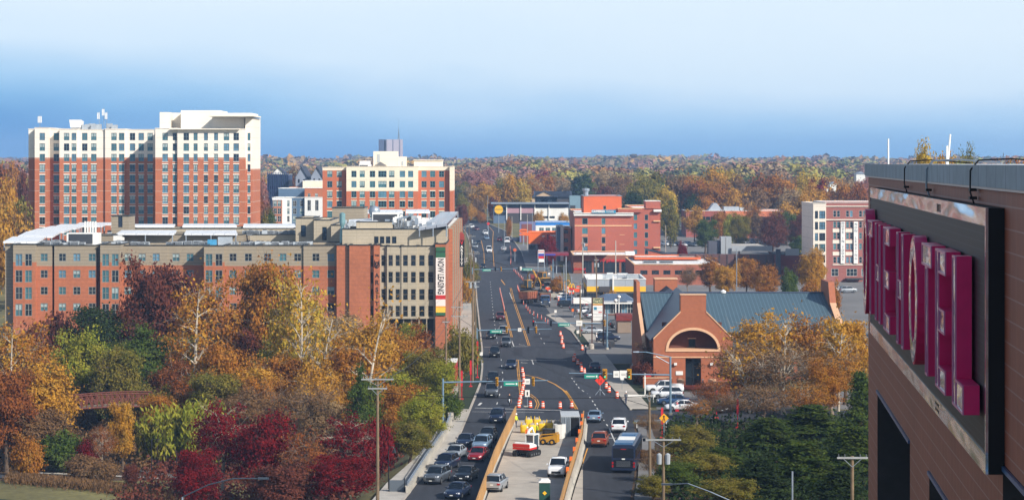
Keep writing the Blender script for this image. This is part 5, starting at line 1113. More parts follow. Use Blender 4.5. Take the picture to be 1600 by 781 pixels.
# lower body: (y, halfwidth, bottom, top); cabin: front base, front top, rear top, rear base, roof height, belt
SPEC = dict(
 sedan=dict(L=4.7, w=.90, body=[(-2.35, .62, .34, .60), (-2.28, .76, .26, .70), (-2.0, .86, .22, .80), (-1.2, .90, .2, .90), (-.8, .91, .2, .95), (1.2, .91, .2, .98), (1.9, .89, .24, 1.02), (2.25, .80, .30, .98), (2.35, .68, .36, .86)], cab=[-1.05, -.35, .95, 1.75, 1.43, .93], wb=1.38, wr=.33),
 suv=dict(L=4.7, w=.94, body=[(-2.33, .66, .42, .80), (-2.27, .80, .34, .96), (-2.0, .90, .28, 1.04), (-1.25, .93, .26, 1.10), (-.9, .94, .26, 1.12), (1.9, .94, .26, 1.14), (2.2, .88, .32, 1.12), (2.33, .80, .4, 1.0)], cab=[-1.2, -.55, 1.75, 2.2, 1.70, 1.10], wb=1.38, wr=.37),
 pickup=dict(L=5.7, w=1.0, body=[(-2.85, .78, .5, .98), (-2.78, .9, .42, 1.14), (-2.4, .97, .36, 1.20), (-1.4, .99, .34, 1.22), (2.5, .99, .36, 1.22), (2.82, .96, .44, 1.20)], cab=[-1.35, -.7, .75, .95, 1.88, 1.18], wb=1.75, wr=.42),
 van=dict(L=5.4, w=1.0, body=[(-2.7, .76, .42, .86), (-2.6, .9, .34, 1.02), (-2.2, .97, .3, 1.2), (-1.9, .99, .28, 1.28), (2.5, .99, .3, 1.32), (2.7, .96, .36, 1.3)], cab=[-1.95, -1.25, 2.5, 2.66, 2.25, 1.24], wb=1.6, wr=.37))
def vehicle(kind):
    s = SPEC[kind]; body = PT['white']; r = thing('parked_car', 'x', kind, (0, 0, -500)); L = s['L']; w = s['w']
    b = MB(); secs = [ring_sec(y, hw, z0, z1) for y, hw, z0, z1 in s['body']]; b.loft(secs, body)
    fb_, ft_, rt, rb, zr, zb = s['cab']; tw = w*.76
    if kind == 'pickup':
        b2 = MB(); b.box(-w*.8, w*.8, 1.05, 2.7, 1.225, 1.235, trim)
        for sx in (-1, 1): b.box(sx*w*.9-.06, sx*w*.9+.06, 1.0, 2.8, 1.2, 1.32, body)
        b.box(-w*.9, w*.9, 2.72, 2.82, 1.2, 1.32, body)
    # roof skin and pillars in body colour
    b.loft([[(-tw+.02, ft_+.02, zr-.05), (-tw*.85, ft_-.0, zr), (0, ft_-.02, zr+.03), (tw*.85, ft_, zr), (tw-.02, ft_+.02, zr-.05)], [(-tw, (ft_+rt)/2, zr-.03), (-tw*.85, (ft_+rt)/2, zr+.04), (0, (ft_+rt)/2, zr+.07), (tw*.85, (ft_+rt)/2, zr+.04), (tw, (ft_+rt)/2, zr-.03)], [(-tw+.02, rt, zr-.05), (-tw*.85, rt+.0, zr), (0, rt+.02, zr+.03), (tw*.85, rt, zr), (tw-.02, rt, zr-.05)]], body)
    for sx in (-1, 1):
        B_ = lambda y, z, t: (sx*(w*.9+(tw-w*.9)*t), y, z)
        for (ya, yb) in ((fb_, ft_), (rb, rt)): b.tube(B_(ya, zb, 0), B_(yb, zr-.04, 1), .05, .04, body, 5)
        ym = (ft_+rt)/2; b.tube(B_(ym, zb, 0), B_(ym, zr-.04, 1), .045, .04, body, 5)
        if kind == 'van': b.poly([B_(-.3, zb, 0), B_(rb-.1, zb, 0), B_(rt, zr-.03, 1), B_(-.3, zr-.03, 1)], body)
    me = b.mesh('body'); me.polygons.foreach_set('use_smooth', [len(p.vertices) == 4 for p in me.polygons]); o = link('body', me, r)
    b = MB(); g = CG[0]; e = .035
    bot = [(-w*.88, fb_+.0, zb), (w*.88, fb_, zb), (w*.9, rb, zb), (-w*.9, rb, zb)]; top = [(-tw+e, ft_, zr-.03), (tw-e, ft_, zr-.03), (tw-e, rt, zr-.03), (-tw+e, rt, zr-.03)]
    b.hexa(bot+top, g); link('glazing', b.mesh('glazing'), r)
    wm = MB(); R0 = s['wr']
    n = 14
    for sgn, nm in ((-1, 0), (1, 1)): pass
    wm.loft([[(x, R0*q*math.cos(2*math.pi*k/n), R0*q*math.sin(2*math.pi*k/n)) for k in range(n)] for x, q in ((-.11, .9), (-.09, 1), (.09, 1), (.11, .9))], tyre)
    wme = wm.mesh('wheel'); wm = MB()
    for xx in (-.118, .118): wm.poly([(xx, R0*.62*math.cos(2*math.pi*k/n), R0*.62*math.sin(2*math.pi*k/n)) for k in range(n)], rimm)
    rme = wm.mesh('rim')
    for sx in (-1, 1):
        for yy in (-s['wb'], s['wb']): link('rim', rme, link('wheel', wme, r, (sx*(w-.1), yy, R0)))
    y0 = s['body'][0][0]; z0 = s['body'][2][3]; zl = z0-.17
    for sx in (-1, 1):
        b = MB(); b.hexa([(sx*w*.58, y0-.0, zl-.06), (sx*w*.90, y0+.14, zl-.05), (sx*w*.90, y0+.3, zl-.05), (sx*w*.58, y0+.2, zl-.06), (sx*w*.58, y0+.03, zl+.07), (sx*w*.90, y0+.16, zl+.09), (sx*w*.90, y0+.3, zl+.09), (sx*w*.58, y0+.2, zl+.07)], lampw); link('headlight', b.mesh('headlight'), r)
        y9 = s['body'][-1][0]; zt_ = s['body'][-1][3]-.1; b = MB(); b.box(min(sx*w*.6, sx*w*.93), max(sx*w*.6, sx*w*.93), y9-.2, y9+.03, zt_-.1, zt_+.1, lampr); link('tail_light', b.mesh('tail_light'), r)
        b = MB(); b.cbox(sx*(w+.1), fb_+.35, zb+.08, .2, .1, .14, body); link('mirror', b.mesh('mirror'), r)
    b = MB(); b.box(-w*.5, w*.5, y0-.015, y0+.1, .42 if kind == 'sedan' else .5, .55 if kind == 'sedan' else .74, trim); b.box(-.16, .16, y0-.03, y0-.016, .40, .5, plate); link('grille', b.mesh('grille'), r)
    b = MB(); y9 = s['body'][-1][0]; b.box(-.16, .16, y9+.0, y9+.03, s['body'][-1][3]-.25, s['body'][-1][3]-.13, plate); b.box(-w*.8, w*.8, y9-.1, y9+.02, s['body'][-1][2], s['body'][-1][2]+.12, trim); link('rear_bumper', b.mesh('rear_bumper'), r)
    return r
VP = {}; VU = set()
def car(kind, px, py, col, label, cat=None, rz=0, name='parked_car', group=None, Yg=None):
    if kind not in VP: VP[kind] = vehicle(kind)
    if kind not in VU: o = VP[kind]; VU.add(kind)
    else: o = copy_tree(VP[kind])
    p = gp(px, py) if Yg is None else Vector((xof(px, Yg), Yg, gbase(Yg))); L = SPEC[kind]['L']
    if abs(math.cos(rz)) > .7: p.y += L/2
    o.location = (p.x, p.y, p.z+.03); o.rotation_euler.z = rz
    slope = (gbase(p.y+2)-gbase(p.y-2))/4; o.rotation_euler.x = math.atan(slope)*math.cos(rz)
    o['label'] = label; o['category'] = cat or {'sedan': 'car', 'suv': 'car', 'pickup': 'pickup truck', 'van': 'van'}[kind]; o['group'] = group or 'cars on the road'
    o.name = {'van': 'van', 'pickup': 'pickup_truck'}.get(kind, name)
    for ch in o.children:
        for sl_ in ch.material_slots:
            if sl_.material and sl_.material.name.startswith('paint_'): sl_.link = 'OBJECT'; sl_.material = PT[col]
    return o
PI = math.pi; D = {}
road = [('suv', 682, 758, 'grey', 'grey blue SUV near the parapet, nearest car in the kerbside queue', -.28), ('sedan', 728, 754, 'black', 'black sedan in the bridge queue beside the timber barrier', -.24), ('sedan', 714, 781, 'navy', 'dark sedan at the very front of the bridge queue', -.25),
 ('suv', 697, 737, 'navy', 'dark blue SUV between the silver sedan and grey SUV in the kerbside queue', -.25), ('sedan', 711, 719, 'silver', 'silver sedan in the kerbside queue on the bridge', -.22), ('sedan', 747, 722, 'red', 'bright red car in the bridge queue beside the barrier', -.2), ('sedan', 727, 700, 'navy', 'dark navy sedan last in the kerbside queue on the bridge', -.18),
 ('suv', 753, 706, 'lblue', 'light blue car directly behind the red car', -.16), ('suv', 762, 694, 'black', 'black SUV last in the inner bridge queue', -.12), ('suv', 777, 662, 'navy', 'dark blue SUV alone entering the bridge past the stop line', -.1),
 ('pickup', 768, 622, 'grey', 'dark grey pickup stopped at the stop line', 0), ('suv', 770, 601, 'black', 'black SUV right behind the dark grey pickup', 0), ('sedan', 798.6, 577, 'navy', 'navy sedan in the inner lane beside the orange barrels', -.05), ('suv', 772.5, 559, 'black', 'black hatchback crossing the side road junction', 0),
 ('suv', 790.4, 542.5, 'grey', 'blue grey SUV stopped at the middle stop line', 0), ('sedan', 767, 530, 'black', 'black and white sedan under the middle green street sign', 0), ('suv', 786, 524, 'silver', 'silver SUV behind the blue grey SUV', 0), ('suv', 781.5, 501, 'maroon', 'maroon SUV beside the orange posts', .03),
 ('sedan', 754.3, 419.5, 'black', 'black sedan waiting at the far signals', .1), ('van', 764, 395, 'white', 'white van coming down the centre lane', .05), ('sedan', 760, 374.3, 'lblue', 'light blue car beyond the white van', .1), ('suv', 757.8, 367, 'white', 'white SUV in the middle of the road bend', .15),
 ('sedan', 743.4, 360, 'maroon', 'small maroon car at the road bend', .3), ('suv', 735.9, 357, 'white', 'white SUV farthest up the bend in the left lane', .3), ('sedan', 720.5, 354, 'navy', 'dark car at the left kerb just before the far junction', .3), ('sedan', 746.7, 382, 'black', 'black car in the kerb lane left of the white van', .1), ('suv', 742.2, 388, 'silver', 'silver SUV in the kerb lane behind the pole cluster', .1), ('sedan', 742.6, 396, 'grey', 'grey car in the kerb lane left of the white van front', .1)]
for k, px, py, c, l, a in road: car(k, px, py, c, l, rz=a, name='driving_car')
for k, px, py, c, l, a in [('sedan', 787, 392, 'white', 'white sedan driving away in the right hand lanes'), ('van', 792.6, 380, 'white', 'white van driving away past the bend'), ('suv', 780.5, 377.5, 'maroon', 'maroon SUV driving away beside the white van')] and [('sedan', 787, 392, 'white', 'white sedan driving away opposite the white van', PI), ('van', 792.6, 380, 'white', 'boxy white van driving away past the road bend', PI), ('suv', 780.5, 377.5, 'maroon', 'maroon SUV driving away beside the boxy white van', PI),
    ('sedan', 930.5, 661, 'lblue', 'silver blue sedan driving away past the container', PI-.1), ('suv', 969, 677, 'white', 'white SUV driving away ahead of the blue bus', PI-.1), ('suv', 939, 699.5, 'copper', 'copper SUV driving away beside the timber barrier', PI-.12), ('sedan', 930, 581, 'navy', 'dark sedan in the shaded kerb lane before the roadwork diamond', PI)]:
    car(k, px, py, c, l, rz=a, name='driving_car')
car('pickup', 873.6, 747, 'white', 'white pickup truck parked inside the work zone', rz=-.12, group='vehicles in the work zone'); car('suv', 775, 770, 'silver', 'silver hatchback parked inside the work zone against the left barrier', rz=PI-.2, group='vehicles in the work zone')
park = [('suv', 950, 533, 'navy', 'dark blue SUV parked side on below the shopping centre sign', PI/2), ('suv', 1042, 622.5, 'white', 'white SUV parked beside the arched building forecourt', -PI/2), ('pickup', 1038, 614, 'white', 'white pickup partly hidden behind the white SUV', -PI/2), ('sedan', 1052, 632, 'blue', 'blue sedan parked in front of the white SUV', -PI/2), ('sedan', 1065, 641, 'white', 'white sedan parked nearest the bare bushes', -PI/2),
 ('sedan', 1106, 646, 'black', 'black sedan among the bare bushes by the red post', 0), ('sedan', 1128, 646, 'grey', 'dark grey sedan right of the red post', 0), ('suv', 886, 480.5, 'black', 'black SUV parked beside the blue truck cab', PI/2), ('sedan', 889, 472, 'blue', 'blue car parked behind the black SUV', PI/2), ('sedan', 884, 468, 'white', 'white car parked behind the blue truck cab', PI/2)]
for k, px, py, c, l, a in park: car(k, px, py, c, l, rz=a, group='parked cars')
cl = ['white', 'silver', 'navy', 'white', 'blue', 'grey', 'black', 'white', 'lblue', 'silver', 'navy']
for i in range(8): car(['suv', 'sedan'][i % 2], 1041+i*8.6, 385+rg.uniform(-.5, .5), cl[i], cl[i]+' car in the lot right of the rose hotel, '+['first', 'second', 'third', 'fourth', 'fifth', 'sixth', 'seventh', 'eighth'][i]+' from the hotel', rz=.5, group='cars in the lot by the rose hotel')
for i in range(6): car(['sedan', 'suv'][i % 2], 1165+i*11, 381, cl[i+3], cl[i+3]+' car below the banded office, '+['first', 'second', 'third', 'fourth', 'fifth', 'sixth'][i]+' from its brick corner', rz=.3, group='cars below the banded office')
for i, (px, py, c, l) in enumerate(((797, 347, 'white', 'white car in the forecourt below the clerestory shop'), (868, 352, 'maroon', 'red car in front of the white shop wall'), (857, 389, 'silver', 'silver car beside the orange store'), (808, 378, 'navy', 'navy car parked by the orange oval sign'), (1305, 455, 'white', 'white car on the street below the white banners'), (1325, 457, 'silver', 'silver car on the street right of the white car'), (925, 521, 'silver', 'silver car behind the pylon sign post'))): car('suv' if i % 2 else 'sedan', px, py, c, l, rz=PI/2+.2, group='parked cars')
# bus
def bus():
    p = gp(974, 739.5); r = thing('bus', 'blue roofed city bus driving away with red tail lights', 'bus', (p.x, p.y, 0.02), -.12)
    w, L = 1.28, 12.0; bb = mat('bus_blue', (24, 38, 64), .3, .1, var=.05, spec=.7); rd = mat('bus_roof', (70, 104, 140), .35, .1, var=.12, scale=1.5); dk = mat('bus_dark', (24, 28, 36), .25, var=0)
    b = MB(); b.loft([[(-w, y, .35), (w, y, .35), (w, y, 2.6), (w*.93, y, 3.0), (w*.7, y, 3.12), (-w*.7, y, 3.12), (-w*.93, y, 3.0), (-w, y, 2.6)] for y in (0, L)], bb); link('body', b.mesh('body'), r)
    b = MB(); b.box(-w*.78, w*.78, .5, 3.0, 3.121, 3.32, rd); b.box(-w*.7, w*.7, 4, 6.5, 3.121, 3.3, white); b.box(-w*.7, w*.7, 3.6, 11.6, 3.1205, 3.14, rd); b.box(-w*.6, w*.6, 8.6, 10, 3.141, 3.28, rd); link('roof', b.mesh('roof'), r)
    b = MB(); b.box(-w*.88, w*.88, -.02, .01, 1.7, 2.75, dk)
    for sx in (-1, 1): b.box(min(sx*w, sx*(w+.015)), max(sx*w, sx*(w+.015)), .6, L-.4, 1.5, 2.5, dk)
    link('window_band', b.mesh('window_band'), r)
    b = MB(); b.box(-w*.85, w*.85, -.03, .01, .6, 1.5, dk)
    for k in range(5): b.box(-w*.6, w*.6, -.04, -.031, .75+k*.13, .8+k*.13, rimm)
    link('engine_grille', b.mesh('engine_grille'), r)
    for sx in (-1, 1):
        for z in (.8, 1.15): b = MB(); b.box(sx*w*.92-.1, sx*w*.92+.1, -.05, .0, z-.12, z+.12, lampr); link('tail_light', b.mesh('tail_light'), r)
    b = MB(); b.box(-.3, .3, -.05, -.03, 2.62, 2.7, lampr); link('brake_light', b.mesh('brake_light'), r)
    b = MB(); b.box(-.18, .18, -.06, -.041, 1.52, 1.66, plate); link('number_plate', b.mesh('number_plate'), r)
    for sx in (-1, 1):
        for y in (2.8, 9.3):
            wm = MB(); n = 14; wm.loft([[(x, .48*math.cos(2*PI*k/n), .48*math.sin(2*PI*k/n)) for k in range(n)] for x in (-.14, .14)], tyre); link('wheel', wm.mesh('wheel'), r, (sx*(w-.1), y, .48))
        b = MB(); b.cbox(sx*(w+.25), L-.1, 2.3, .3, .15, .35, dk); link('mirror', b.mesh('mirror'), r)
bus()
# dump trucks
def truck(px, py, bedm, cabm, label, cab_side, scale=1, rz=0):
    p = gp(px, py); r = thing('dump_truck', label, 'truck', (p.x, p.y, p.z), rz)
    def M_(n, b, s=False): o = link(n, b.mesh(n), r); return o
    b = MB(); b.hexa([(-1.1, .2, 1.2), (1.1, .2, 1.2), (1.1, 5.0, 1.2), (-1.1, 5.0, 1.2), (-1.25, -.1, 2.9), (1.25, -.1, 2.9), (1.25, 5.2, 2.9), (-1.25, 5.2, 2.9)], bedm)
    for k in range(5): b.box(-1.32, 1.32, .4+k*1.1, .5+k*1.1, 1.3, 2.92, bedm)
    b.box(-1.1, 1.1, .1, 5, 2.905, 3.0, mat('dirt_load', (112, 88, 62), 1, var=.3)); M_('dump_body', b)
    b = MB(); b.box(-.5, .5, -3.6, 5, .7, 1.15, trim); M_('chassis', b)
    b = MB(); b.loft([[(-1.1, y, z0), (1.1, y, z0), (1.1, y, z1-.2), (.95, y, z1), (-.95, y, z1), (-1.1, y, z1-.2)] for y, z0, z1 in ((-2.0, .8, 2.6), (-.4, .8, 2.75), (-.25, .8, 2.7))], cabm); b.loft([[(-.75, y, .8), (.75, y, .8), (.75, y, z1-.15), (.55, y, z1), (-.55, y, z1), (-.75, y, z1-.15)] for y, z1 in ((-3.7, 1.75), (-3.5, 1.85), (-1.99, 2.0))], cabm); M_('cab', b)
    b = MB(); b.box(-.95, .95, -2.04, -1.99, 1.95, 2.5, CG[0])
    for sx in (-1, 1): b.box(min(sx*1.1, sx*1.12), max(sx*1.1, sx*1.12), -1.7, -.7, 1.8, 2.45, CG[0])
    M_('windscreen', b)
    b = MB(); b.box(-.5, .5, -3.75, -3.7, .9, 1.65, rimm)
    for k in range(5): b.box(-.5+k*.22, -.42+k*.22, -3.77, -3.751, .9, 1.65, trim)
    M_('grille', b); b = MB(); b.box(-1.15, 1.15, -3.95, -3.78, .5, .8, rimm); M_('bumper', b)
    for sx in (-1, 1): b = MB(); b.box(sx*.95-.15, sx*.95+.15, -3.6, -3.4, 1.0, 1.25, lampw); M_('headlight', b)
    for sx in (-1, 1):
        for y in (-2.9, 2.6, 3.9):
            wm = MB(); n = 12; wm.loft([[(x, .5*math.cos(2*PI*k/n), .5*math.sin(2*PI*k/n)) for k in range(n)] for x in (-.17, .17)], tyre); link('wheel', wm.mesh('wheel'), r, (sx*.95, y, .5))
    return r
rust = mat('rusty_steel', (134, 78, 56), .85, .1, var=.3, scale=1.5)
truck(852, 478, rust, PT['blue'], 'blue cabbed truck parked facing the road beside the rusty dump body', 0, rz=0)
truck(833, 473, rust, mat('truck_dark', (60, 50, 50), .5), 'rusty red dump truck seen from behind left of the blue cab', 0, rz=PI-.5)
truck(836, 444, mat('dull_red', (150, 60, 52)), mat('truck_dark', (60, 50, 50)), 'dump truck with dull red body farther up the work area', 0, rz=PI)
cat_y = mat('machine_yellow', (184, 132, 36), .5, var=.08)
def excavator(px, py, label, um, lm, rz=0, sc=1.0, Yg=None, armdir=1):
    p = gp(px, py) if Yg is None else Vector((xof(px, Yg), Yg, gbase(Yg))); r = thing('excavator', label, 'excavator', (p.x, p.y, p.z+.02), rz); r.scale = (sc,)*3
    def M_(n, b): return link(n, b.mesh(n), r)
    for sx in (-1, 1):
        b = MB(); n = 12; b.loft([[(x, .35*math.cos(t)+(1.15 if math.cos(t) > 0 else -1.15), .38+.36*math.sin(t)) for t in [2*PI*(k+.5)/n for k in range(n)]] for x in (sx*.95-.25, sx*.95+.25)], tyre)
        for k in range(4): b.tube((sx*.95-.27, -.9+k*.6, .3), (sx*.95+.27, -.9+k*.6, .3), .14, .14, rimm)
        M_('track', b)
    b = MB(); b.box(-.7, .7, -.8, .8, .4, .75, trim); b.lathe((0, 0, .75), [(.55, 0), (.55, .15), (0, .15)], trim, 12); M_('undercarriage', b)
    b = MB(); b.loft([[(-1.15, y, .92), (1.15, y, .92), (1.15, y, z-.15), (1.0, y, z), (-1.0, y, z), (-1.15, y, z-.15)] for y, z in ((-.4, 1.5), (.9, 1.75), (1.4, 1.7))], um); b.box(-1.18, 1.18, -.42, 1.43, .9, 1.15, lm); b.box(-1.17, 1.17, 1.38, 1.46, 1.2, 1.6, lm); M_('house', b)
    b = MB(); 
    for x in (-1.1, -.05):
        for y in (-1.0, .3): b.box(x-.05, x+.05, y-.05, y+.05, 1.15, 2.6, um)
    b.box(-1.18, .03, -1.08, .4, 2.6, 2.72, um); M_('cab', b)
    b = MB(); b.box(-1.08, -.06, -1.0, .3, 1.2, 2.58, CG[1]); M_('cab_glass', b)
    b = MB(); s_ = armdir; P = [(.5, -.6, 1.2), (.55, -1.6, 2.9), (.55, -2.4, 3.2), (.55, -3.3, 1.9), (.55, -3.1, .9)]
    for q, w_, e in zip(P[:-1], P[1:], (.2, .17, .14, .12)): b.tube(q, w_, e, e*.85, um, 6)
    b.tube((.5, -.9, 1.1), (.55, -1.5, 2.3), .07, .05, rimm); b.tube((.55, -1.9, 3.25), (.55, -2.8, 2.9), .06, .05, rimm); M_('boom', b)
    b = MB(); b.prism([(.2, -3.1, 1.0), (.2, -3.5, .75), (.2, -3.35, .35), (.2, -2.9, .3), (.2, -2.75, .75)], (.7, 0, 0), trim); M_('bucket', b)
    return r
excavator(823, 712, 'white and red mini excavator on the pale bridge deck', white, mat('machine_red', (190, 40, 36), .4, var=.05), rz=PI-.5, sc=.95)
excavator(827, 458, 'yellow excavator raised beside the rusty dump truck', cat_y, trim, rz=.6, sc=1.3); excavator(846, 447, 'yellow excavator with its arm up behind the blue cab', cat_y, trim, rz=PI+.8, sc=1.4); excavator(872, 459, 'low yellow excavator among the cones at the restaurant entrance', cat_y, trim, rz=1.4, sc=1.1)
# skid steer
p = gp(858, 694); r = thing('skid_steer', 'yellow skid steer loader with a dark cab beside the grey container', 'loader', (p.x, p.y, .03), -PI/2-.25); r.scale = (.88, .88, .88)
def M_(n, b): return link(n, b.mesh(n), r)
b = MB(); b.hexa([(-.75, -1.1, .35), (.75, -1.1, .35), (.75, 1.3, .35), (-.75, 1.3, .35), (-.75, -1.1, .95), (.75, -1.1, .95), (.75, 1.3, 1.45), (-.75, 1.3, 1.45)], cat_y); M_('body', b)
b = MB(); b.box(-.5, .5, -.7, .6, .96, 2.05, CG[0]); b.box(-.58, .58, -.8, .7, 2.051, 2.13, trim)
for x in (-.55, .55):
    for y in (-.75, .65): b.box(x-.05, x+.05, y-.05, y+.05, .95, 2.05, trim)
M_('cab', b)
for sx in (-1, 1):
    b = MB(); b.tube((sx*.68, 1.2, 1.55), (sx*.68, -1.0, 1.35), .1, .09, cat_y, 6); b.tube((sx*.68, -1.0, 1.35), (sx*.68, -1.5, .5), .09, .08, cat_y, 6); M_('lift_arm', b)
    for y in (-.65, .6):
        wm = MB(); n = 12; wm.loft([[(x, .4*math.cos(2*PI*k/n), .4*math.sin(2*PI*k/n)) for k in range(n)] for x in (-.14, .14)], tyre); wm.poly([(sx*.145, .2*math.cos(2*PI*k/n), .2*math.sin(2*PI*k/n)) for k in range(n)], cat_y); link('wheel', wm.mesh('wheel'), r, (sx*.82, y, .4))
b = MB(); b.prism([(-.9, -1.4, .1), (-.9, -2.0, .1), (-.9, -1.5, .6)], (1.8, 0, 0), cat_y); M_('bucket', b)
# bulk bags, container, tank, portable toilet
bagm = mat('bag_yellow', (226, 186, 40), .8, var=.15, scale=3); sandm = mat('sand', (168, 158, 146), .95, var=.2)
for i, (px, py) in enumerate(((819, 676), (832, 676), (846, 673.5), (858, 672.5), (871, 672), (826, 667), (839, 667))):
    p = gp(px, py); b = MB(); m = bagm if i != 4 else sandm; b.loft([[(p.x+r_*math.copysign(abs(math.cos(t))**.6, math.cos(t)), p.y+r_*math.copysign(abs(math.sin(t))**.6, math.sin(t)), z) for t in [2*PI*k/16 for k in range(16)]] for r_, z in ((.42, .03), (.5, .3), (.52, .8), (.48, 1.05))], m)
    b.lathe((p.x, p.y, 1.0), [(.45, .04), (.3, .22), (0, .3)], sandm, 12)
    for q in ((-.35, -.35), (.35, -.35), (.35, .35), (-.35, .35)): b.tube((p.x+q[0], p.y+q[1], 1.0), (p.x+q[0]*.8, p.y+q[1]*.8, 1.4), .05, .04, m, 5)
    solo('bulk_bag', b, ['yellow bulk bag at the left end of the front row', 'yellow bulk bag second from the left in the front row', 'yellow bulk bag third from the left in the front row', 'yellow bulk bag fourth in the row behind the skid steer', 'grey bulk bag next to the white tank', 'yellow bulk bag in the back row behind the leftmost two', 'yellow bulk bag in the back row nearest the skid steer'][i], 'bag', (p.x, p.y, .03), 'bulk bags in the work zone', True)
cgm = lines_mat('container_grey', (140, 150, 158), (104, 114, 122), 0, .28, .1, .6, .1, .08)
p0 = gp(877, 682); x0 = p0.x; y = p0.y; x1 = xof(905.6, y); r = thing('container', 'grey corrugated shipping container with its right half door open', 'container', ((x0+x1)/2, y, .03)); zt_ = zof(651, y)
b = MB(); b.box(x0, x1, y+.08, y+6, .05, zt_, cgm); b.box(x0-.04, x1+.04, y, y+6.04, zt_, zt_+.1, mat('container_top', (176, 180, 182), .6, var=.1)); part('shell', b, r)
b = MB(); b.box(x0, x0+(x1-x0)*.52, y, y+.07, .08, zt_-.02, cgm)
for k in (.1, .2, .35, .45): b.tube((x0+(x1-x0)*k, y-.04, .1), (x0+(x1-x0)*k, y-.04, zt_-.1), .025, .025, rimm, 5)
part('door', b, r); b = MB(); b.box(x0+(x1-x0)*.53, x1-.05, y+.02, y+.075, .1, zt_-.1, mat('interior_shade', (18, 18, 20), 1, var=0)); part('shade_panel', b, r)  # flat dark panel paints the shaded inside; the shell behind is closed
p = gp(874.5, 685); b = MB(); b.loft([[(p.x+.75*math.copysign(abs(math.cos(t))**.7, math.cos(t)), p.y+.6*math.copysign(abs(math.sin(t))**.7, math.sin(t)), z) for t in [2*PI*k/14 for k in range(14)]] for z in (.05, .3, 1.5, 1.8)], mat('tank_white', (206, 204, 196), .6, var=.06)); b.lathe((p.x, p.y, 1.8), [(.3, 0), (.3, .12), (0, .14)], trim, 10); solo('water_tank', b, 'white plastic tank between the skid steer and the container', 'tank', (p.x, p.y, .05))
y = 231.0; x = xof(851, y); r = thing('portable_toilet', 'green portable toilet with white roof and yellow diamond sticker', 'toilet', (x, y, .03)); b = MB(); tg = mat('toilet_green', (24, 66, 58), .6, var=.06)
b.box(x-.55, x+.55, y, y+1.1, .03, 2.0, tg); b.box(x-.6, x+.6, y-.05, y+1.15, .03, .12, trim); part('cabin', b, r)
b = MB(); b.loft([[(x-w_, y-.06, z), (x+w_, y-.06, z), (x+w_, y+1.16, z), (x-w_, y+1.16, z)] for w_, z in ((.6, 2.0), (.58, 2.12), (.35, 2.3))], white); part('roof', b, r)
b = MB(); b.prism([(x, y-.03, .75), (x+.22, y-.03, .97), (x, y-.03, 1.19), (x-.22, y-.03, .97)], (0, .02, 0), yel); part('sticker', b, r)
# ---- work zone barriers
ply = lines_mat('plywood', (172, 130, 78), (164, 124, 72), 1, 2.44, .04, .8, 0, .15); conc_b = mat('barrier_concrete', (168, 162, 150), .9, var=.12)
def barrier(P, label, flip):
    r = thing('work_barrier', label, 'barrier', (P[0][0], P[0][1], 0)); b = MB(); c = MB()
    for a, d in zip(P[:-1], P[1:]):
        a = Vector((*a, 0)); d = Vector((*d, 0)); u = (d-a).normalized(); n = Vector((-u.y, u.x, 0))
        if n.x < 0: n = -n
        for q0, q1, w0, w1 in ((0.0, .25, .3, .3), (.25, .4, .3, .14), (.4, 1.05, .14, .09)):
            c.hexa([a-n*w0+Vector((0, 0, q0)), a+n*w0+Vector((0, 0, q0)), d+n*w0+Vector((0, 0, q0)), d-n*w0+Vector((0, 0, q0)), a-n*w1+Vector((0, 0, q1)), a+n*w1+Vector((0, 0, q1)), d+n*w1+Vector((0, 0, q1)), d-n*w1+Vector((0, 0, q1))], conc_b)
        s = n*.2*flip; e = .03
        b.hexa([a+s-n*e+Vector((0, 0, .3)), a+s+n*e+Vector((0, 0, .3)), d+s+n*e+Vector((0, 0, .3)), d+s-n*e+Vector((0, 0, .3)), a+s-n*e+Vector((0, 0, 1.95)), a+s+n*e+Vector((0, 0, 1.95)), d+s+n*e+Vector((0, 0, 1.95)), d+s-n*e+Vector((0, 0, 1.95))], ply)
        b.hexa([a+s-n*.08+Vector((0, 0, 1.952)), a+s+n*.08+Vector((0, 0, 1.952)), d+s+n*.08+Vector((0, 0, 1.952)), d+s-n*.08+Vector((0, 0, 1.952)), a+s-n*.08+Vector((0, 0, 2.02)), a+s+n*.08+Vector((0, 0, 2.02)), d+s+n*.08+Vector((0, 0, 2.02)), d+s-n*.08+Vector((0, 0, 2.02))], ply)
    part('concrete_base', c, r); part('plywood_screen', b, r); return r
barrier([(xof(804, 304), 304), (xof(790, 284), 284), (xof(770, 257), 257), (xof(752, 232), 232), (xof(735, 212), 212)], 'plywood topped concrete barrier along the left edge of the work zone', 1)
rb2 = barrier([(xof(914.5, 298), 298), (xof(912, 280), 280), (xof(902, 258), 258), (xof(890, 238), 238), (xof(876, 215), 215)], 'plywood topped concrete barrier along the right edge of the work zone', -1)
b = MB()
for k in range(7):
    y = 240+k*8.5; x = xof(np.interp(y, [238, 258, 280, 298], [890, 902, 912, 914.5]), y)-.1; b.box(x-.35, x-.05, y, y+.1, 1.6, 2.4, orr)
part('marker_panel', b, rb2)
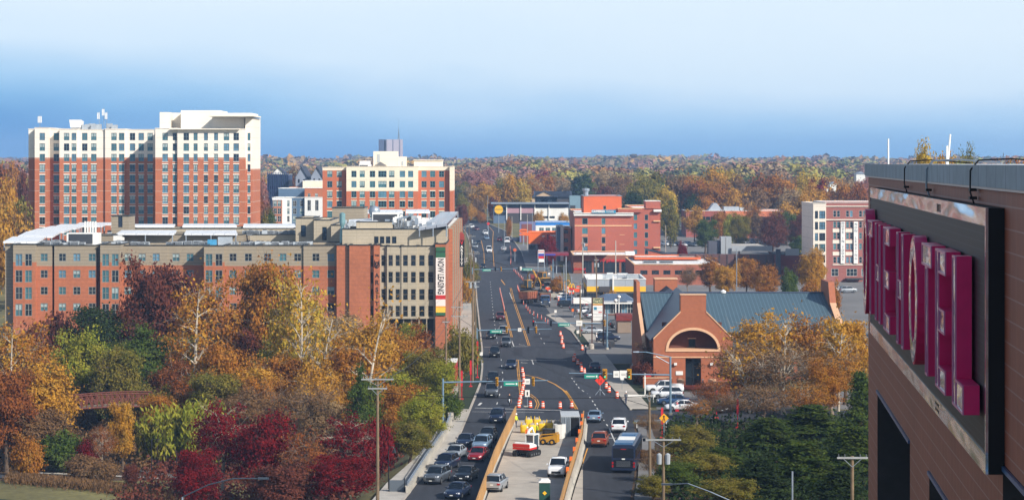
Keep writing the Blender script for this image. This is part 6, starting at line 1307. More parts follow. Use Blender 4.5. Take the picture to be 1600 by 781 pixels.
# parapet with steel rail on the left of the bridge
r = thing('bridge_parapet', 'curved concrete parapet with steel rail along the bridge pavement', 'parapet', (-9, 270, 0)); b = MB(); c = MB()
PP = [(xof(637, 237), 237), (xof(655, 251), 251), (xof(676, 269), 269), (xof(693, 284), 284), (xof(704.5, 303), 303)]
for a, d in zip(PP[:-1], PP[1:]):
    for m_, w_, z0, z1 in ((conc_b, .2, -5.2, .75), (conc_b, .28, .751, .86)):
        b.hexa([(a[0]-w_, a[1], z0), (a[0]+w_, a[1], z0), (d[0]+w_, d[1], z0), (d[0]-w_, d[1], z0), (a[0]-w_, a[1], z1), (a[0]+w_, a[1], z1), (d[0]+w_, d[1], z1), (d[0]-w_, d[1], z1)], m_)
    for z in (1.05, 1.3): c.tube((*a, z), (*d, z), .05, .05, steel)
    for k in range(7): q = k/7; x, y = a[0]+(d[0]-a[0])*q, a[1]+(d[1]-a[1])*q; c.tube((x, y, .86), (x, y, 1.3), .04, .04, steel)
b.box(PP[-1][0]-.4, PP[-1][0]+.35, 303, 304, -1, 1.2, conc_b); part('wall', b, r); part('rail', c, r)
b = MB(); b.poly([(xl(226)-3.3, 226, .1), (xl(226)-3.3, 226, -5.2), (xl(303)-3.3, 303, -5.2), (xl(303)-3.3, 303, .1)], conc_b)
# ---- traffic drums, posts, signs
drum_o = mat('drum_orange', (232, 84, 36), .6, var=.05); drum_w = mat('drum_white', (226, 222, 214), .5, var=0)
b = MB(); zs = [(0, .36), (.1, .36)]; b.lathe((0, 0, 0), [(.38, 0), (.38, .06), (.29, .07)], tyre, 14)
for k, (z0, z1, m) in enumerate(((.07, .3, drum_o), (.3, .45, drum_w), (.45, .6, drum_o), (.6, .75, drum_w), (.75, .95, drum_o))): b.lathe((0, 0, 0), [(.29-.09*z0, z0), (.29-.09*z1, z1)], m, 14)
b.lathe((0, 0, .95), [(.205, 0), (.1, .04), (0, .04)], drum_o, 14); drum_me = b.mesh('drum', smooth=False)
b = MB(); b.box(-.25, .25, -.25, .25, 0, .06, tyre); b.tube((0, 0, .06), (0, 0, 1.05), .075, .055, drum_o, 8); b.tube((0, 0, .5), (0, 0, .62), .078, .076, drum_w, 8); b.tube((0, 0, .78), (0, 0, .9), .076, .074, drum_w, 8); post_me = b.mesh('post')
def drum(px, py, label, group):
    p = gp(px, py); o = link('traffic_drum', drum_me, None, (p.x, p.y, p.z+.01), rg.uniform(0, 3)); tag(o, label, 'traffic drum', group)
def tpost(px, py, label, group):
    p = gp(px, py); o = link('channelizer_post', post_me, None, (p.x, p.y, p.z+.01)); tag(o, label, 'traffic post', group)
g1 = 'drums lining the yellow line before the stop line'
for i, (px, py) in enumerate(((816, 583), (817.5, 590), (818, 598), (817.5, 605), (816.5, 611), (815, 618), (813, 625), (811.5, 632), (810.5, 637))): drum(px, py, 'orange and white drum in the packed line left of the turning lane', g1)
for px, py, l in ((828.5, 637, 'orange and white drum beside the white sign post on the stop line'), (848, 637.5, 'orange and white drum second from the left across the closed lane'), (875, 638, 'orange and white drum third across the closed lane'), (893, 637.5, 'orange and white drum at the end of the yellow curve')): drum(px, py, l, 'drums across the closed lane')
for px, py, l in ((875.5, 525, 'topmost drum of the group of four beyond the junction'), (878, 531, 'second drum of the group of four beyond the junction'), (877.5, 537.5, 'third drum of the group of four beyond the junction'), (880, 544, 'lowest drum of the group of four beyond the junction'), (909.5, 547, 'single drum at the rounded kerb beside the bank forecourt'), (947, 607, 'drum just past the orange diamond sign'), (951.5, 613, 'drum second past the orange diamond sign'), (964, 622, 'drum nearest the camera at the right kerb')): drum(px, py, l, 'drums on the right of the road')
for i, (px, py) in enumerate(((898, 561), (896.5, 565), (903, 570), (908, 575), (908.5, 581), (913, 584))): drum(px, py, 'shaded orange drum in the line along the right kerb lane', 'drums in the shaded kerb lane')
for i in range(16): t = i/15; tpost(781+7*t, 455+31*t, 'orange post in the close line left of the centre', 'posts of the centre left line')
for i in range(14): t = i/13; tpost(808.6+9.4*t, 451+25*t, 'orange post in the close line right of the centre', 'posts of the centre right line')
for i, (px, py) in enumerate(((822, 482), (825, 486), (828, 490), (834, 493), (840, 497), (846, 499), (852, 503), (856, 506))): tpost(px, py, 'orange post in the row curving right of the dump trucks', 'posts curving to the right')
for i in range(12): t = i/11; tpost(797+2.5*math.sin(t*2)-1.5*t, 388+25*t, 'distant orange post along the closed lane before the far signals', 'posts before the far signals')
for i in range(7): t = i/6; tpost(803+14*t, 424+14*t, 'orange post in the shaded line across the far junction', 'posts across the far junction')
for i in range(14): px, py = rg.uniform(845, 905), rg.uniform(450, 470); drum(px, py, 'orange drum among the clutter at the restaurant entrance', 'drums at the restaurant entrance')
def diamond(px, py, Y, s, m, label, base=None, txt=None):
    x, z = xof(px, Y), zof(py, Y); g = gbase(Y); r = thing('diamond_sign', label, 'sign', (x, Y, g)); b = MB(); b.tube((x, Y+.06, g), (x, Y+.06, z+s*.5), .05, .05, steel, 6)
    if base: b.tube((x-.7, Y-.2, g+.05), (x, Y+.06, g+.9), .04, .04, steel, 5); b.tube((x+.7, Y-.2, g+.05), (x, Y+.06, g+.9), .04, .04, steel, 5)
    part('post', b, r); b = MB(); b.prism([(x, Y, z-s), (x+s, Y, z), (x, Y, z+s), (x-s, Y, z)], (0, .04, 0), m); part('plate', b, r)
    b = MB()
    if txt == 'merge': b.box(x-.07-.12, x-.19+.04, Y-.02, Y-.002, z-.35, z+.3, blk_); b.box(x+.1, x+.2, Y-.02, Y-.002, z-.35, z+.05, blk_); b.prism([(x-.3, Y-.02, z+.25), (x-.17, Y-.02, z+.5), (x-.04, Y-.02, z+.25)], (0, .015, 0), blk_)
    else: b.tube((x, Y-.01, z+.2), (x, Y-.012, z+.3), .09, .09, blk_); b.box(x-.06, x+.06, Y-.02, Y-.002, z-.12, z+.2, blk_); b.box(x-.16, x-.08, Y-.02, Y-.002, z-.35, z-.1, blk_); b.box(x+.05, x+.13, Y-.02, Y-.002, z-.35, z-.1, blk_)
    part('symbol', b, r)
diamond(937.6, 594, 338, .75, mat('roadwork_orange', (226, 60, 40), .5, var=0), 'red orange diamond roadwork sign on a folding stand', True, 'merge')
diamond(1037.5, 653, 262, .55, mat('pedestrian_yellow', (230, 160, 24), .5, var=0), 'yellow orange diamond pedestrian sign beside the tall pole')
b = MB(); x, y = xof(824, 322), 322; 
r = thing('lane_sign', 'white rectangular keep right sign on a short post by the stop line', 'sign', (x, y, 0)); b.tube((x, y, 0), (x, y, 2.0), .04, .04, steel); b.box(x-.5, x+.5, y-.3, y+.3, 0, .12, conc_b); part('post', b, r); b = MB(); b.box(x-.33, x+.33, y-.05, y-.01, 1.4, 2.35, drum_w); b.box(x-.1, x+.1, y-.06, y-.051, 1.6, 2.1, blk_); part('plate', b, r)
r = thing('bus_stop_sign', 'red and white flag sign on a white post by the pavement', 'sign', (xof(1008.5, 338), 338, 0)); b = MB(); x = xof(1008, 338); b.box(x-.09, x+.09, 338, 338.15, 0, 3.2, white); part('post', b, r); b = MB(); b.box(x+.1, x+.9, 337.95, 338.05, 2.7, 3.1, red); part('plate', b, r)

# ---- signal masts
sig_y = mat('signal_yellow', (222, 156, 24), .5, var=0); lens_g = mat('lens_green', (40, 220, 170), .3, var=0, emit=1.2); lens_r = mat('lens_red', (230, 40, 30), .3, var=0, emit=1.2); lens_o = mat('lens_off', (40, 34, 30), .4, var=0); mast_m = mat('mast_paint', (122, 148, 166), .4, .4, var=.06); ssg = mat('street_sign_green', (18, 138, 118), .5, var=0)
def mast(label, px_pole, Y, py_arm, px_end, heads, plates, g_signs, lamp=None, pole_top=None, lit='g', r_=.11):
    x = xof(px_pole, Y); g = gbase(Y); z = zof(py_arm, Y); xe = xof(px_end, Y); R_ = thing('traffic_light', label, 'traffic light', (x, Y, g)); b = MB()
    b.tube((x, Y, g), (x, Y, g+.35), .3, .3, conc_b); b.tube((x, Y, g+.3), (x, Y, (zof(pole_top, Y) if pole_top else z+.4)), .17, .13, mast_m, 10); part('pole', b, R_)
    b = MB(); b.tube((x, Y, z), (xe, Y, z+.25), r_, .06, mast_m, 8); part('arm', b, R_)
    for px, kind in heads:
        hx = xof(px, Y); hz = z+.12; h = link('signal_head', None, R_, (hx-x, -.0, hz-g)) if False else None
        b = MB(); face_f = kind in 'yg'; m = sig_y if face_f or kind == 'b' else black
        b.box(hx-.17, hx+.17, Y-.32, Y-.14, hz-.55, hz+.55, m)
        if kind == 'g': b.box(hx-.3, hx+.3, Y-.14, Y-.12, hz-.7, hz+.7, sig_y); b.box(hx-.24, hx+.24, Y-.1412, Y-.1402, hz-.64, hz+.64, black)
        for k in range(3): b.tube((hx, Y-.31, hz+.35-.35*k), (hx, Y-.5, hz+.35-.35*k), .13, .13, black, 10, False)
        hd = part('signal_head', b, R_)
        if kind in ('g', 'k'):
            c = MB()
            for k in range(3):
                on = (kind == 'g' and k == 2) or (kind == 'k' and k == 0); c.tube((hx, Y-.32, hz+.35-.35*k), (hx, Y-.335, hz+.35-.35*k), .115, .115, (lens_g if kind == 'g' else lens_r) if on else lens_o, 10)
            ln_ = part('lens', c, hd)
    for px, w_, h_ in plates: hx = xof(px, Y); b = MB(); b.box(hx-w_/2, hx+w_/2, Y-.2, Y-.16, z+.12-h_/2, z+.12+h_/2, drum_w); b.box(hx-w_*.3, hx+w_*.3, Y-.206, Y-.201, z+.15, z+.2, blk_); b.box(hx-w_*.3, hx+w_*.3, Y-.206, Y-.201, z-.02, z+.03, blk_); part('plate', b, R_)
    for p0, p1 in g_signs:
        a, c = xof(p0, Y), xof(p1, Y); b = MB(); b.box(a, c, Y-.2, Y-.15, z-.45, z+.1, ssg); b.box(a+.25, c-.5, Y-.206, Y-.201, z-.24, z-.12, drum_w); b.box(c-.35, c-.15, Y-.206, Y-.201, z-.3, z-.05, drum_w); part('street_name_plate', b, R_)
    if lamp:
        lx, lpy = lamp; b = MB(); lx = xof(lx, Y); lz = zof(lpy, Y); zt2_ = zof(pole_top, Y); b.path([(x, Y, zt2_-.05), (x+(lx-x)*.35, Y, zt2_+(lz-zt2_)*.4), (x+(lx-x)*.75, Y, lz-.02), (lx, Y, lz)], .06, mast_m); b.path([(x, Y, zt2_-1.0), (x+(lx-x)*.45, Y, zt2_+(lz-zt2_)*.45-.2)], .04, mast_m); part('lamp_arm', b, R_)
        b = MB(); b.loft([[(lx-.7, Y-.13, lz-.04), (lx-.7, Y+.13, lz-.04), (lx-.7, Y+.1, lz+.06), (lx-.7, Y-.1, lz+.06)], [(lx+.1, Y-.16, lz-.08), (lx+.1, Y+.16, lz-.08), (lx+.1, Y+.1, lz+.1), (lx+.1, Y-.1, lz+.1)]], steel); part('lamp_head', b, R_)
    return R_
mast('signal mast reaching left from the arched building corner with two green lit heads', 1047.5, 311, 585.5, 889, [(945, 'g'), (983, 'g')], [(963, .8, .9), (974, 1.0, 1.0)], [(913, 935)], (997, 549.5), 557)
mast('long signal mast from the left trees across the near stop line', 692, 297, 597, 856, [(776.5, 'b'), (833, 'b')], [(824, .7, .7)], [(787, 810)], None, 591)
mast('signal mast from the left pole cluster above the middle stop line', 745, 392, 516, 862, [(791.5, 'b'), (825.5, 'n'), (837.5, 'b')], [(812, .6, .6)], [(766, 784)])
mast('signal mast reaching left beside the pylon sign', 948.6, 421, 505.5, 833, [(944.5, 'b'), (861, 'n'), (833.5, 'k')], [(905, 1.1, 1.0)], [(872, 890)], None, 484)
mast('distant signal mast across the far junction from the right', 864, 600, 420, 802, [(861, 'b'), (811, 'n')], [(812.5, 1.0, .9)], [(816, 832)], None, 405)
mast('distant signal mast over the waiting black sedan', 738, 605, 421, 812, [(783, 'b'), (774, 'n')], [], [(754, 767)], None, 418)
mast('farthest signal mast spanning the road at the bend', 705, 1010, 340.5, 772, [(718, 'b'), (745, 'b'), (754, 'n'), (737, 'b')], [(728, 1.5, 1.3)], [(750, 760)], None, 338)
# ---- utility poles, lamps, wires
tops = {}
def upole(key, label, px, Y, py_top, arms=(), tr=0, lean=0, m=None, g=None, r0=.17, mtop=.11):
    x = xof(px, Y); g = gz(x, Y) if g is None else g; z = zof(py_top, Y); r = thing('utility_pole', label, 'utility pole', (x, Y, g)); b = MB(); m = m or wood
    b.tube((x, Y, g), (x+lean, Y, z), r0, mtop, m, 10); part('pole', b, r)
    for dz, w_ in arms:
        b = MB(); b.box(x+lean-w_/2, x+lean+w_/2, Y-.2, Y-.08, z-dz-.06, z-dz+.06, mat('weathered_arm', (150, 152, 150), .8, var=.1))
        for t in (-.45, -.25, .25, .45): b.tube((x+lean+w_*t, Y-.14, z-dz+.06), (x+lean+w_*t, Y-.14, z-dz+.25), .04, .03, rimm, 6)
        b.tube((x+lean-w_*.3, Y-.14, z-dz-.05), (x+lean, Y-.1, z-dz-.6), .025, .025, steel, 5); b.tube((x+lean+w_*.3, Y-.14, z-dz-.05), (x+lean, Y-.1, z-dz-.6), .025, .025, steel, 5)
        part('crossarm', b, r)
    for k in range(tr):
        b = MB(); tx = x+lean+(.35 if k % 2 == 0 else -.35); b.lathe((tx, Y-.1, z-2.2), [(0, 0), (.2, .02), (.22, .8), (.1, .9), (0, .95)], mat('transformer_grey', (150, 156, 160), .5, var=.05), 10); part('transformer', b, r)
    tops[key] = (x+lean, Y, z); return r
upole('A', 'grey timber pole at the left edge of the pavement above the red kiosk', 697, 318, 496, [(.6, 1.0)])
upole('B', 'greenish utility pole standing in the verge beside the near signals', 718, 330, 470, [(.9, 2.4), (2.2, 2.4)])
upole('C', 'tall dark pole at the front of the kerbside pole cluster', 738.5, 357, 428, [(1.2, 2.2)], 2); upole('C2', 'pale pole close beside the tall dark kerbside pole', 743, 372, 440, [(.8, 1.2)]); upole('D', 'utility pole at the kerb beside the middle signals', 740, 452, 392, [(.5, 2.4)], 1)
upole('E', 'utility pole farther along the kerb past the blade sign', 735.5, 560, 366, [(.5, 2.4)], 1); upole('E2', 'utility pole at the kerb beyond the far signals', 733, 700, 350, [(.5, 2.4)]); upole('K', 'thin timber pole beside the kerb lane before the road bend', 727, 760, 352, [(.5, 2.2)])
upole('F', 'leaning timber pole with two crossarms in front of the trees', 590, 214, 588, [(.25, 3.0), (1.1, 1.8)], 0, 0, g=-3.8, r0=.2)
o = tops['F']
upole('G', 'timber pole with long pale crossarm and insulators at the lower right', 1036.5, 190, 683, [(.18, 2.9)], 2, g=0); upole('G2', 'tall thin timber pole just left of the pole with pale crossarm', 1016, 235, 612, [(.4, .8)], 0, -.1); upole('H', 'weathered pole with tilted crossarm among the dark pines', 1331.5, 150, 712, [(.1, 2.0)], 0)
upole('I', 'concrete pole rising in front of the rose hotel left part', 910.5, 572, 372, [(1.2, .9)], 1, m=concrete); upole('J', 'concrete pole in front of the pharmacy windows', 962, 585, 376, [], m=concrete); upole('L', 'dark timber pole with twin transformers before the restaurant', 932, 520, 402, [(.6, 1.0)], 2); upole('L2', 'short timber pole behind the dark transformer pole', 930, 600, 399, [])
upole('N', 'timber pole by the kerb between the two green signs', 906.5, 452, 440, [(.4, 1.0)]); upole('O', 'steel lamp pole left of the restaurant', 881, 590, 413, [], m=steel); upole('P', 'steel pole beside the golden arches', 884.5, 560, 424, [], m=steel)
for i, (px, py, y) in enumerate(((788, 345, 820), (824, 335, 830), (832, 331, 860), (800, 338, 880), (762, 305, 960), (1040, 352, 780), (1151, 388, 560))): upole('Q%d' % i, ['thin pole right of the road bend', 'timber pole behind the oval sign', 'pale pole in front of the clerestory shop', 'pole at the left end of the clerestory shop', 'tall thin mast left of the yellow disc', 'flag pole by the lawn of the rose hotel', 'thin grey pole before the orange street trees'][i], px, y, py, [], m=concrete if i % 2 else steel, r0=.12, mtop=.08)
b = MB(); x, y = xof(1238, 215), 215; b.tube((x, y, 0), (x, y, zof(736, y)), .09, .09, steel, 8); solo('steel_post', b, 'plain steel post top rising out of the dark pines', 'post', (x, y, 0))
def wires(pairs, label, r_=.028):
    b = MB()
    for a, d in pairs:
        a = Vector(a); d = Vector(d); sag = (d-a).length*.012; pts = [a.lerp(d, k/10)-Vector((0, 0, sag*4*(k/10)*(1-k/10))) for k in range(11)]; b.path(pts, r_, black, 4)
    o = solo('power_line', b, label, 'cable', pairs[0][0]); return o
def off(k, dx, dz): t = tops[k]; return (t[0]+dx, t[1], t[2]+dz)
wires([(off(a, s, -.4), off(c, s, -.4)) for a, c in (('B', 'C'), ('C', 'D'), ('D', 'E'), ('E', 'E2')) for s in (-1, 0, 1)], 'overhead wires strung between the left kerbside poles', .03)
wires([(off('F', -1.2, 0), off('A', -.3, -.3)), (off('F', 1.2, 0), off('B', -.3, -.8))], 'wires running from the leaning front pole to the pavement poles')
wires([(off('F', .2, -1.5), off('G2', 0, -.4)), (off('B', .2, -2.6), off('G2', 0, -1.5))], 'wires sagging across the road above the bridge')
wires([(off('L', 0, -1.2), off('I', 0, -1.4)), (off('I', 0, -1.4), off('O', 0, -.2)), (off('N', 0, -.4), off('L', 0, -1.6)), (off('D', .2, -1), off('N', 0, -.5))], 'thin service wires between the poles at the restaurant')
wires([((tops['N'][0], tops['N'][1], 7.5), (xof(1160, 349), 349, 6.9))], 'service wire running across the arched brick gable')
# street lamps reaching in at the bottom
for i, (P, l) in enumerate(((([(1048, 756), (1075, 755), (1110, 768), (1160, 790)]), 'curved street lamp arm at the bottom right of the pole'), (([(405, 747), (365, 747), (325, 757), (285, 776)]), 'curved street lamp arm over the crimson trees at the bottom left'))):
    y = 170; pts = [(xof(a, y), y, zof(c, y)) for a, c in P]; b = MB(); b.path(pts, .05, mat('lamp_blue', (70, 80, 92), .4, .5, var=0)); q = pts[0]; s = -1 if i == 0 else 1; e = pts[-1]
    R_ = thing('street_lamp', l, 'street lamp', (e[0], y, 0)); b.tube((e[0], y, -1 if i == 0 else -5), e, .11, .07, steel); part('pole', b, R_); b = MB(); b.cbox(q[0]+s*.3, y, q[2], .8, .26, .12, mat('lamp_blue', (110, 128, 150))); part('lamp_head', b, R_)
def park_lamp(px, Y, py_top, l, arm=.7, g=-5.0):
    x = xof(px, Y); z = zof(py_top, Y); R_ = thing('park_lamp', l, 'street lamp', (x, Y, g)); b = MB(); b.tube((x, Y, g), (x, Y, z), .08, .06, black); b.tube((x, Y, z-.05), (x+arm, Y, z+.02), .04, .04, black); part('post', b, R_); b = MB(); b.cbox(x+arm, Y, z-.02, .5, .25, .1, black); part('lamp_head', b, R_)
park_lamp(237, 286, 686, 'slim black park lamp beside the asphalt path'); park_lamp(276, 290, 705, 'slim black park lamp nearer the crimson trees'); park_lamp(99, 292, 665, 'small park lamp below the footbridge', .9)
R_ = thing('park_lamp', 'black shepherd crook lamp beside the parapet end', 'street lamp', (xof(607, 240), 240, -3)); y = 240; x = xof(607, y); z = zof(697, y); b = MB(); b.path([(x, y, -4.5), (x, y, z-.5), (x+.15, y, z-.1), (x+.4, y, z), (x+.6, y, z-.25)], .05, black); part('post', b, R_); b = MB(); b.lathe((x+.6, y, z-.7), [(0, 0), (.22, .02), (.18, .25), (.05, .45)], black, 10); part('lamp_head', b, R_)
b = MB(); x = xof(620, 238); b.box(x-.8, x+.8, 238, 238.08, -2.4, 1.3, mat('board_grey', (84, 92, 100), .6, var=.06)); b.tube((x-.8, 238.04, -4.6), (x-.8, 238.04, 1.5), .06, .06, black); b.tube((x+.8, 238.04, -4.6), (x+.8, 238.04, 1.5), .06, .06, black); solo('notice_board', b, 'grey notice board on two posts below the parapet', 'sign', (x, 238, -4.6))
# red pennant posts
redp = mat('pennant_red', (196, 30, 40), .6, var=.06)
for px, top, bot, l in ((1119.5, 608, 653, 'red post standing alone in front of the terrace'), (1152.5, 622, 668, 'red post behind the bare branches'), (1070, 624, 640, 'short red post among the parked cars'), (1058, 628, 642, 'short red post left among the parked cars'), (1034.5, 636, 684, 'red post left of the yellow diamond sign'), (746, 532, 590, 'tall red post at the kerb of the left pavement'), (735.5, 562, 604, 'red post left of the kerbside red post'), (721.5, 578, 624, 'red post in the verge by the greenish pole'), (708, 588, 614, 'red post on the left pavement with a yellow tag')):
    Y = yof(bot); x = xof(px, Y); b = MB(); h = zof(top, Y); b.tube((x, Y, 0), (x, Y, h), .05, .05, redp, 6); b.box(x-.14, x+.14, Y-.06, Y-.02, h*.45, h*.97, redp); b.cbox(x, Y, .08, .5, .5, .16, redp); solo('red_post', b, l, 'post', (x, Y, 0), 'red posts along the works')
# kiosk at the left pavement
p = gp(700, 608); x0 = xof(686, 352); x1 = xof(701.5, 352); x2 = xof(714, 352); b = MB(); y = 352
b.box(x0, x1, y, y+5, -.1, 3.4, mat('kiosk_blue', (70, 132, 160), .6, var=.08)); b.box(x1+.002, x2, y-.3, y+5, -.1, 3.6, mat('kiosk_red', (176, 36, 48), .6, var=.08)); b.box(x0, x2, y-.6, y+5.3, 3.602, 3.8, drum_w); b.box(x1+.4, x2-.4, y-.33, y-.305, .8, 2.6, dframe)
solo('kiosk', b, 'blue and red site cabin beside the left pavement', 'hut', (x1, y, 0))
# site barricades on the right corner
for i, (px, py) in enumerate(((1000, 628), (1018, 668), (1090, 660))):
    p = gp(px, py); b = MB(); b.box(p.x-2.2, p.x+2.2, p.y, p.y+.05, .75, 1.05, white if i == 0 else mast_m)
    for s in (-1.9, 1.9): b.box(p.x+s-.04, p.x+s+.04, p.y-.25, p.y+.3, 0, .76, white)
    solo('barricade', b, ['white board barricade on the verge by the flag sign', 'blue grey board barricade at the kerb corner', 'board barricade among the bare bushes'][i], 'barricade', (p.x, p.y, 0))
# cylindrical bollard blocks near the pylon sign
for px, py, l in ((924, 545, 'pale concrete bollard left of the signal pole'), (956, 541, 'pale concrete bollard right of the signal pole')):
    p = gp(px, py); b = MB(); b.lathe((p.x, p.y, 0), [(.5, 0), (.5, .9), (.4, 1.0), (0, 1.0)], concrete2, 14); solo('bollard', b, l, 'bollard', (p.x, p.y, 0), 'pale bollards')
for px, y, t, l in ((962, 470, 472, 'white globe lamp left of the pair by the blue grey shop'), (967, 478, 466, 'white globe lamp right of the pair by the blue grey shop')):
    x = xof(px, y); z = zof(t, y); b = MB(); b.tube((x, y, 0), (x, y, z), .12, .1, white); b.lathe((x, y, z), [(.2, 0), (.38, .2), (.38, .45), (.2, .65), (0, .68)], white, 12); solo('globe_lamp', b, l, 'street lamp', (x, y, 0))
# heap of rubble and material in the restaurant works
b = MB(); p = gp(875, 462)
hm = mat('earth_heap', (138, 116, 92), 1, var=.25)
for k in range(60): q = gp(rg.uniform(845, 910), rg.uniform(449, 468)); b.cbox(q.x, q.y, q.z+.3, rg.uniform(.4, 2), rg.uniform(.4, 2), rg.uniform(.4, 1.1), rg.choice([hm, cat_y, conc_b, drum_o, trim, drum_w]))
o = solo('site_rubble', b, 'jumble of building material and earth in the works area', 'rubble', (p.x, p.y, p.z)); o['kind'] = 'stuff'
for (pts, z1, l) in (([(838, 480), (858, 476), (880, 484), (872, 490), (846, 489)], .12, 0), ([(872, 494), (885, 490), (893, 500), (880, 505)], .5, 1)):
    pass
# footbridge in the trees
fb_ = mat('bridge_rust', (108, 60, 48), .7, var=.12); y = 318.0; x0, x1 = xof(72, y), xof(232, y); zd = zof(645, y)
r = thing('footbridge', 'rust red steel truss footbridge crossing among the trees', 'bridge', (x0, y, zd-4)); 
def arcz(x): t = (x-x0)/(x1-x0); return zd+.3*(1-(2*t-1)**2)+.9*t
b = MB(); N_ = 20
for yy in (y, y+3):
    b = MB()
    for k in range(N_):
        a, c = x0+(x1-x0)*k/N_, x0+(x1-x0)*(k+1)/N_
        for dz, rr_ in ((0, .14), (.8, .05), (1.2, .05), (1.75, .11)): b.tube((a, yy, arcz(a)+dz), (c, yy, arcz(c)+dz), rr_, rr_, fb_, 6)
        b.tube((a, yy, arcz(a)), (a, yy, arcz(a)+1.75), .08, .08, fb_, 6)
        if k % 2: b.tube((a, yy, arcz(a)), (c, yy, arcz(c)+1.75), .06, .06, fb_, 6)
        else: b.tube((a, yy, arcz(a)+1.75), (c, yy, arcz(c)), .06, .06, fb_, 6)
    part('truss', b, r)
b = MB()
for k in range(N_): a, c = x0+(x1-x0)*k/N_, x0+(x1-x0)*(k+1)/N_; b.hexa([(a, y, arcz(a)+.05), (c, y, arcz(c)+.05), (c, y+3, arcz(c)+.05), (a, y+3, arcz(a)+.05), (a, y, arcz(a)+.14), (c, y, arcz(c)+.14), (c, y+3, arcz(c)+.14), (a, y+3, arcz(a)+.14)], mat('deck_board', (142, 124, 104), .9, var=.1))
part('deck', b, r); b = MB(); b.box(x0-3, x0+.5, y-.5, y+3.5, -6, zd, concrete); b.box(x1-.5, x1+3, y-.5, y+3.5, -6, zd+.5, concrete); part('abutment', b, r)
# ---- people
def person(label, loc, rz, vest, legs=(.12, -.1), ride=False, helmet=None):
    V = [(0, 0, .95), (0, 0, 1.2), (0, -.01, 1.42), (0, -.01, 1.52), (0, -.02, 1.62), (0, -.02, 1.74)]; Rr = [.15, .14, .13, .055, .09, .07]; E = [(0, 1), (1, 2), (2, 3), (3, 4), (4, 5)]
    for s, f in ((-1, legs[0]), (1, legs[1])):
        b0 = len(V)
        if ride: V += [(s*.12, -.05, .9), (s*.22, -.4, .85), (s*.22, -.3, .42), (s*.22, -.45, .38)]
        else: V += [(s*.1, 0, .88), (s*.12, -f*.5, .48), (s*.12, -f, .08), (s*.13, -f-.16, .04)]
        Rr += [.095, .065, .045, .04]; E += [(0, b0), (b0, b0+1), (b0+1, b0+2), (b0+2, b0+3)]
        b1 = len(V); V += ([(s*.2, -.02, 1.4), (s*.28, -.2, 1.18), (s*.3, -.45, 1.12), (s*.3, -.52, 1.1)] if ride else [(s*.2, 0, 1.4), (s*.26, -.02, 1.13), (s*.24, -.16, .92), (s*.24, -.2, .84)]); Rr += [.06, .045, .035, .035]; E += [(2, b1), (b1, b1+1), (b1+1, b1+2), (b1+2, b1+3)]
    me = bpy.data.meshes.new('person'); me.from_pydata(V, E, []); o = bpy.data.objects.new('tmp', me); C.objects.link(o); md = o.modifiers.new('s', 'SKIN'); me.skin_vertices[0].data[0].use_root = True
    for i, q in enumerate(Rr): me.skin_vertices[0].data[i].radius = (q, q)
    o.modifiers.new('u', 'SUBSURF').levels = 1; bpy.context.view_layer.update(); m2 = bpy.data.meshes.new_from_object(o.evaluated_get(bpy.context.evaluated_depsgraph_get())); bpy.data.objects.remove(o)
    skin = mat('skin', (196, 148, 120), .6, var=0); tr_ = mat('trousers', (46, 54, 78), .8, var=.05); m2.materials.clear(); [m2.materials.append(q) for q in (skin, tr_, vest)]
    for p_ in m2.polygons:
        c = p_.center; p_.material_index = 1 if c.z < .98 and abs(c.x) < .21 and not (c.y < -.3 and c.z > 1) else 2 if c.z < 1.48 and (abs(c.x) < .24 or c.z > 1.0) else 0; p_.use_smooth = True
    o = tag(link('person', m2, None, loc, rz), label, 'person', None)
    b = MB(); b.lathe((0, -.02, 1.68), [(.155, 0), (.12, .02), (.115, .1), (.06, .16), (0, .17)], helmet or drum_w, 12); link('helmet', b.mesh('helmet', smooth=True), o)
    b = MB(); b.cbox(0, -.11, 1.655, .03, .04, .05, skin); [b.cbox(s*.04, -.105, 1.68, .02, .01, .012, blk_) for s in (-1, 1)]; b.cbox(0, -.105, 1.6, .05, .01, .01, redp); link('face', b.mesh('face'), o)
    return o
hv = mat('hi_vis', (206, 220, 50), .7, var=0); ho = mat('hi_vis_orange', (236, 96, 36), .7, var=0)
for px, py, m_, rz, l in ((830, 453, hv, .4, 'worker in yellow high visibility vest beside the farther dump truck'), (824, 690, ho, 0, 'worker in orange vest standing behind the mini excavator'), (839, 684, hv, 2, 'worker in yellow vest near the yellow bulk bags'), (806.5, 668, hv, 1, 'worker in yellow vest at the left barrier end'), (704, 618, drum_w, .3, 'pedestrian in a white top on the left pavement')):
    p = gp(px, py); person(l, (p.x, p.y, p.z+.05), rz, m_)
# motorcycle and rider
p = gp(796, 634); mc = thing('motorcycle', 'dark motorcycle in the lane beside the dark grey pickup', 'motorcycle', (p.x, p.y, .03)); 
for yy in (-.7, .7):
    wm = MB(); n = 14; wm.loft([[(x, q*math.cos(2*PI*k/n), q*math.sin(2*PI*k/n)) for k in range(n)] for x, q in ((-.06, .3), (0, .33), (.06, .3))], tyre); link('wheel', wm.mesh('wheel'), mc, (0, yy, .33))
b = MB(); b.loft([[(-.13, -.5, .75), (.13, -.5, .75), (.1, -.5, 1.0), (-.1, -.5, 1.0)], [(-.17, 0, .45), (.17, 0, .45), (.15, 0, .98), (-.15, 0, .98)], [(-.12, .7, .6), (.12, .7, .6), (.1, .8, .82), (-.1, .8, .82)]], PT['black']); b.tube((0, -.75, .33), (0, -.45, 1.0), .05, .05, rimm); link('frame', b.mesh('frame'), mc)
b = MB(); b.tube((-.36, -.42, 1.08), (.36, -.42, 1.08), .02, .02, trim); b.cbox(0, -.6, .9, .18, .12, .18, lampw); link('handlebar', b.mesh('handlebar'), mc)
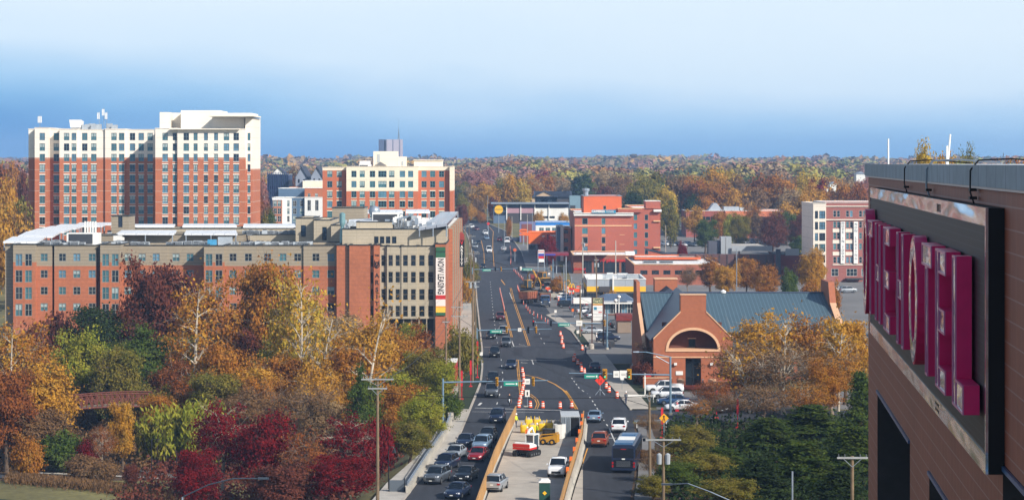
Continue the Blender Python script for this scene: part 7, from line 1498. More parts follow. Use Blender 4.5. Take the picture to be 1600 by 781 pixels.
person('motorcyclist in black with dark helmet riding toward the bridge', (p.x, p.y+.15, .06), 0, mat('leather', (26, 26, 30), .6, var=0), ride=True, helmet=PT['black'])

# pavement life and small street things
for px, py, rz, c_, l in ((734, 470, 1, 'navy', 'pedestrian in navy on the left pavement below the blade sign'), (724, 560, .2, 'red', 'pedestrian in red near the side road on the left'), (915, 556, 2, 'blue', 'pedestrian in blue waiting at the pylon sign corner'), (978, 632, .5, 'grey', 'pedestrian in grey on the right pavement ahead of the barricade'), (932, 535, 1.4, 'white', 'pedestrian in white walking past the pylon sign'), (1098, 612, 2.4, 'maroon', 'person in maroon crossing the brick terrace')):
    p = gp(px, py); person(l, (p.x, p.y, p.z+.08), rz, PT[c_])
def street_sign(px, py, m, label, w_=.5, h_=.6, hh=2.2):
    p = gp(px, py); b = MB(); b.tube((p.x, p.y, p.z), (p.x, p.y, p.z+hh), .04, .04, steel, 6); r_ = thing('road_sign', label, 'sign', p); part('post', b, r_); b = MB(); b.box(p.x-w_/2, p.x+w_/2, p.y-.08, p.y-.05, p.z+hh-h_, p.z+hh, m); part('plate', b, r_)
for a in ((741, 520, drum_w, 'small white road sign at the left kerb before the middle signals'), (752, 570, drum_w, 'small white road sign at the left kerb past the side road'), (903, 534, drum_w, 'white sign on the island left of the pylon sign'), (972, 610, drum_w, 'white sign at the right kerb past the diamond sign'), (730, 452, redp, 'small red sign on the left pavement'), (868, 500, drum_w, 'white notice at the works exit'), (895, 498, orr, 'orange roadwork board behind the kerb island'), (858, 438, drum_w, 'white sign near the petrol canopy')): street_sign(*a)
mb = MB()
for P in ([(853, 492), (866, 489), (900, 512), (896, 520)], [(906, 500), (938, 503), (940, 507), (904, 505)], [(826, 436), (850, 438), (862, 446), (836, 447)], [(996, 552), (1018, 560), (1018, 590), (984, 575)]): mb.poly([(*tuple(gp(*q)[:2]), gbase(gp(*q)[1])+.05) for q in P], concrete2)
struct('island', mb)
for i, (px, py, k_, c_) in enumerate(((905, 486, 'suv', 'grey'), (917, 490, 'sedan', 'white'), (903, 478, 'sedan', 'red'), (968, 512, 'suv', 'black'), (930, 497, 'sedan', 'silver'), (1000, 478, 'sedan', 'navy'))): car(k_, px, py, c_, '%s car parked in the restaurant lot, %s' % (c_, ['left of the white forecourt canopy', 'in front of the white forecourt canopy', 'behind the grey one by the canopy', 'in front of the blue grey roofed shop', 'behind the pylon sign panel', 'hidden beside the tall end wall']  [i]), rz=PI/2+.1*i, group='parked cars')
# ================================================================ trees
rt = np.random.default_rng(7)
def np_mesh(name, V, Q, m=None, smooth=False):
    me = bpy.data.meshes.new(name); V = np.asarray(V, np.float32); Q = np.asarray(Q, np.int32); n, k = Q.shape
    me.vertices.add(len(V)); me.vertices.foreach_set('co', V.ravel()); me.loops.add(n*k); me.loops.foreach_set('vertex_index', Q.ravel())
    me.polygons.add(n); me.polygons.foreach_set('loop_start', np.arange(0, n*k, k, dtype=np.int32)); me.polygons.foreach_set('loop_total', np.full(n, k, np.int32))
    if m: me.materials.append(m)
    me.update(calc_edges=True); return me
def unit_(a): return a/(np.linalg.norm(a, axis=1)[:, None]+1e-9)
def leaves(cent, size, rng, aspect=1.6, droop=None, nrm=None, rough=.55):
    n = len(cent); u = rng.normal(size=(n, 3)); u /= np.linalg.norm(u, axis=1)[:, None]
    if nrm is not None: N_ = unit_(unit_(nrm)+rng.normal(size=(n, 3))*rough); u = unit_(np.cross(N_, u)); w_ = np.cross(N_, u)
    if droop is not None: u = u*.6+np.asarray(droop); u /= np.linalg.norm(u, axis=1)[:, None]
    v = w_ if nrm is not None else unit_(np.cross(u, rng.normal(size=(n, 3))))
    s = (size*rng.uniform(.6, 1.35, n))[:, None]; a = u*s*aspect/2; b = v*s/2
    V = np.stack([cent-a, cent+b*1.0, cent+a, cent-b*1.0], 1).reshape(-1, 3); return V, np.arange(4*n).reshape(-1, 4)
class Tubes:
    def __init__(s): s.V = []; s.Q = []; s.n = 0
    def add(s, P, R_, k=6):
        P = np.asarray(P, float); m = len(P); d = np.gradient(P, axis=0); d /= np.linalg.norm(d, axis=1)[:, None]+1e-9
        ref = np.array([.3, .9, .1]); u = np.cross(d, ref); u /= np.linalg.norm(u, axis=1)[:, None]+1e-9; v = np.cross(d, u)
        t = np.arange(k)*2*np.pi/k; ring = P[:, None]+(u[:, None]*np.cos(t)[None, :, None]+v[:, None]*np.sin(t)[None, :, None])*np.asarray(R_)[:, None, None]
        s.V.append(ring.reshape(-1, 3)); i = np.arange(m-1)[:, None]*k; j = np.arange(k)[None]; j2 = (j+1) % k
        s.Q.append(np.stack([i+j, i+j2, i+k+j2, i+k+j], -1).reshape(-1, 4)+s.n); s.n += m*k
    def mesh(s, name): return np_mesh(name, np.concatenate(s.V), np.concatenate(s.Q))
def bend(a, b, rng, w=.12, n=5):
    t = np.linspace(0, 1, n)[:, None]; L = np.linalg.norm(b-a); off_ = rng.normal(size=3)*L*w; return a+(b-a)*t+off_*(t*(1-t))*2+np.array([0, 0, L*.06])*(t*(1-t))*4
def tree_meshes(seed, r=.36, zc=.60, rz=.40, ncl=110, lpc=70, leaf=.026, clr=.085, trunk=.024, sparse=0.0, kind='round', fork=.3):
    """a tree of unit height: trunk with limbs, crown of leaves"""
    rng = np.random.default_rng(seed); T_ = Tubes(); cl = []
    ph = rng.uniform(0, 6.28, (6,)); 
    def lobe(d): return .78+.16*np.sin(3*np.arctan2(d[1], d[0])+ph[0])+.12*np.sin(5*d[2]*2+ph[1])+.10*np.sin(7*np.arctan2(d[1], d[0])+ph[2]+4*d[2])
    if kind == 'round':
        while len(cl) < ncl:
            d = rng.normal(size=3); d /= np.linalg.norm(d); q = rng.uniform(.35, 1)**.55*lobe(d); c = np.array([d[0]*r*q, d[1]*r*q, zc+d[2]*rz*q])
            if c[2] > .10: cl.append(c)
        cl = np.array(cl)
        top = np.array([rng.uniform(-.04, .04), rng.uniform(-.04, .04), zc+rz*.55]); tr = bend(np.zeros(3), top, rng, .05, 9); T_.add(tr, np.interp(np.linspace(0, 1, 9), [0, .06, 1], [trunk*1.35, trunk, trunk*.25]), 8)
        limbs = []
        for k in range(11):
            h = rng.uniform(fork, .85); i = h*(len(tr)-1); b0 = tr[int(i)]+(tr[min(8, int(i)+1)]-tr[int(i)])*(i-int(i)); c = cl[rng.integers(len(cl))]*1.0
            if c[2] < b0[2]: c[2] = b0[2]+.05+abs(rng.normal())*.05
            e = b0+(c-b0)*.8; P = bend(b0, e, rng, .15, 6); T_.add(P, np.linspace(trunk*.5*(1.1-h*.6), trunk*.1, 6), 6); limbs.append(P)
        A_ = np.concatenate(limbs+[tr[4:]])
        for c in cl:
            d = np.linalg.norm(A_-c, axis=1)+np.maximum(0, A_[:, 2]-c[2])*1.5; a = A_[np.argmin(d)]; T_.add(bend(a, c, rng, .12, 4), np.linspace(trunk*.12, trunk*.035, 4), 4)
            if sparse:
                for q in range(3): T_.add(bend(a*.3+c*.7, c+rng.normal(size=3)*clr*.9, rng, .1, 3), np.linspace(trunk*.05, trunk*.02, 3), 3)
        keep = cl[rng.uniform(size=len(cl)) > sparse]; cent = []; nn = []
        for c in keep:
            d_ = rng.normal(size=(lpc, 3))*np.array([.62, .62, .42])*rng.uniform(.7, 1.2); cent.append(c+d_*clr); nn.append(d_*.9+unit_((c-np.array([0, 0, zc]))[None])*.55+np.array([0, 0, .25]))
        cent = np.concatenate(cent); V, Q = leaves(cent, leaf, rng, nrm=np.concatenate(nn))
    elif kind == 'conifer':
        T_.add([[0, 0, 0], [0, 0, .5], [0, 0, 1]], [trunk, trunk*.6, trunk*.1], 7); cent = []; dr = []
        for k in range(ncl):
            z = .08+.9*(k/ncl)**.85; R0 = r*(1-z)**.75*rng.uniform(.7, 1.12)+.02; t = rng.uniform(0, 6.28); e = np.array([math.cos(t)*R0, math.sin(t)*R0, z+R0*rng.uniform(-.1, .25)]); P = bend(np.array([0, 0, z]), e, rng, .05, 4); T_.add(P, np.linspace(trunk*.22, trunk*.05, 4), 4)
            n = int(lpc*(.3+R0/r)); s_ = rng.uniform(.25, 1.05, n)[:, None]; c = np.array([0, 0, z])+(e-np.array([0, 0, z]))*s_+rng.normal(size=(n, 3))*clr*np.array([.5, .5, .22])*(.4+s_); cent.append(c)
        cent = np.concatenate(cent); V, Q = leaves(cent, leaf, rng, 2.2, nrm=cent*np.array([1/r, 1/r, 0])*.8+np.array([0, 0, .9]), rough=.5)
    elif kind == 'bamboo':
        cent = []
        for k in range(ncl):
            b0 = np.array([*rng.normal(size=2)*r*.6, 0]); e = b0+np.array([*rng.normal(size=2)*.09, rng.uniform(.7, 1)]); P = bend(b0, e, rng, .04, 5); T_.add(P, np.linspace(trunk*.3, trunk*.1, 5), 4); s_ = rng.uniform(.25, 1.02, lpc)[:, None]; cent.append(b0+(e-b0)*s_+rng.normal(size=(lpc, 3))*clr*np.array([1, 1, .7]))
        V, Q = leaves(np.concatenate(cent), leaf, rng, 3.0, (0, 0, -.8))
    return T_.mesh('trunk'), np_mesh('crown', V, Q)
bark = mat('bark', (84, 70, 58), .95, var=.2, scale=3); barkp = mat('pale_bark', (172, 160, 142), .85, var=.18, scale=1.2, var2=.2, scale2=.6); barkd = mat('dark_bark', (58, 48, 42), .95, var=.2)
LM_ = {}
PAL = dict(
 orange=[(116, 78, 36), (156, 100, 42), (178, 124, 50), (130, 104, 54)], rust=[(100, 62, 36), (134, 78, 42), (156, 96, 50), (112, 82, 50)], yellow=[(146, 122, 48), (182, 150, 56), (200, 170, 68), (126, 120, 52)],
 gold=[(148, 108, 44), (184, 134, 50), (200, 152, 60), (136, 114, 56)], olive=[(86, 90, 42), (114, 110, 48), (140, 126, 56), (100, 90, 46)], green=[(52, 70, 34), (74, 92, 40), (98, 112, 48), (66, 72, 38)], lime=[(106, 116, 42), (138, 142, 50), (160, 154, 58), (120, 110, 50)],
 crimson=[(74, 18, 24), (108, 24, 30), (134, 36, 36), (78, 30, 32)], maroon=[(78, 46, 42), (104, 60, 50), (122, 70, 54), (94, 68, 54)], brown=[(96, 76, 56), (120, 92, 64), (140, 108, 74), (106, 90, 70)], pine=[(34, 48, 24), (56, 74, 32), (88, 102, 44), (58, 62, 32)], dgreen=[(36, 50, 30), (50, 64, 36), (62, 76, 42), (44, 52, 34)], pink=[(132, 88, 84), (158, 106, 96), (172, 122, 108), (138, 108, 98)], tan=[(134, 112, 80), (156, 130, 92), (170, 144, 104), (138, 122, 94)])  # pine: its lighter yellowish stop paints in sunlit tips
WORD = dict(orange='orange', rust='rust red', yellow='yellow', gold='golden', olive='olive', green='green', lime='yellow green', crimson='crimson', maroon='maroon brown', brown='brown', pine='dark green', dgreen='deep green', pink='dusky pink', tan='tan')
def LMt(k):
    if k not in LM_: LM_[k] = leaf_mat('leaves_'+k, PAL[k])
    return LM_[k]
TM = {}
KIND = dict(
 oak=[dict(seed=s, r=.40, zc=.56, rz=.42, ncl=190, lpc=120, leaf=.0165, clr=.078, sparse=.12) for s in (1, 2, 3)],
 tall=[dict(seed=s, r=.27, zc=.58, rz=.42, ncl=160, lpc=115, leaf=.0155, clr=.07, sparse=.12) for s in (4, 5, 6)],
 syc=[dict(seed=s, r=.34, zc=.62, rz=.36, ncl=130, lpc=70, leaf=.016, clr=.075, trunk=.018, sparse=.35, fork=.25) for s in (7, 8)],
 bare=[dict(seed=s, r=.40, zc=.60, rz=.36, ncl=190, lpc=34, leaf=.014, clr=.08, trunk=.018, sparse=.3, fork=.2) for s in (9, 10)],
 shrub=[dict(seed=s, r=.62, zc=.48, rz=.48, ncl=90, lpc=110, leaf=.042, clr=.19, trunk=.02, fork=.1) for s in (11, 12)],
 pine=[dict(seed=s, r=.30, ncl=190, lpc=110, leaf=.016, clr=.055, kind='conifer') for s in (13, 14)],
 bamboo=[dict(seed=15, r=.42, ncl=70, lpc=90, leaf=.035, clr=.05, trunk=.02, kind='bamboo')],
 far=[dict(seed=s, r=.44, zc=.54, rz=.44, ncl=80, lpc=70, leaf=.032, clr=.11) for s in (16, 17, 18, 19)],
 dome=[dict(seed=s, r=.42, zc=.56, rz=.44, ncl=230, lpc=130, leaf=.014, clr=.075) for s in (21, 22)],
 farpine=[dict(seed=20, r=.30, ncl=90, lpc=50, leaf=.034, clr=.08, kind='conifer')])
n_t = [0]
def tree(kind, col, x, y, top, label, width=None, g=None, bk=None, group=None, cat='tree', name=None):
    if kind not in TM: TM[kind] = [tree_meshes(**k) for k in KIND[kind]]
    i = rt.integers(len(TM[kind])); tm, cm = TM[kind][i]; g = gz(x, y)-.1 if g is None else g; h = top-g
    if h < .5: return
    nm = name or {'pine': 'pine_tree', 'farpine': 'pine_tree', 'shrub': 'shrub', 'bamboo': 'bamboo', 'oak': 'broadleaf_tree', 'dome': 'broadleaf_tree', 'syc': 'sycamore_tree'}.get(kind, 'autumn_tree')
    r = thing(nm, label, cat, (x, y, g), float(rt.uniform(0, 6.28)), group); k = KIND[kind][0].get('r', .4)*2; sx = h if width is None else (width/k)*1.0
    r.scale = (sx, sx, h)
    a = link('trunk', tm, r); b_ = link('crown', cm, r)
    if not tm.materials: tm.materials.append(bark)
    if not cm.materials: cm.materials.append(LMt('green'))
    a.material_slots[0].link = 'OBJECT'; a.material_slots[0].material = bk or bark; b_.material_slots[0].link = 'OBJECT'; b_.material_slots[0].material = LMt(col); n_t[0] += 1
    return r
def tp(kind, col, px, pyt, Y, wpx, label, **k): return tree(kind, col, xof(px, Y), Y, zof(pyt, Y), label, wpx/F*Y if wpx else None, **k)
HERO = [
 ('oak', 'maroon', 250, 384, 378, 128, 'large maroon brown oak rising over the left courtyard of the apartments'), ('oak', 'orange', 418, 386, 372, 118, 'tall rust red tree in front of the apartment centre'), ('syc', 'orange', 318, 420, 345, 130, 'orange brown tree with a pale forked trunk above the bamboo'),
 ('shrub', 'maroon', 82, 482, 382, 95, 'low maroon tree below the left brick bays'), ('tall', 'dgreen', 150, 462, 376, 90, 'dark green tree between the maroon oak and the left brick bays'), ('tall', 'green', 215, 505, 345, 110, 'dense green tree above the footbridge'),
 ('oak', 'lime', 128, 508, 338, 110, 'yellow green tree above the left half of the footbridge'), ('oak', 'olive', 185, 528, 330, 90, 'olive tree leaning over the footbridge'), ('syc', 'orange', 28, 492, 330, 120, 'orange and yellow sycamore at the left edge with a pale trunk'), ('oak', 'gold', 62, 560, 300, 130, 'golden orange tree at the left end of the footbridge'),
 ('oak', 'rust', 10, 560, 292, 110, 'rust tree at the far left edge above the meadow'), ('syc', 'yellow', 468, 418, 338, 110, 'sycamore with tall white trunk and thin yellow leaves'), ('bare', 'tan', 505, 470, 345, 110, 'almost bare white branched tree before the brick stair tower'), ('syc', 'gold', 575, 478, 330, 120, 'golden sycamore with a slanting white limb before the dark garage'),
 ('oak', 'orange', 545, 520, 318, 110, 'orange tree left of the leaning pole'), ('oak', 'orange', 618, 505, 345, 110, 'bright orange tree below the VARSITY style pier'.replace('VARSITY style', 'lettered')), ('tall', 'rust', 655, 508, 352, 60, 'narrow rust red tree beneath the long banner'), ('oak', 'olive', 668, 540, 330, 90, 'olive gold tree beside the left pavement'), ('tall', 'lime', 690, 555, 318, 55, 'narrow yellow green tree next to the pavement pole'), ('shrub', 'green', 702, 612, 305, 45, 'bright green bush at the parapet end'),
 ('tall', 'green', 568, 566, 285, 60, 'dull green evergreen behind the leaning pole crossarms'), ('oak', 'orange', 625, 590, 288, 85, 'orange red tree right of the leaning pole'), ('oak', 'lime', 660, 610, 278, 85, 'yellow green tree leaning over the parapet'), ('oak', 'olive', 640, 655, 262, 80, 'dark olive tree at the foot of the parapet'),
 ('oak', 'orange', 345, 520, 320, 110, 'brown orange tree behind the bamboo clump'), ('oak', 'gold', 395, 560, 318, 110, 'golden tree between the bamboo and white trunks'), ('oak', 'orange', 440, 540, 322, 110, 'orange tree at the foot of the white trunked sycamore'), ('bare', 'brown', 400, 590, 300, 120, 'bare grey brown tree behind the crimson maples'), ('bare', 'brown', 480, 585, 296, 120, 'tangle of bare brown branches above the crimson maples'),
 ('bamboo', 'lime', 296, 632, 296, 80, 'green bamboo clump right of the park lamps'), ('bamboo', 'olive', 262, 652, 298, 60, 'smaller olive bamboo clump beside the asphalt path'),
 ('syc', 'crimson', 345, 616, 264, 110, 'crimson maple nearest the bamboo, leftmost of the red trees'), ('oak', 'crimson', 415, 640, 258, 120, 'crimson maple second from the left of the red trees'), ('bare', 'rust', 480, 655, 254, 110, 'half bare rust coloured maple in the middle of the red trees'), ('syc', 'crimson', 545, 640, 256, 100, 'crimson maple just left of the leaning pole'), ('oak', 'crimson', 305, 690, 256, 90, 'low crimson maple beside the second park lamp'), ('shrub', 'crimson', 590, 655, 258, 50, 'small crimson maple right of the leaning pole'), ('oak', 'maroon', 440, 712, 240, 130, 'dark crimson maple at the bottom left of the lamp arm'), ('oak', 'crimson', 530, 705, 240, 120, 'dark crimson maple at the bottom beside the pole foot'),
 ('tall', 'gold', 192, 615, 292, 42, 'slender golden tree with thin straight trunk beside the path'), ('bare', 'rust', 158, 655, 290, 50, 'small pale dead tree with a few red leaves'), ('shrub', 'crimson', 137, 682, 290, 35, 'small red bush left of the dead tree'), ('shrub', 'orange', 44, 680, 285, 50, 'orange sapling standing in the meadow edge'), ('shrub', 'green', 95, 672, 292, 80, 'green shrubs below the footbridge end'), ('shrub', 'brown', 130, 708, 284, 60, 'brown shrub in front of the gravel path'), ('shrub', 'maroon', 205, 722, 280, 25, 'small dark red bush beside the slender golden tree'), ('shrub', 'brown', 165, 716, 282, 40, 'brown thicket at the path bend'), ('oak', 'brown', 60, 625, 294, 110, 'brown tree below the golden orange tree'),
 ('oak', 'olive', 240, 600, 322, 90, 'olive brown tree at the right end of the footbridge'), ('oak', 'rust', 270, 560, 335, 100, 'rust brown tree behind the pale forked trunk'), ('oak', 'maroon', 375, 500, 350, 80, 'maroon tree between the two tallest crowns'), ('oak', 'gold', 500, 560, 310, 90, 'golden tree below the bare white branches'), ('oak', 'yellow', 20, 520, 350, 90, 'yellow tree behind the left edge sycamore'),
 ('shrub', 'olive', 722, 512, 365, 55, 'olive roadside trees below the greenish pole'), ('shrub', 'olive', 735, 405, 640, 28, 'autumn street tree beneath the black blade sign'), ('shrub', 'gold', 728, 430, 560, 26, 'golden street tree beside the street fins'),
 # right side
 ('syc', 'gold', 1195, 478, 338, 120, 'golden brown sycamore with pale limbs right of the arched gable'), ('syc', 'orange', 1262, 480, 335, 110, 'orange sycamore in front of the long metal roof'), ('oak', 'gold', 1320, 484, 325, 90, 'dense golden tree against the near tiled wall'), ('bare', 'brown', 1150, 522, 322, 110, 'bare brown tree at the right edge of the arched gable'), ('bare', 'brown', 1225, 528, 312, 140, 'bare pale branched tree below the golden sycamore'), ('bare', 'orange', 1300, 535, 312, 120, 'bare brown tree beside the near tiled wall'), ('syc', 'rust', 1180, 560, 318, 90, 'thin rust leaved tree in front of the lower wall'), ('bare', 'brown', 1018, 525, 357, 60, 'small bare tree left of the arched gable'),
 ('pine', 'pine', 1270, 632, 275, 130, 'tall dark pine left of the near tiled wall'), ('pine', 'pine', 1200, 652, 268, 120, 'dark pine second left of the tiled wall'), ('pine', 'green', 1345, 580, 282, 70, 'bright green pine top hugging the tiled wall'), ('pine', 'pine', 1130, 700, 250, 110, 'dark pine at the bottom centre right'), ('pine', 'pine', 1250, 690, 238, 140, 'dark pine in front of the taller pines'), ('pine', 'pine', 1330, 665, 250, 110, 'dark pine behind the weathered pole'), ('pine', 'dgreen', 1185, 715, 228, 130, 'low dark pine at the bottom right'), ('pine', 'dgreen', 1310, 735, 215, 120, 'low dark pine at the foot of the tiled wall'),
 ('oak', 'olive', 1075, 660, 262, 90, 'olive tree right of the pole with pale crossarm'), ('oak', 'olive', 1100, 700, 245, 100, 'olive green tree below the bare bushes'), ('oak', 'green', 1055, 715, 236, 80, 'dark olive tree at the pole foot'), ('bare', 'brown', 1012, 640, 285, 50, 'thin bare tree beside the tall thin pole'), ('bare', 'orange', 1090, 620, 300, 60, 'bare bushes in front of the parked cars'), ('bare', 'brown', 1140, 610, 302, 70, 'bare bushes beside the red posts'), ('oak', 'olive', 1140, 740, 225, 110, 'dark olive tree at the very bottom right'),
 ('bare', 'orange', 1255, 590, 300, 110, 'half bare orange tree above the dark pines'), ('bare', 'rust', 1115, 585, 306, 80, 'rusty half bare tree beside the alone standing red post'), ('oak', 'orange', 1290, 560, 306, 70, 'orange tree low behind the tallest dark pine'), ('bare', 'brown', 1190, 590, 296, 110, 'grey brown bare thicket above the second dark pine'), ('bare', 'brown', 1030, 700, 246, 70, 'bare brown tree hiding the foot of the crossarm pole'), ('oak', 'olive', 1020, 740, 232, 60, 'small dark olive tree at the kerb beside the bus'), ('oak', 'brown', 1012, 700, 262, 44, 'small brown tree at the kerb ahead of the bus'),
 ('shrub', 'maroon', 1010, 560, 354, 50, 'dark red brown shrubs against the left end wall'),
 ('tall', 'orange', 1110, 400, 600, 40, 'orange street tree behind the brick chimney block'), ('oak', 'gold', 1135, 408, 575, 45, 'golden street tree above the metal ridge'), ('oak', 'orange', 1165, 396, 585, 45, 'orange brown street tree left of the low dark building'), ('oak', 'orange', 1195, 412, 560, 50, 'orange street tree above the ridge middle'), ('shrub', 'green', 1233, 420, 575, 28, 'small green tree beside the dark low building'), ('oak', 'gold', 1270, 384, 560, 52, 'golden tree in front of the cream corner bay'), ('shrub', 'orange', 1268, 436, 520, 34, 'bright orange bush at the right ridge end'), ('shrub', 'orange', 1300, 438, 500, 26, 'flame orange shrub beside the right end wall'), ('bare', 'brown', 1075, 410, 590, 40, 'bare tree in front of the low brick shops'),
 ('tall', 'green', 1102, 336, 800, 36, 'blue green conifer in front of the banded office'), ('oak', 'olive', 1155, 326, 800, 36, 'olive yellow tree before the banded office'), ('oak', 'maroon', 1208, 330, 790, 50, 'maroon tree hiding the banded office centre'), ('oak', 'maroon', 1250, 335, 800, 44, 'dark red tree right of the banded office'), ('shrub', 'crimson', 1066, 378, 740, 16, 'small red shrub on the hotel lawn'),
 ('shrub', 'crimson', 856, 368, 735, 30, 'dark red leaved tree in front of the orange store'), ('shrub', 'orange', 870, 432, 600, 22, 'small orange tree by the far signal pole'), ('shrub', 'gold', 841, 330, 950, 18, 'golden street tree in front of the clerestory shop'), ('shrub', 'gold', 880, 333, 950, 18, 'golden street tree right of the white shop wall'), ('shrub', 'gold', 735, 320, 1020, 22, 'golden green tree left of the clerestory shop'), ('shrub', 'orange', 752, 330, 1000, 16, 'small orange tree at the far junction'), ('shrub', 'orange', 795, 338, 900, 10, 'tiny orange tree by the forecourt'),
 ('shrub', 'gold', 955, 452, 530, 26, 'golden shrub before the restaurant wall')]
for k, c, px, pt, Y, wpx, l in HERO:
    tp(k, c, px, pt, Y, wpx, l, bk=barkp if k == 'syc' or 'white' in l or 'pale' in l else bark if k != 'bare' else mat('grey_bark', (128, 112, 98), .9, var=.15), cat='shrub' if k == 'shrub' else 'tree')
# clear pale sycamore trunks the photograph shows
def pale_trunk(px, pb, pt, Y, label, lean, w=.28):
    x = xof(px, Y); g = gz(x, Y)-.1; zt_ = zof(pt, Y); rng = np.random.default_rng(int(px)); T_ = Tubes(); a = np.array([0, 0, 0.]); e = np.array([lean, 0, zt_-g]); P = bend(a, e, rng, .03, 10); T_.add(P, np.linspace(w, .05, 10), 7)
    for k in range(16):
        t = rng.integers(3, 9); L = rng.uniform(1.6, 4.4)*(1.1-t/12); d = np.array([rng.choice([-1, 1])*rng.uniform(.4, 1), rng.uniform(-.8, .8), rng.uniform(.5, 1.2)]); d /= np.linalg.norm(d); q = P[t]+d*L; B_ = bend(P[t], q, rng, .12, 5); T_.add(B_, np.linspace(w*.36, .03, 5), 5)
        for j in range(4): s = B_[rng.integers(2, 5)]; T_.add(bend(s, s+(d+rng.normal(size=3)*.6)*L*.4, rng, .1, 3), [.035, .02, .01], 4)
    r = thing('sycamore_tree', label, 'tree', (x, Y, g)); tm = T_.mesh('trunk'); tm.materials.append(barkp); link('trunk', tm, r)
    cent = [P[rng.integers(5, 10)]+rng.normal(size=(12, 3))*1.6 for _ in range(26)]; V, Q = leaves(np.concatenate(cent), .3, rng); cm = np_mesh('crown', V, Q, LMt('gold')); link('crown', cm, r)
pale_trunk(306, 640, 452, 326, 'sycamore with a thick bone white trunk standing above the bamboo', .5, .42); pale_trunk(466, 620, 438, 322, 'tall straight white sycamore trunk before the apartment corner', .3, .3); pale_trunk(490, 640, 500, 318, 'white sycamore leaning right beside the tall straight one', 2.6, .26); pale_trunk(562, 600, 482, 308, 'white sycamore limb slanting up toward the lettered pier', 3.4, .3); pale_trunk(12, 640, 520, 300, 'pale trunk with hooked limbs at the left edge', .6, .28)
pale_trunk(1222, 700, 500, 322, 'pale sycamore trunk in the thicket below the metal roof', 0.4, .26); pale_trunk(1172, 690, 560, 314, 'thin pale trunks behind the right red post', -1.5, .2); pale_trunk(1310, 680, 520, 316, 'pale trunk close to the near tiled wall', .5, .22)
# infill of the wood on the left, chosen by where each tree stands
fill = 0; cells = [(X_, Y_) for X_ in np.arange(-92, -9, 7.5) for Y_ in np.arange(296, 412, 9.5)]
zone = lambda px: (['gold', 'orange', 'yellow', 'brown'] if px < 90 else ['olive', 'green', 'lime', 'brown'] if px < 240 else ['olive', 'orange', 'brown', 'green'] if px < 440 else ['orange', 'gold', 'olive', 'tan'] if px < 600 else ['olive', 'lime', 'orange'])
for X_, Y_ in cells:
    x = X_+rt.uniform(-2.5, 2.5); y = Y_+rt.uniform(-3, 3)
    if x > xl(y)-7.5 or (abs(y-320) < 8 and 60 < CX+x/y*F < 245): continue
    px = CX+x/y*F
    if px < -40: continue
    if y < 318 and 60 < px < 240: continue
    h = rt.uniform(7, 12) if y < 350 else rt.uniform(9, 13.5); 
    if 15 < px < 190 and y > 360: h = rt.uniform(5, 8)
    if px > 560: h = min(h, 10)
    c = str(rt.choice(zone(px))); lo = 'near' if y < 335 else 'middle' if y < 375 else 'rear'
    where = 'left of the footbridge' if px < 90 else 'behind the footbridge' if px < 240 else 'around the pale forked trunk' if px < 440 else 'around the white trunks' if px < 600 else 'beside the left pavement'
    tree('oak' if rt.uniform() < .6 else 'tall', c, x, y, gz(x, y)+h, '%s tree in the %s rows of the wood %s' % (WORD[c], lo, where), group='infill trees of the left wood'); fill += 1
# understorey
def brush(name, pts, cols, label, n, size, h, seed):
    rng = np.random.default_rng(seed); (x0, x1, y0, y1) = pts; out = []
    P = np.column_stack([rng.uniform(x0, x1, n), rng.uniform(y0, y1, n)]); P = np.array([p for p in P if p[0] < xl(p[1])-6 or p[0] > xr(min(p[1], 1200))+4]); 
    cl_ = P[rng.integers(len(P), size=len(P)*14)]; z = np.array([gz(a, b) for a, b in P]); idx = rng.integers(len(P), size=len(P)*26); c = np.column_stack([P[idx, 0]+rng.normal(size=len(idx))*.7, P[idx, 1]+rng.normal(size=len(idx))*.7, z[idx]+np.abs(rng.normal(size=len(idx)))*h]); V, Q = leaves(c, size, rng); me = np_mesh(name, V, Q, LMt(cols)); o = link(name, me); tag(o, label, 'undergrowth', kind='stuff')
brush('undergrowth', (-92, -9, 292, 410), 'brown', 'brown and green undergrowth beneath the left wood', 2600, .32, .8, 31); brush('undergrowth', (14, 45, 205, 300), 'dgreen', 'dark undergrowth beneath the pines at the lower right', 900, .32, .9, 32); brush('undergrowth', (-45, -12, 205, 292), 'maroon', 'dark leafy undergrowth below the crimson maples', 900, .3, .8, 33)
# meadow grass strip beside the gravel path
rng = np.random.default_rng(5); n = 26000; a = parkpt(-60, 752); X_ = rng.uniform(-62, -25, n); tt = (X_-parkpt(-60, 750)[0])/(parkpt(330, 786)[0]-parkpt(-60, 750)[0]); yb_ = np.interp(X_, [parkpt(*p)[0] for p in ((-60, 740), (60, 747), (150, 756), (230, 766), (330, 786))], [parkpt(*p)[1] for p in ((-60, 740), (60, 747), (150, 756), (230, 766), (330, 786))])
c = np.column_stack([X_, yb_-2.2-np.abs(rng.normal(size=n))*1.6, -5+rng.uniform(0, .9, n)]); V, Q = leaves(c, .10, rng, 4.5, (0, 0, 1.6)); o = link('meadow_grass', np_mesh('meadow_grass', V, Q, LMt('brown'))); tag(o, 'strip of tall brown meadow grass below the gravel path', 'grass', kind='stuff')
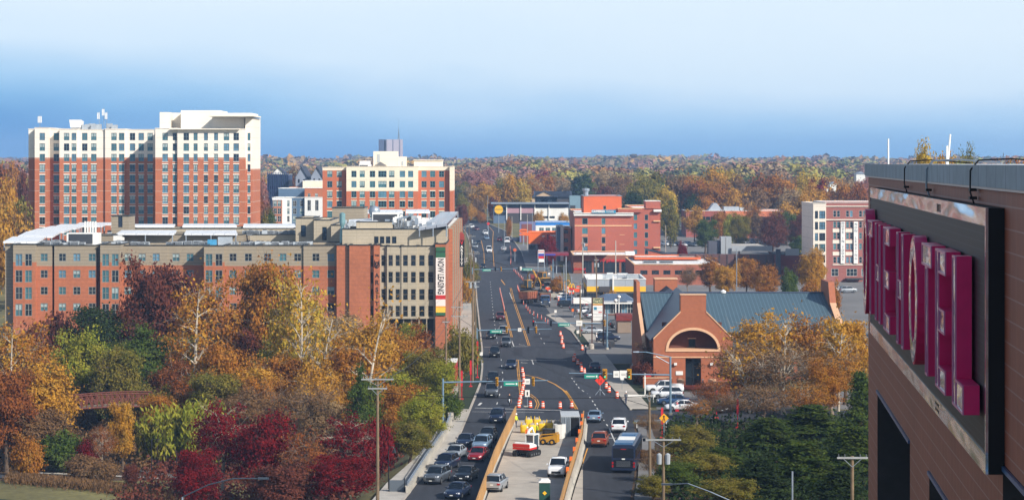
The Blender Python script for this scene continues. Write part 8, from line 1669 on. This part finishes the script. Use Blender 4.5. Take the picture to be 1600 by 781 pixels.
# trees among and beyond the buildings
BG = []
def bgt(px, pt, Y, wpx, c, where, k='far'): BG.append((px, pt, Y, wpx, c, where, k))
for px, pt, Y, w_, c in ((4, 268, 620, 60, 'gold'), (30, 300, 600, 50, 'olive'), (12, 312, 560, 70, 'gold'), (38, 258, 760, 30, 'maroon'), (0, 250, 800, 50, 'rust'), (22, 246, 900, 40, 'orange'), (-20, 290, 600, 60, 'gold'), (36, 325, 560, 34, 'brown')): bgt(px, pt, Y, w_, c, 'left of the tall brick tower')
for px, pt, Y, w_, c in ((412, 272, 800, 22, 'pink'), (408, 300, 760, 24, 'rust'), (418, 308, 740, 26, 'brown'), (410, 330, 700, 26, 'olive'), (424, 322, 720, 20, 'green'), (402, 262, 900, 20, 'brown'), (438, 262, 1100, 26, 'pink'), (460, 256, 1150, 30, 'brown'), (492, 258, 1150, 28, 'tan'), (452, 266, 1000, 24, 'maroon')): bgt(px, pt, Y, w_, c, 'between the tower and the cream block')
for px, pt, Y, w_, c in ((722, 300, 1000, 26, 'olive'), (738, 288, 1150, 30, 'tan'), (752, 282, 1080, 34, 'gold'), (770, 288, 1060, 34, 'gold'), (800, 268, 1060, 42, 'gold'), (815, 278, 1060, 38, 'yellow'), (785, 275, 1120, 40, 'olive'), (833, 280, 1130, 34, 'orange'), (716, 318, 960, 20, 'maroon'), (724, 312, 930, 16, 'maroon'), (770, 305, 1040, 20, 'maroon'), (745, 308, 1030, 24, 'brown'), (862, 272, 1200, 40, 'tan'), (850, 264, 1300, 36, 'crimson'), (735, 262, 1300, 34, 'pink'), (760, 258, 1400, 40, 'pink'), (880, 276, 1250, 30, 'pink')): bgt(px, pt, Y, w_, c, 'behind the long clerestory shop')
for px, pt, Y, w_, c, k in ((902, 276, 1150, 34, 'dgreen', 'farpine'), (915, 272, 1160, 36, 'pine', 'farpine'), (890, 282, 1180, 30, 'pine', 'farpine'), (945, 262, 1200, 40, 'tan', 'far'), (965, 268, 1100, 44, 'brown', 'far'), (940, 285, 1050, 36, 'maroon', 'far'), (1000, 272, 960, 54, 'olive', 'far'), (990, 290, 900, 40, 'dgreen', 'far'), (1020, 264, 980, 54, 'olive', 'far'), (1040, 286, 900, 44, 'yellow', 'far'), (1048, 306, 840, 34, 'olive', 'far'), (1060, 270, 950, 50, 'brown', 'far')): bgt(px, pt, Y, w_, c, 'behind the rose hotel', k)
for px, pt, Y, w_, c in ((1072, 262, 960, 46, 'orange'), (1090, 270, 940, 50, 'rust'), (1115, 256, 980, 56, 'gold'), (1135, 252, 1000, 56, 'yellow'), (1150, 268, 950, 50, 'brown'), (1128, 280, 930, 50, 'orange'), (1100, 296, 925, 40, 'orange'), (1082, 300, 925, 36, 'dgreen'), (1200, 262, 960, 76, 'rust'), (1215, 268, 940, 72, 'orange'), (1180, 284, 930, 60, 'brown'), (1235, 290, 930, 56, 'tan'), (1258, 264, 1000, 44, 'yellow'), (1275, 280, 900, 50, 'gold'), (1262, 296, 880, 44, 'gold'), (1282, 274, 950, 36, 'crimson'), (1245, 306, 880, 36, 'brown'), (1318, 278, 880, 56, 'orange'), (1338, 282, 860, 50, 'rust'), (1302, 292, 900, 40, 'rust'), (1350, 275, 900, 46, 'pink'), (1165, 300, 925, 40, 'brown'), (1260, 320, 850, 36, 'maroon'), (1230, 322, 850, 30, 'green'), (1262, 350, 800, 30, 'brown'), (1248, 365, 780, 26, 'green'), (1185, 330, 850, 30, 'brown'), (1085, 318, 870, 34, 'gold'), (1125, 322, 860, 30, 'orange'), (1142, 330, 840, 26, 'lime'), (1228, 312, 860, 44, 'gold'), (1176, 318, 870, 30, 'orange'), (1254, 300, 870, 40, 'gold'), (1150, 290, 925, 50, 'gold'), (1190, 278, 945, 56, 'orange'), (1110, 282, 935, 46, 'orange')): bgt(px, pt, Y, w_, c, 'behind the banded office')
for px, pt, Y, w_, c in ((1438, 221, 420, 84, 'yellow'), (1462, 219, 430, 80, 'gold'), (1492, 226, 430, 76, 'lime'), (1512, 228, 440, 60, 'olive'), (1572, 230, 400, 74, 'orange'), (1600, 232, 400, 84, 'rust'), (1540, 240, 420, 60, 'gold')): bgt(px, pt, Y, w_, c, 'showing above the coping of the near tiled building', 'dome')
for i, (px, pt, Y, w_, c, wh, k) in enumerate(BG):
    tp(k, c, px, pt, Y, w_, '%s crowned tree %s' % (WORD[c], wh), group='trees '+wh)
xsr = {}
for Y_ in (1180, 1225, 1270, 1320):
    for px in range(-20, 1400, 30):
        p_ = px+rt.uniform(-12, 12); y = Y_+rt.uniform(-15, 15)
        if 690 < p_ < 760 and y < 1260: continue
        if 45 < p_ < 400 or 505 < p_ < 705: continue
        c = str(rt.choice(['orange', 'brown', 'pink', 'tan', 'olive', 'yellow', 'gold', 'green', 'lime'])); wh = 'left of the cream block' if p_ < 505 else 'above the far road' if p_ < 900 else 'above the rose hotel' if p_ < 1060 else 'above the banded office'
        tree('far', c, xof(p_, y), y, gbase(y)+rt.uniform(12, 19), '%s tree in the distant belt %s' % (WORD[c], wh), rt.uniform(12, 18), group='distant tree belt')
# far forest beyond: one mass, one crown after another in rows
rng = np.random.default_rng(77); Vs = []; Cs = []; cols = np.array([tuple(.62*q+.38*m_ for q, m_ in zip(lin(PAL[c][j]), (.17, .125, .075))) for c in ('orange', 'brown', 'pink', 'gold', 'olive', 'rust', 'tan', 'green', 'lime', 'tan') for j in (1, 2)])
y = 1345.0
while y < 5900:
    sp_ = 19 if y < 2200 else 23 if y < 3500 else 30; half = .26*y+60; n = int(2*half/sp_); xs_f = -half+sp_*(np.arange(n)+rng.uniform(-.4, .4, n)); nl = 420 if y < 1720 else 210 if y < 2100 else 70 if y < 2600 else 26 if y < 3800 else 16
    for x in xs_f:
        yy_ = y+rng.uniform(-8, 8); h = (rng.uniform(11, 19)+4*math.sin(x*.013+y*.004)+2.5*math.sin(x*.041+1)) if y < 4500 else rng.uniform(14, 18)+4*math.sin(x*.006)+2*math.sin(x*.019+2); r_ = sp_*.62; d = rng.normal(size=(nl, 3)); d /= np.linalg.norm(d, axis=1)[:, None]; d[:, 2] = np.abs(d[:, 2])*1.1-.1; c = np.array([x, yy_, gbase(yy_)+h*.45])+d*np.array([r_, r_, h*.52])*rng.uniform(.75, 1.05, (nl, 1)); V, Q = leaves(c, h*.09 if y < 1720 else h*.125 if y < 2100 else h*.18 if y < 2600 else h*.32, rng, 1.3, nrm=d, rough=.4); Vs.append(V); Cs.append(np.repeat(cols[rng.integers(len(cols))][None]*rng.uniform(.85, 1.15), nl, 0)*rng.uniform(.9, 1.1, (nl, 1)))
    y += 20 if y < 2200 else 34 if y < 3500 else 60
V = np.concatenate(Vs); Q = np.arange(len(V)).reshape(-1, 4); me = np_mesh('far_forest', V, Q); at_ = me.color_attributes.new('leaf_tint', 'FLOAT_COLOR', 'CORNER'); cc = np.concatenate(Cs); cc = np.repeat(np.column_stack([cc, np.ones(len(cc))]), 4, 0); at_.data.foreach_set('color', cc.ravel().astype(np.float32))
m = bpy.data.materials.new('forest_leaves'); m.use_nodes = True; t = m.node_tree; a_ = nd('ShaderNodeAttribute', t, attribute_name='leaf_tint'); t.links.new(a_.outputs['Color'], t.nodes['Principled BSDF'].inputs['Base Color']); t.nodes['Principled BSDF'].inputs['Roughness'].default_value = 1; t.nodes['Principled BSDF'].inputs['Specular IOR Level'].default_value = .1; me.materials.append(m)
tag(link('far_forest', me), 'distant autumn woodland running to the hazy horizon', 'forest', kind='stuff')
# pale houses half hidden in the far trees
for i, (px, py, Y_, w_) in enumerate(((722, 280, 1330, 12), (745, 281, 1320, 10), (768, 280, 1320, 12), (805, 290, 1160, 8), (822, 292, 1150, 10), (408, 284, 1250, 10), (446, 284, 1180, 12), (1345, 268, 1330, 14), (1302, 284, 1000, 10), (1290, 290, 980, 8), (405, 298, 1000, 14))):
    x = xof(px, Y_); g = gbase(Y_); wm_ = w_/F*Y_; z1 = zof(py, Y_); ze_ = z1-wm_*.28; r = thing('house', 'small pale house half hidden in the far trees', 'house', (x, Y_, g), 0, 'pale houses in the far trees'); b = MB(); b.box(x-wm_/2, x+wm_/2, Y_, Y_+9, g, ze_, white); part('wall', b, r); b = MB(); b.prism([(x-wm_*.55, Y_-.4, ze_), (x, Y_-.4, z1), (x+wm_*.55, Y_-.4, ze_)], (0, 9.8, 0), gry); part('roof', b, r)
# hazy air: a closed box round camera and scene
if HAZE > 0:
    b = MB(); b.box(-4400, 4400, -50, 6250, -8, 92, None) if False else None
    b = MB(); hm_ = bpy.data.materials.new('air'); hm_.use_nodes = True; t = hm_.node_tree; t.nodes.clear(); o_ = nd('ShaderNodeOutputMaterial', t); v_ = nd('ShaderNodeVolumePrincipled', t); v_.inputs['Color'].default_value = (.38, .62, 1, 1); v_.inputs['Density'].default_value = HAZE; v_.inputs['Anisotropy'].default_value = 0; t.links.new(v_.outputs[0], o_.inputs['Volume'])
    b.box(-2600, 2600, -50, 6250, -8, 92, hm_); tag(link('haze', b.mesh('haze')), kind='stuff')
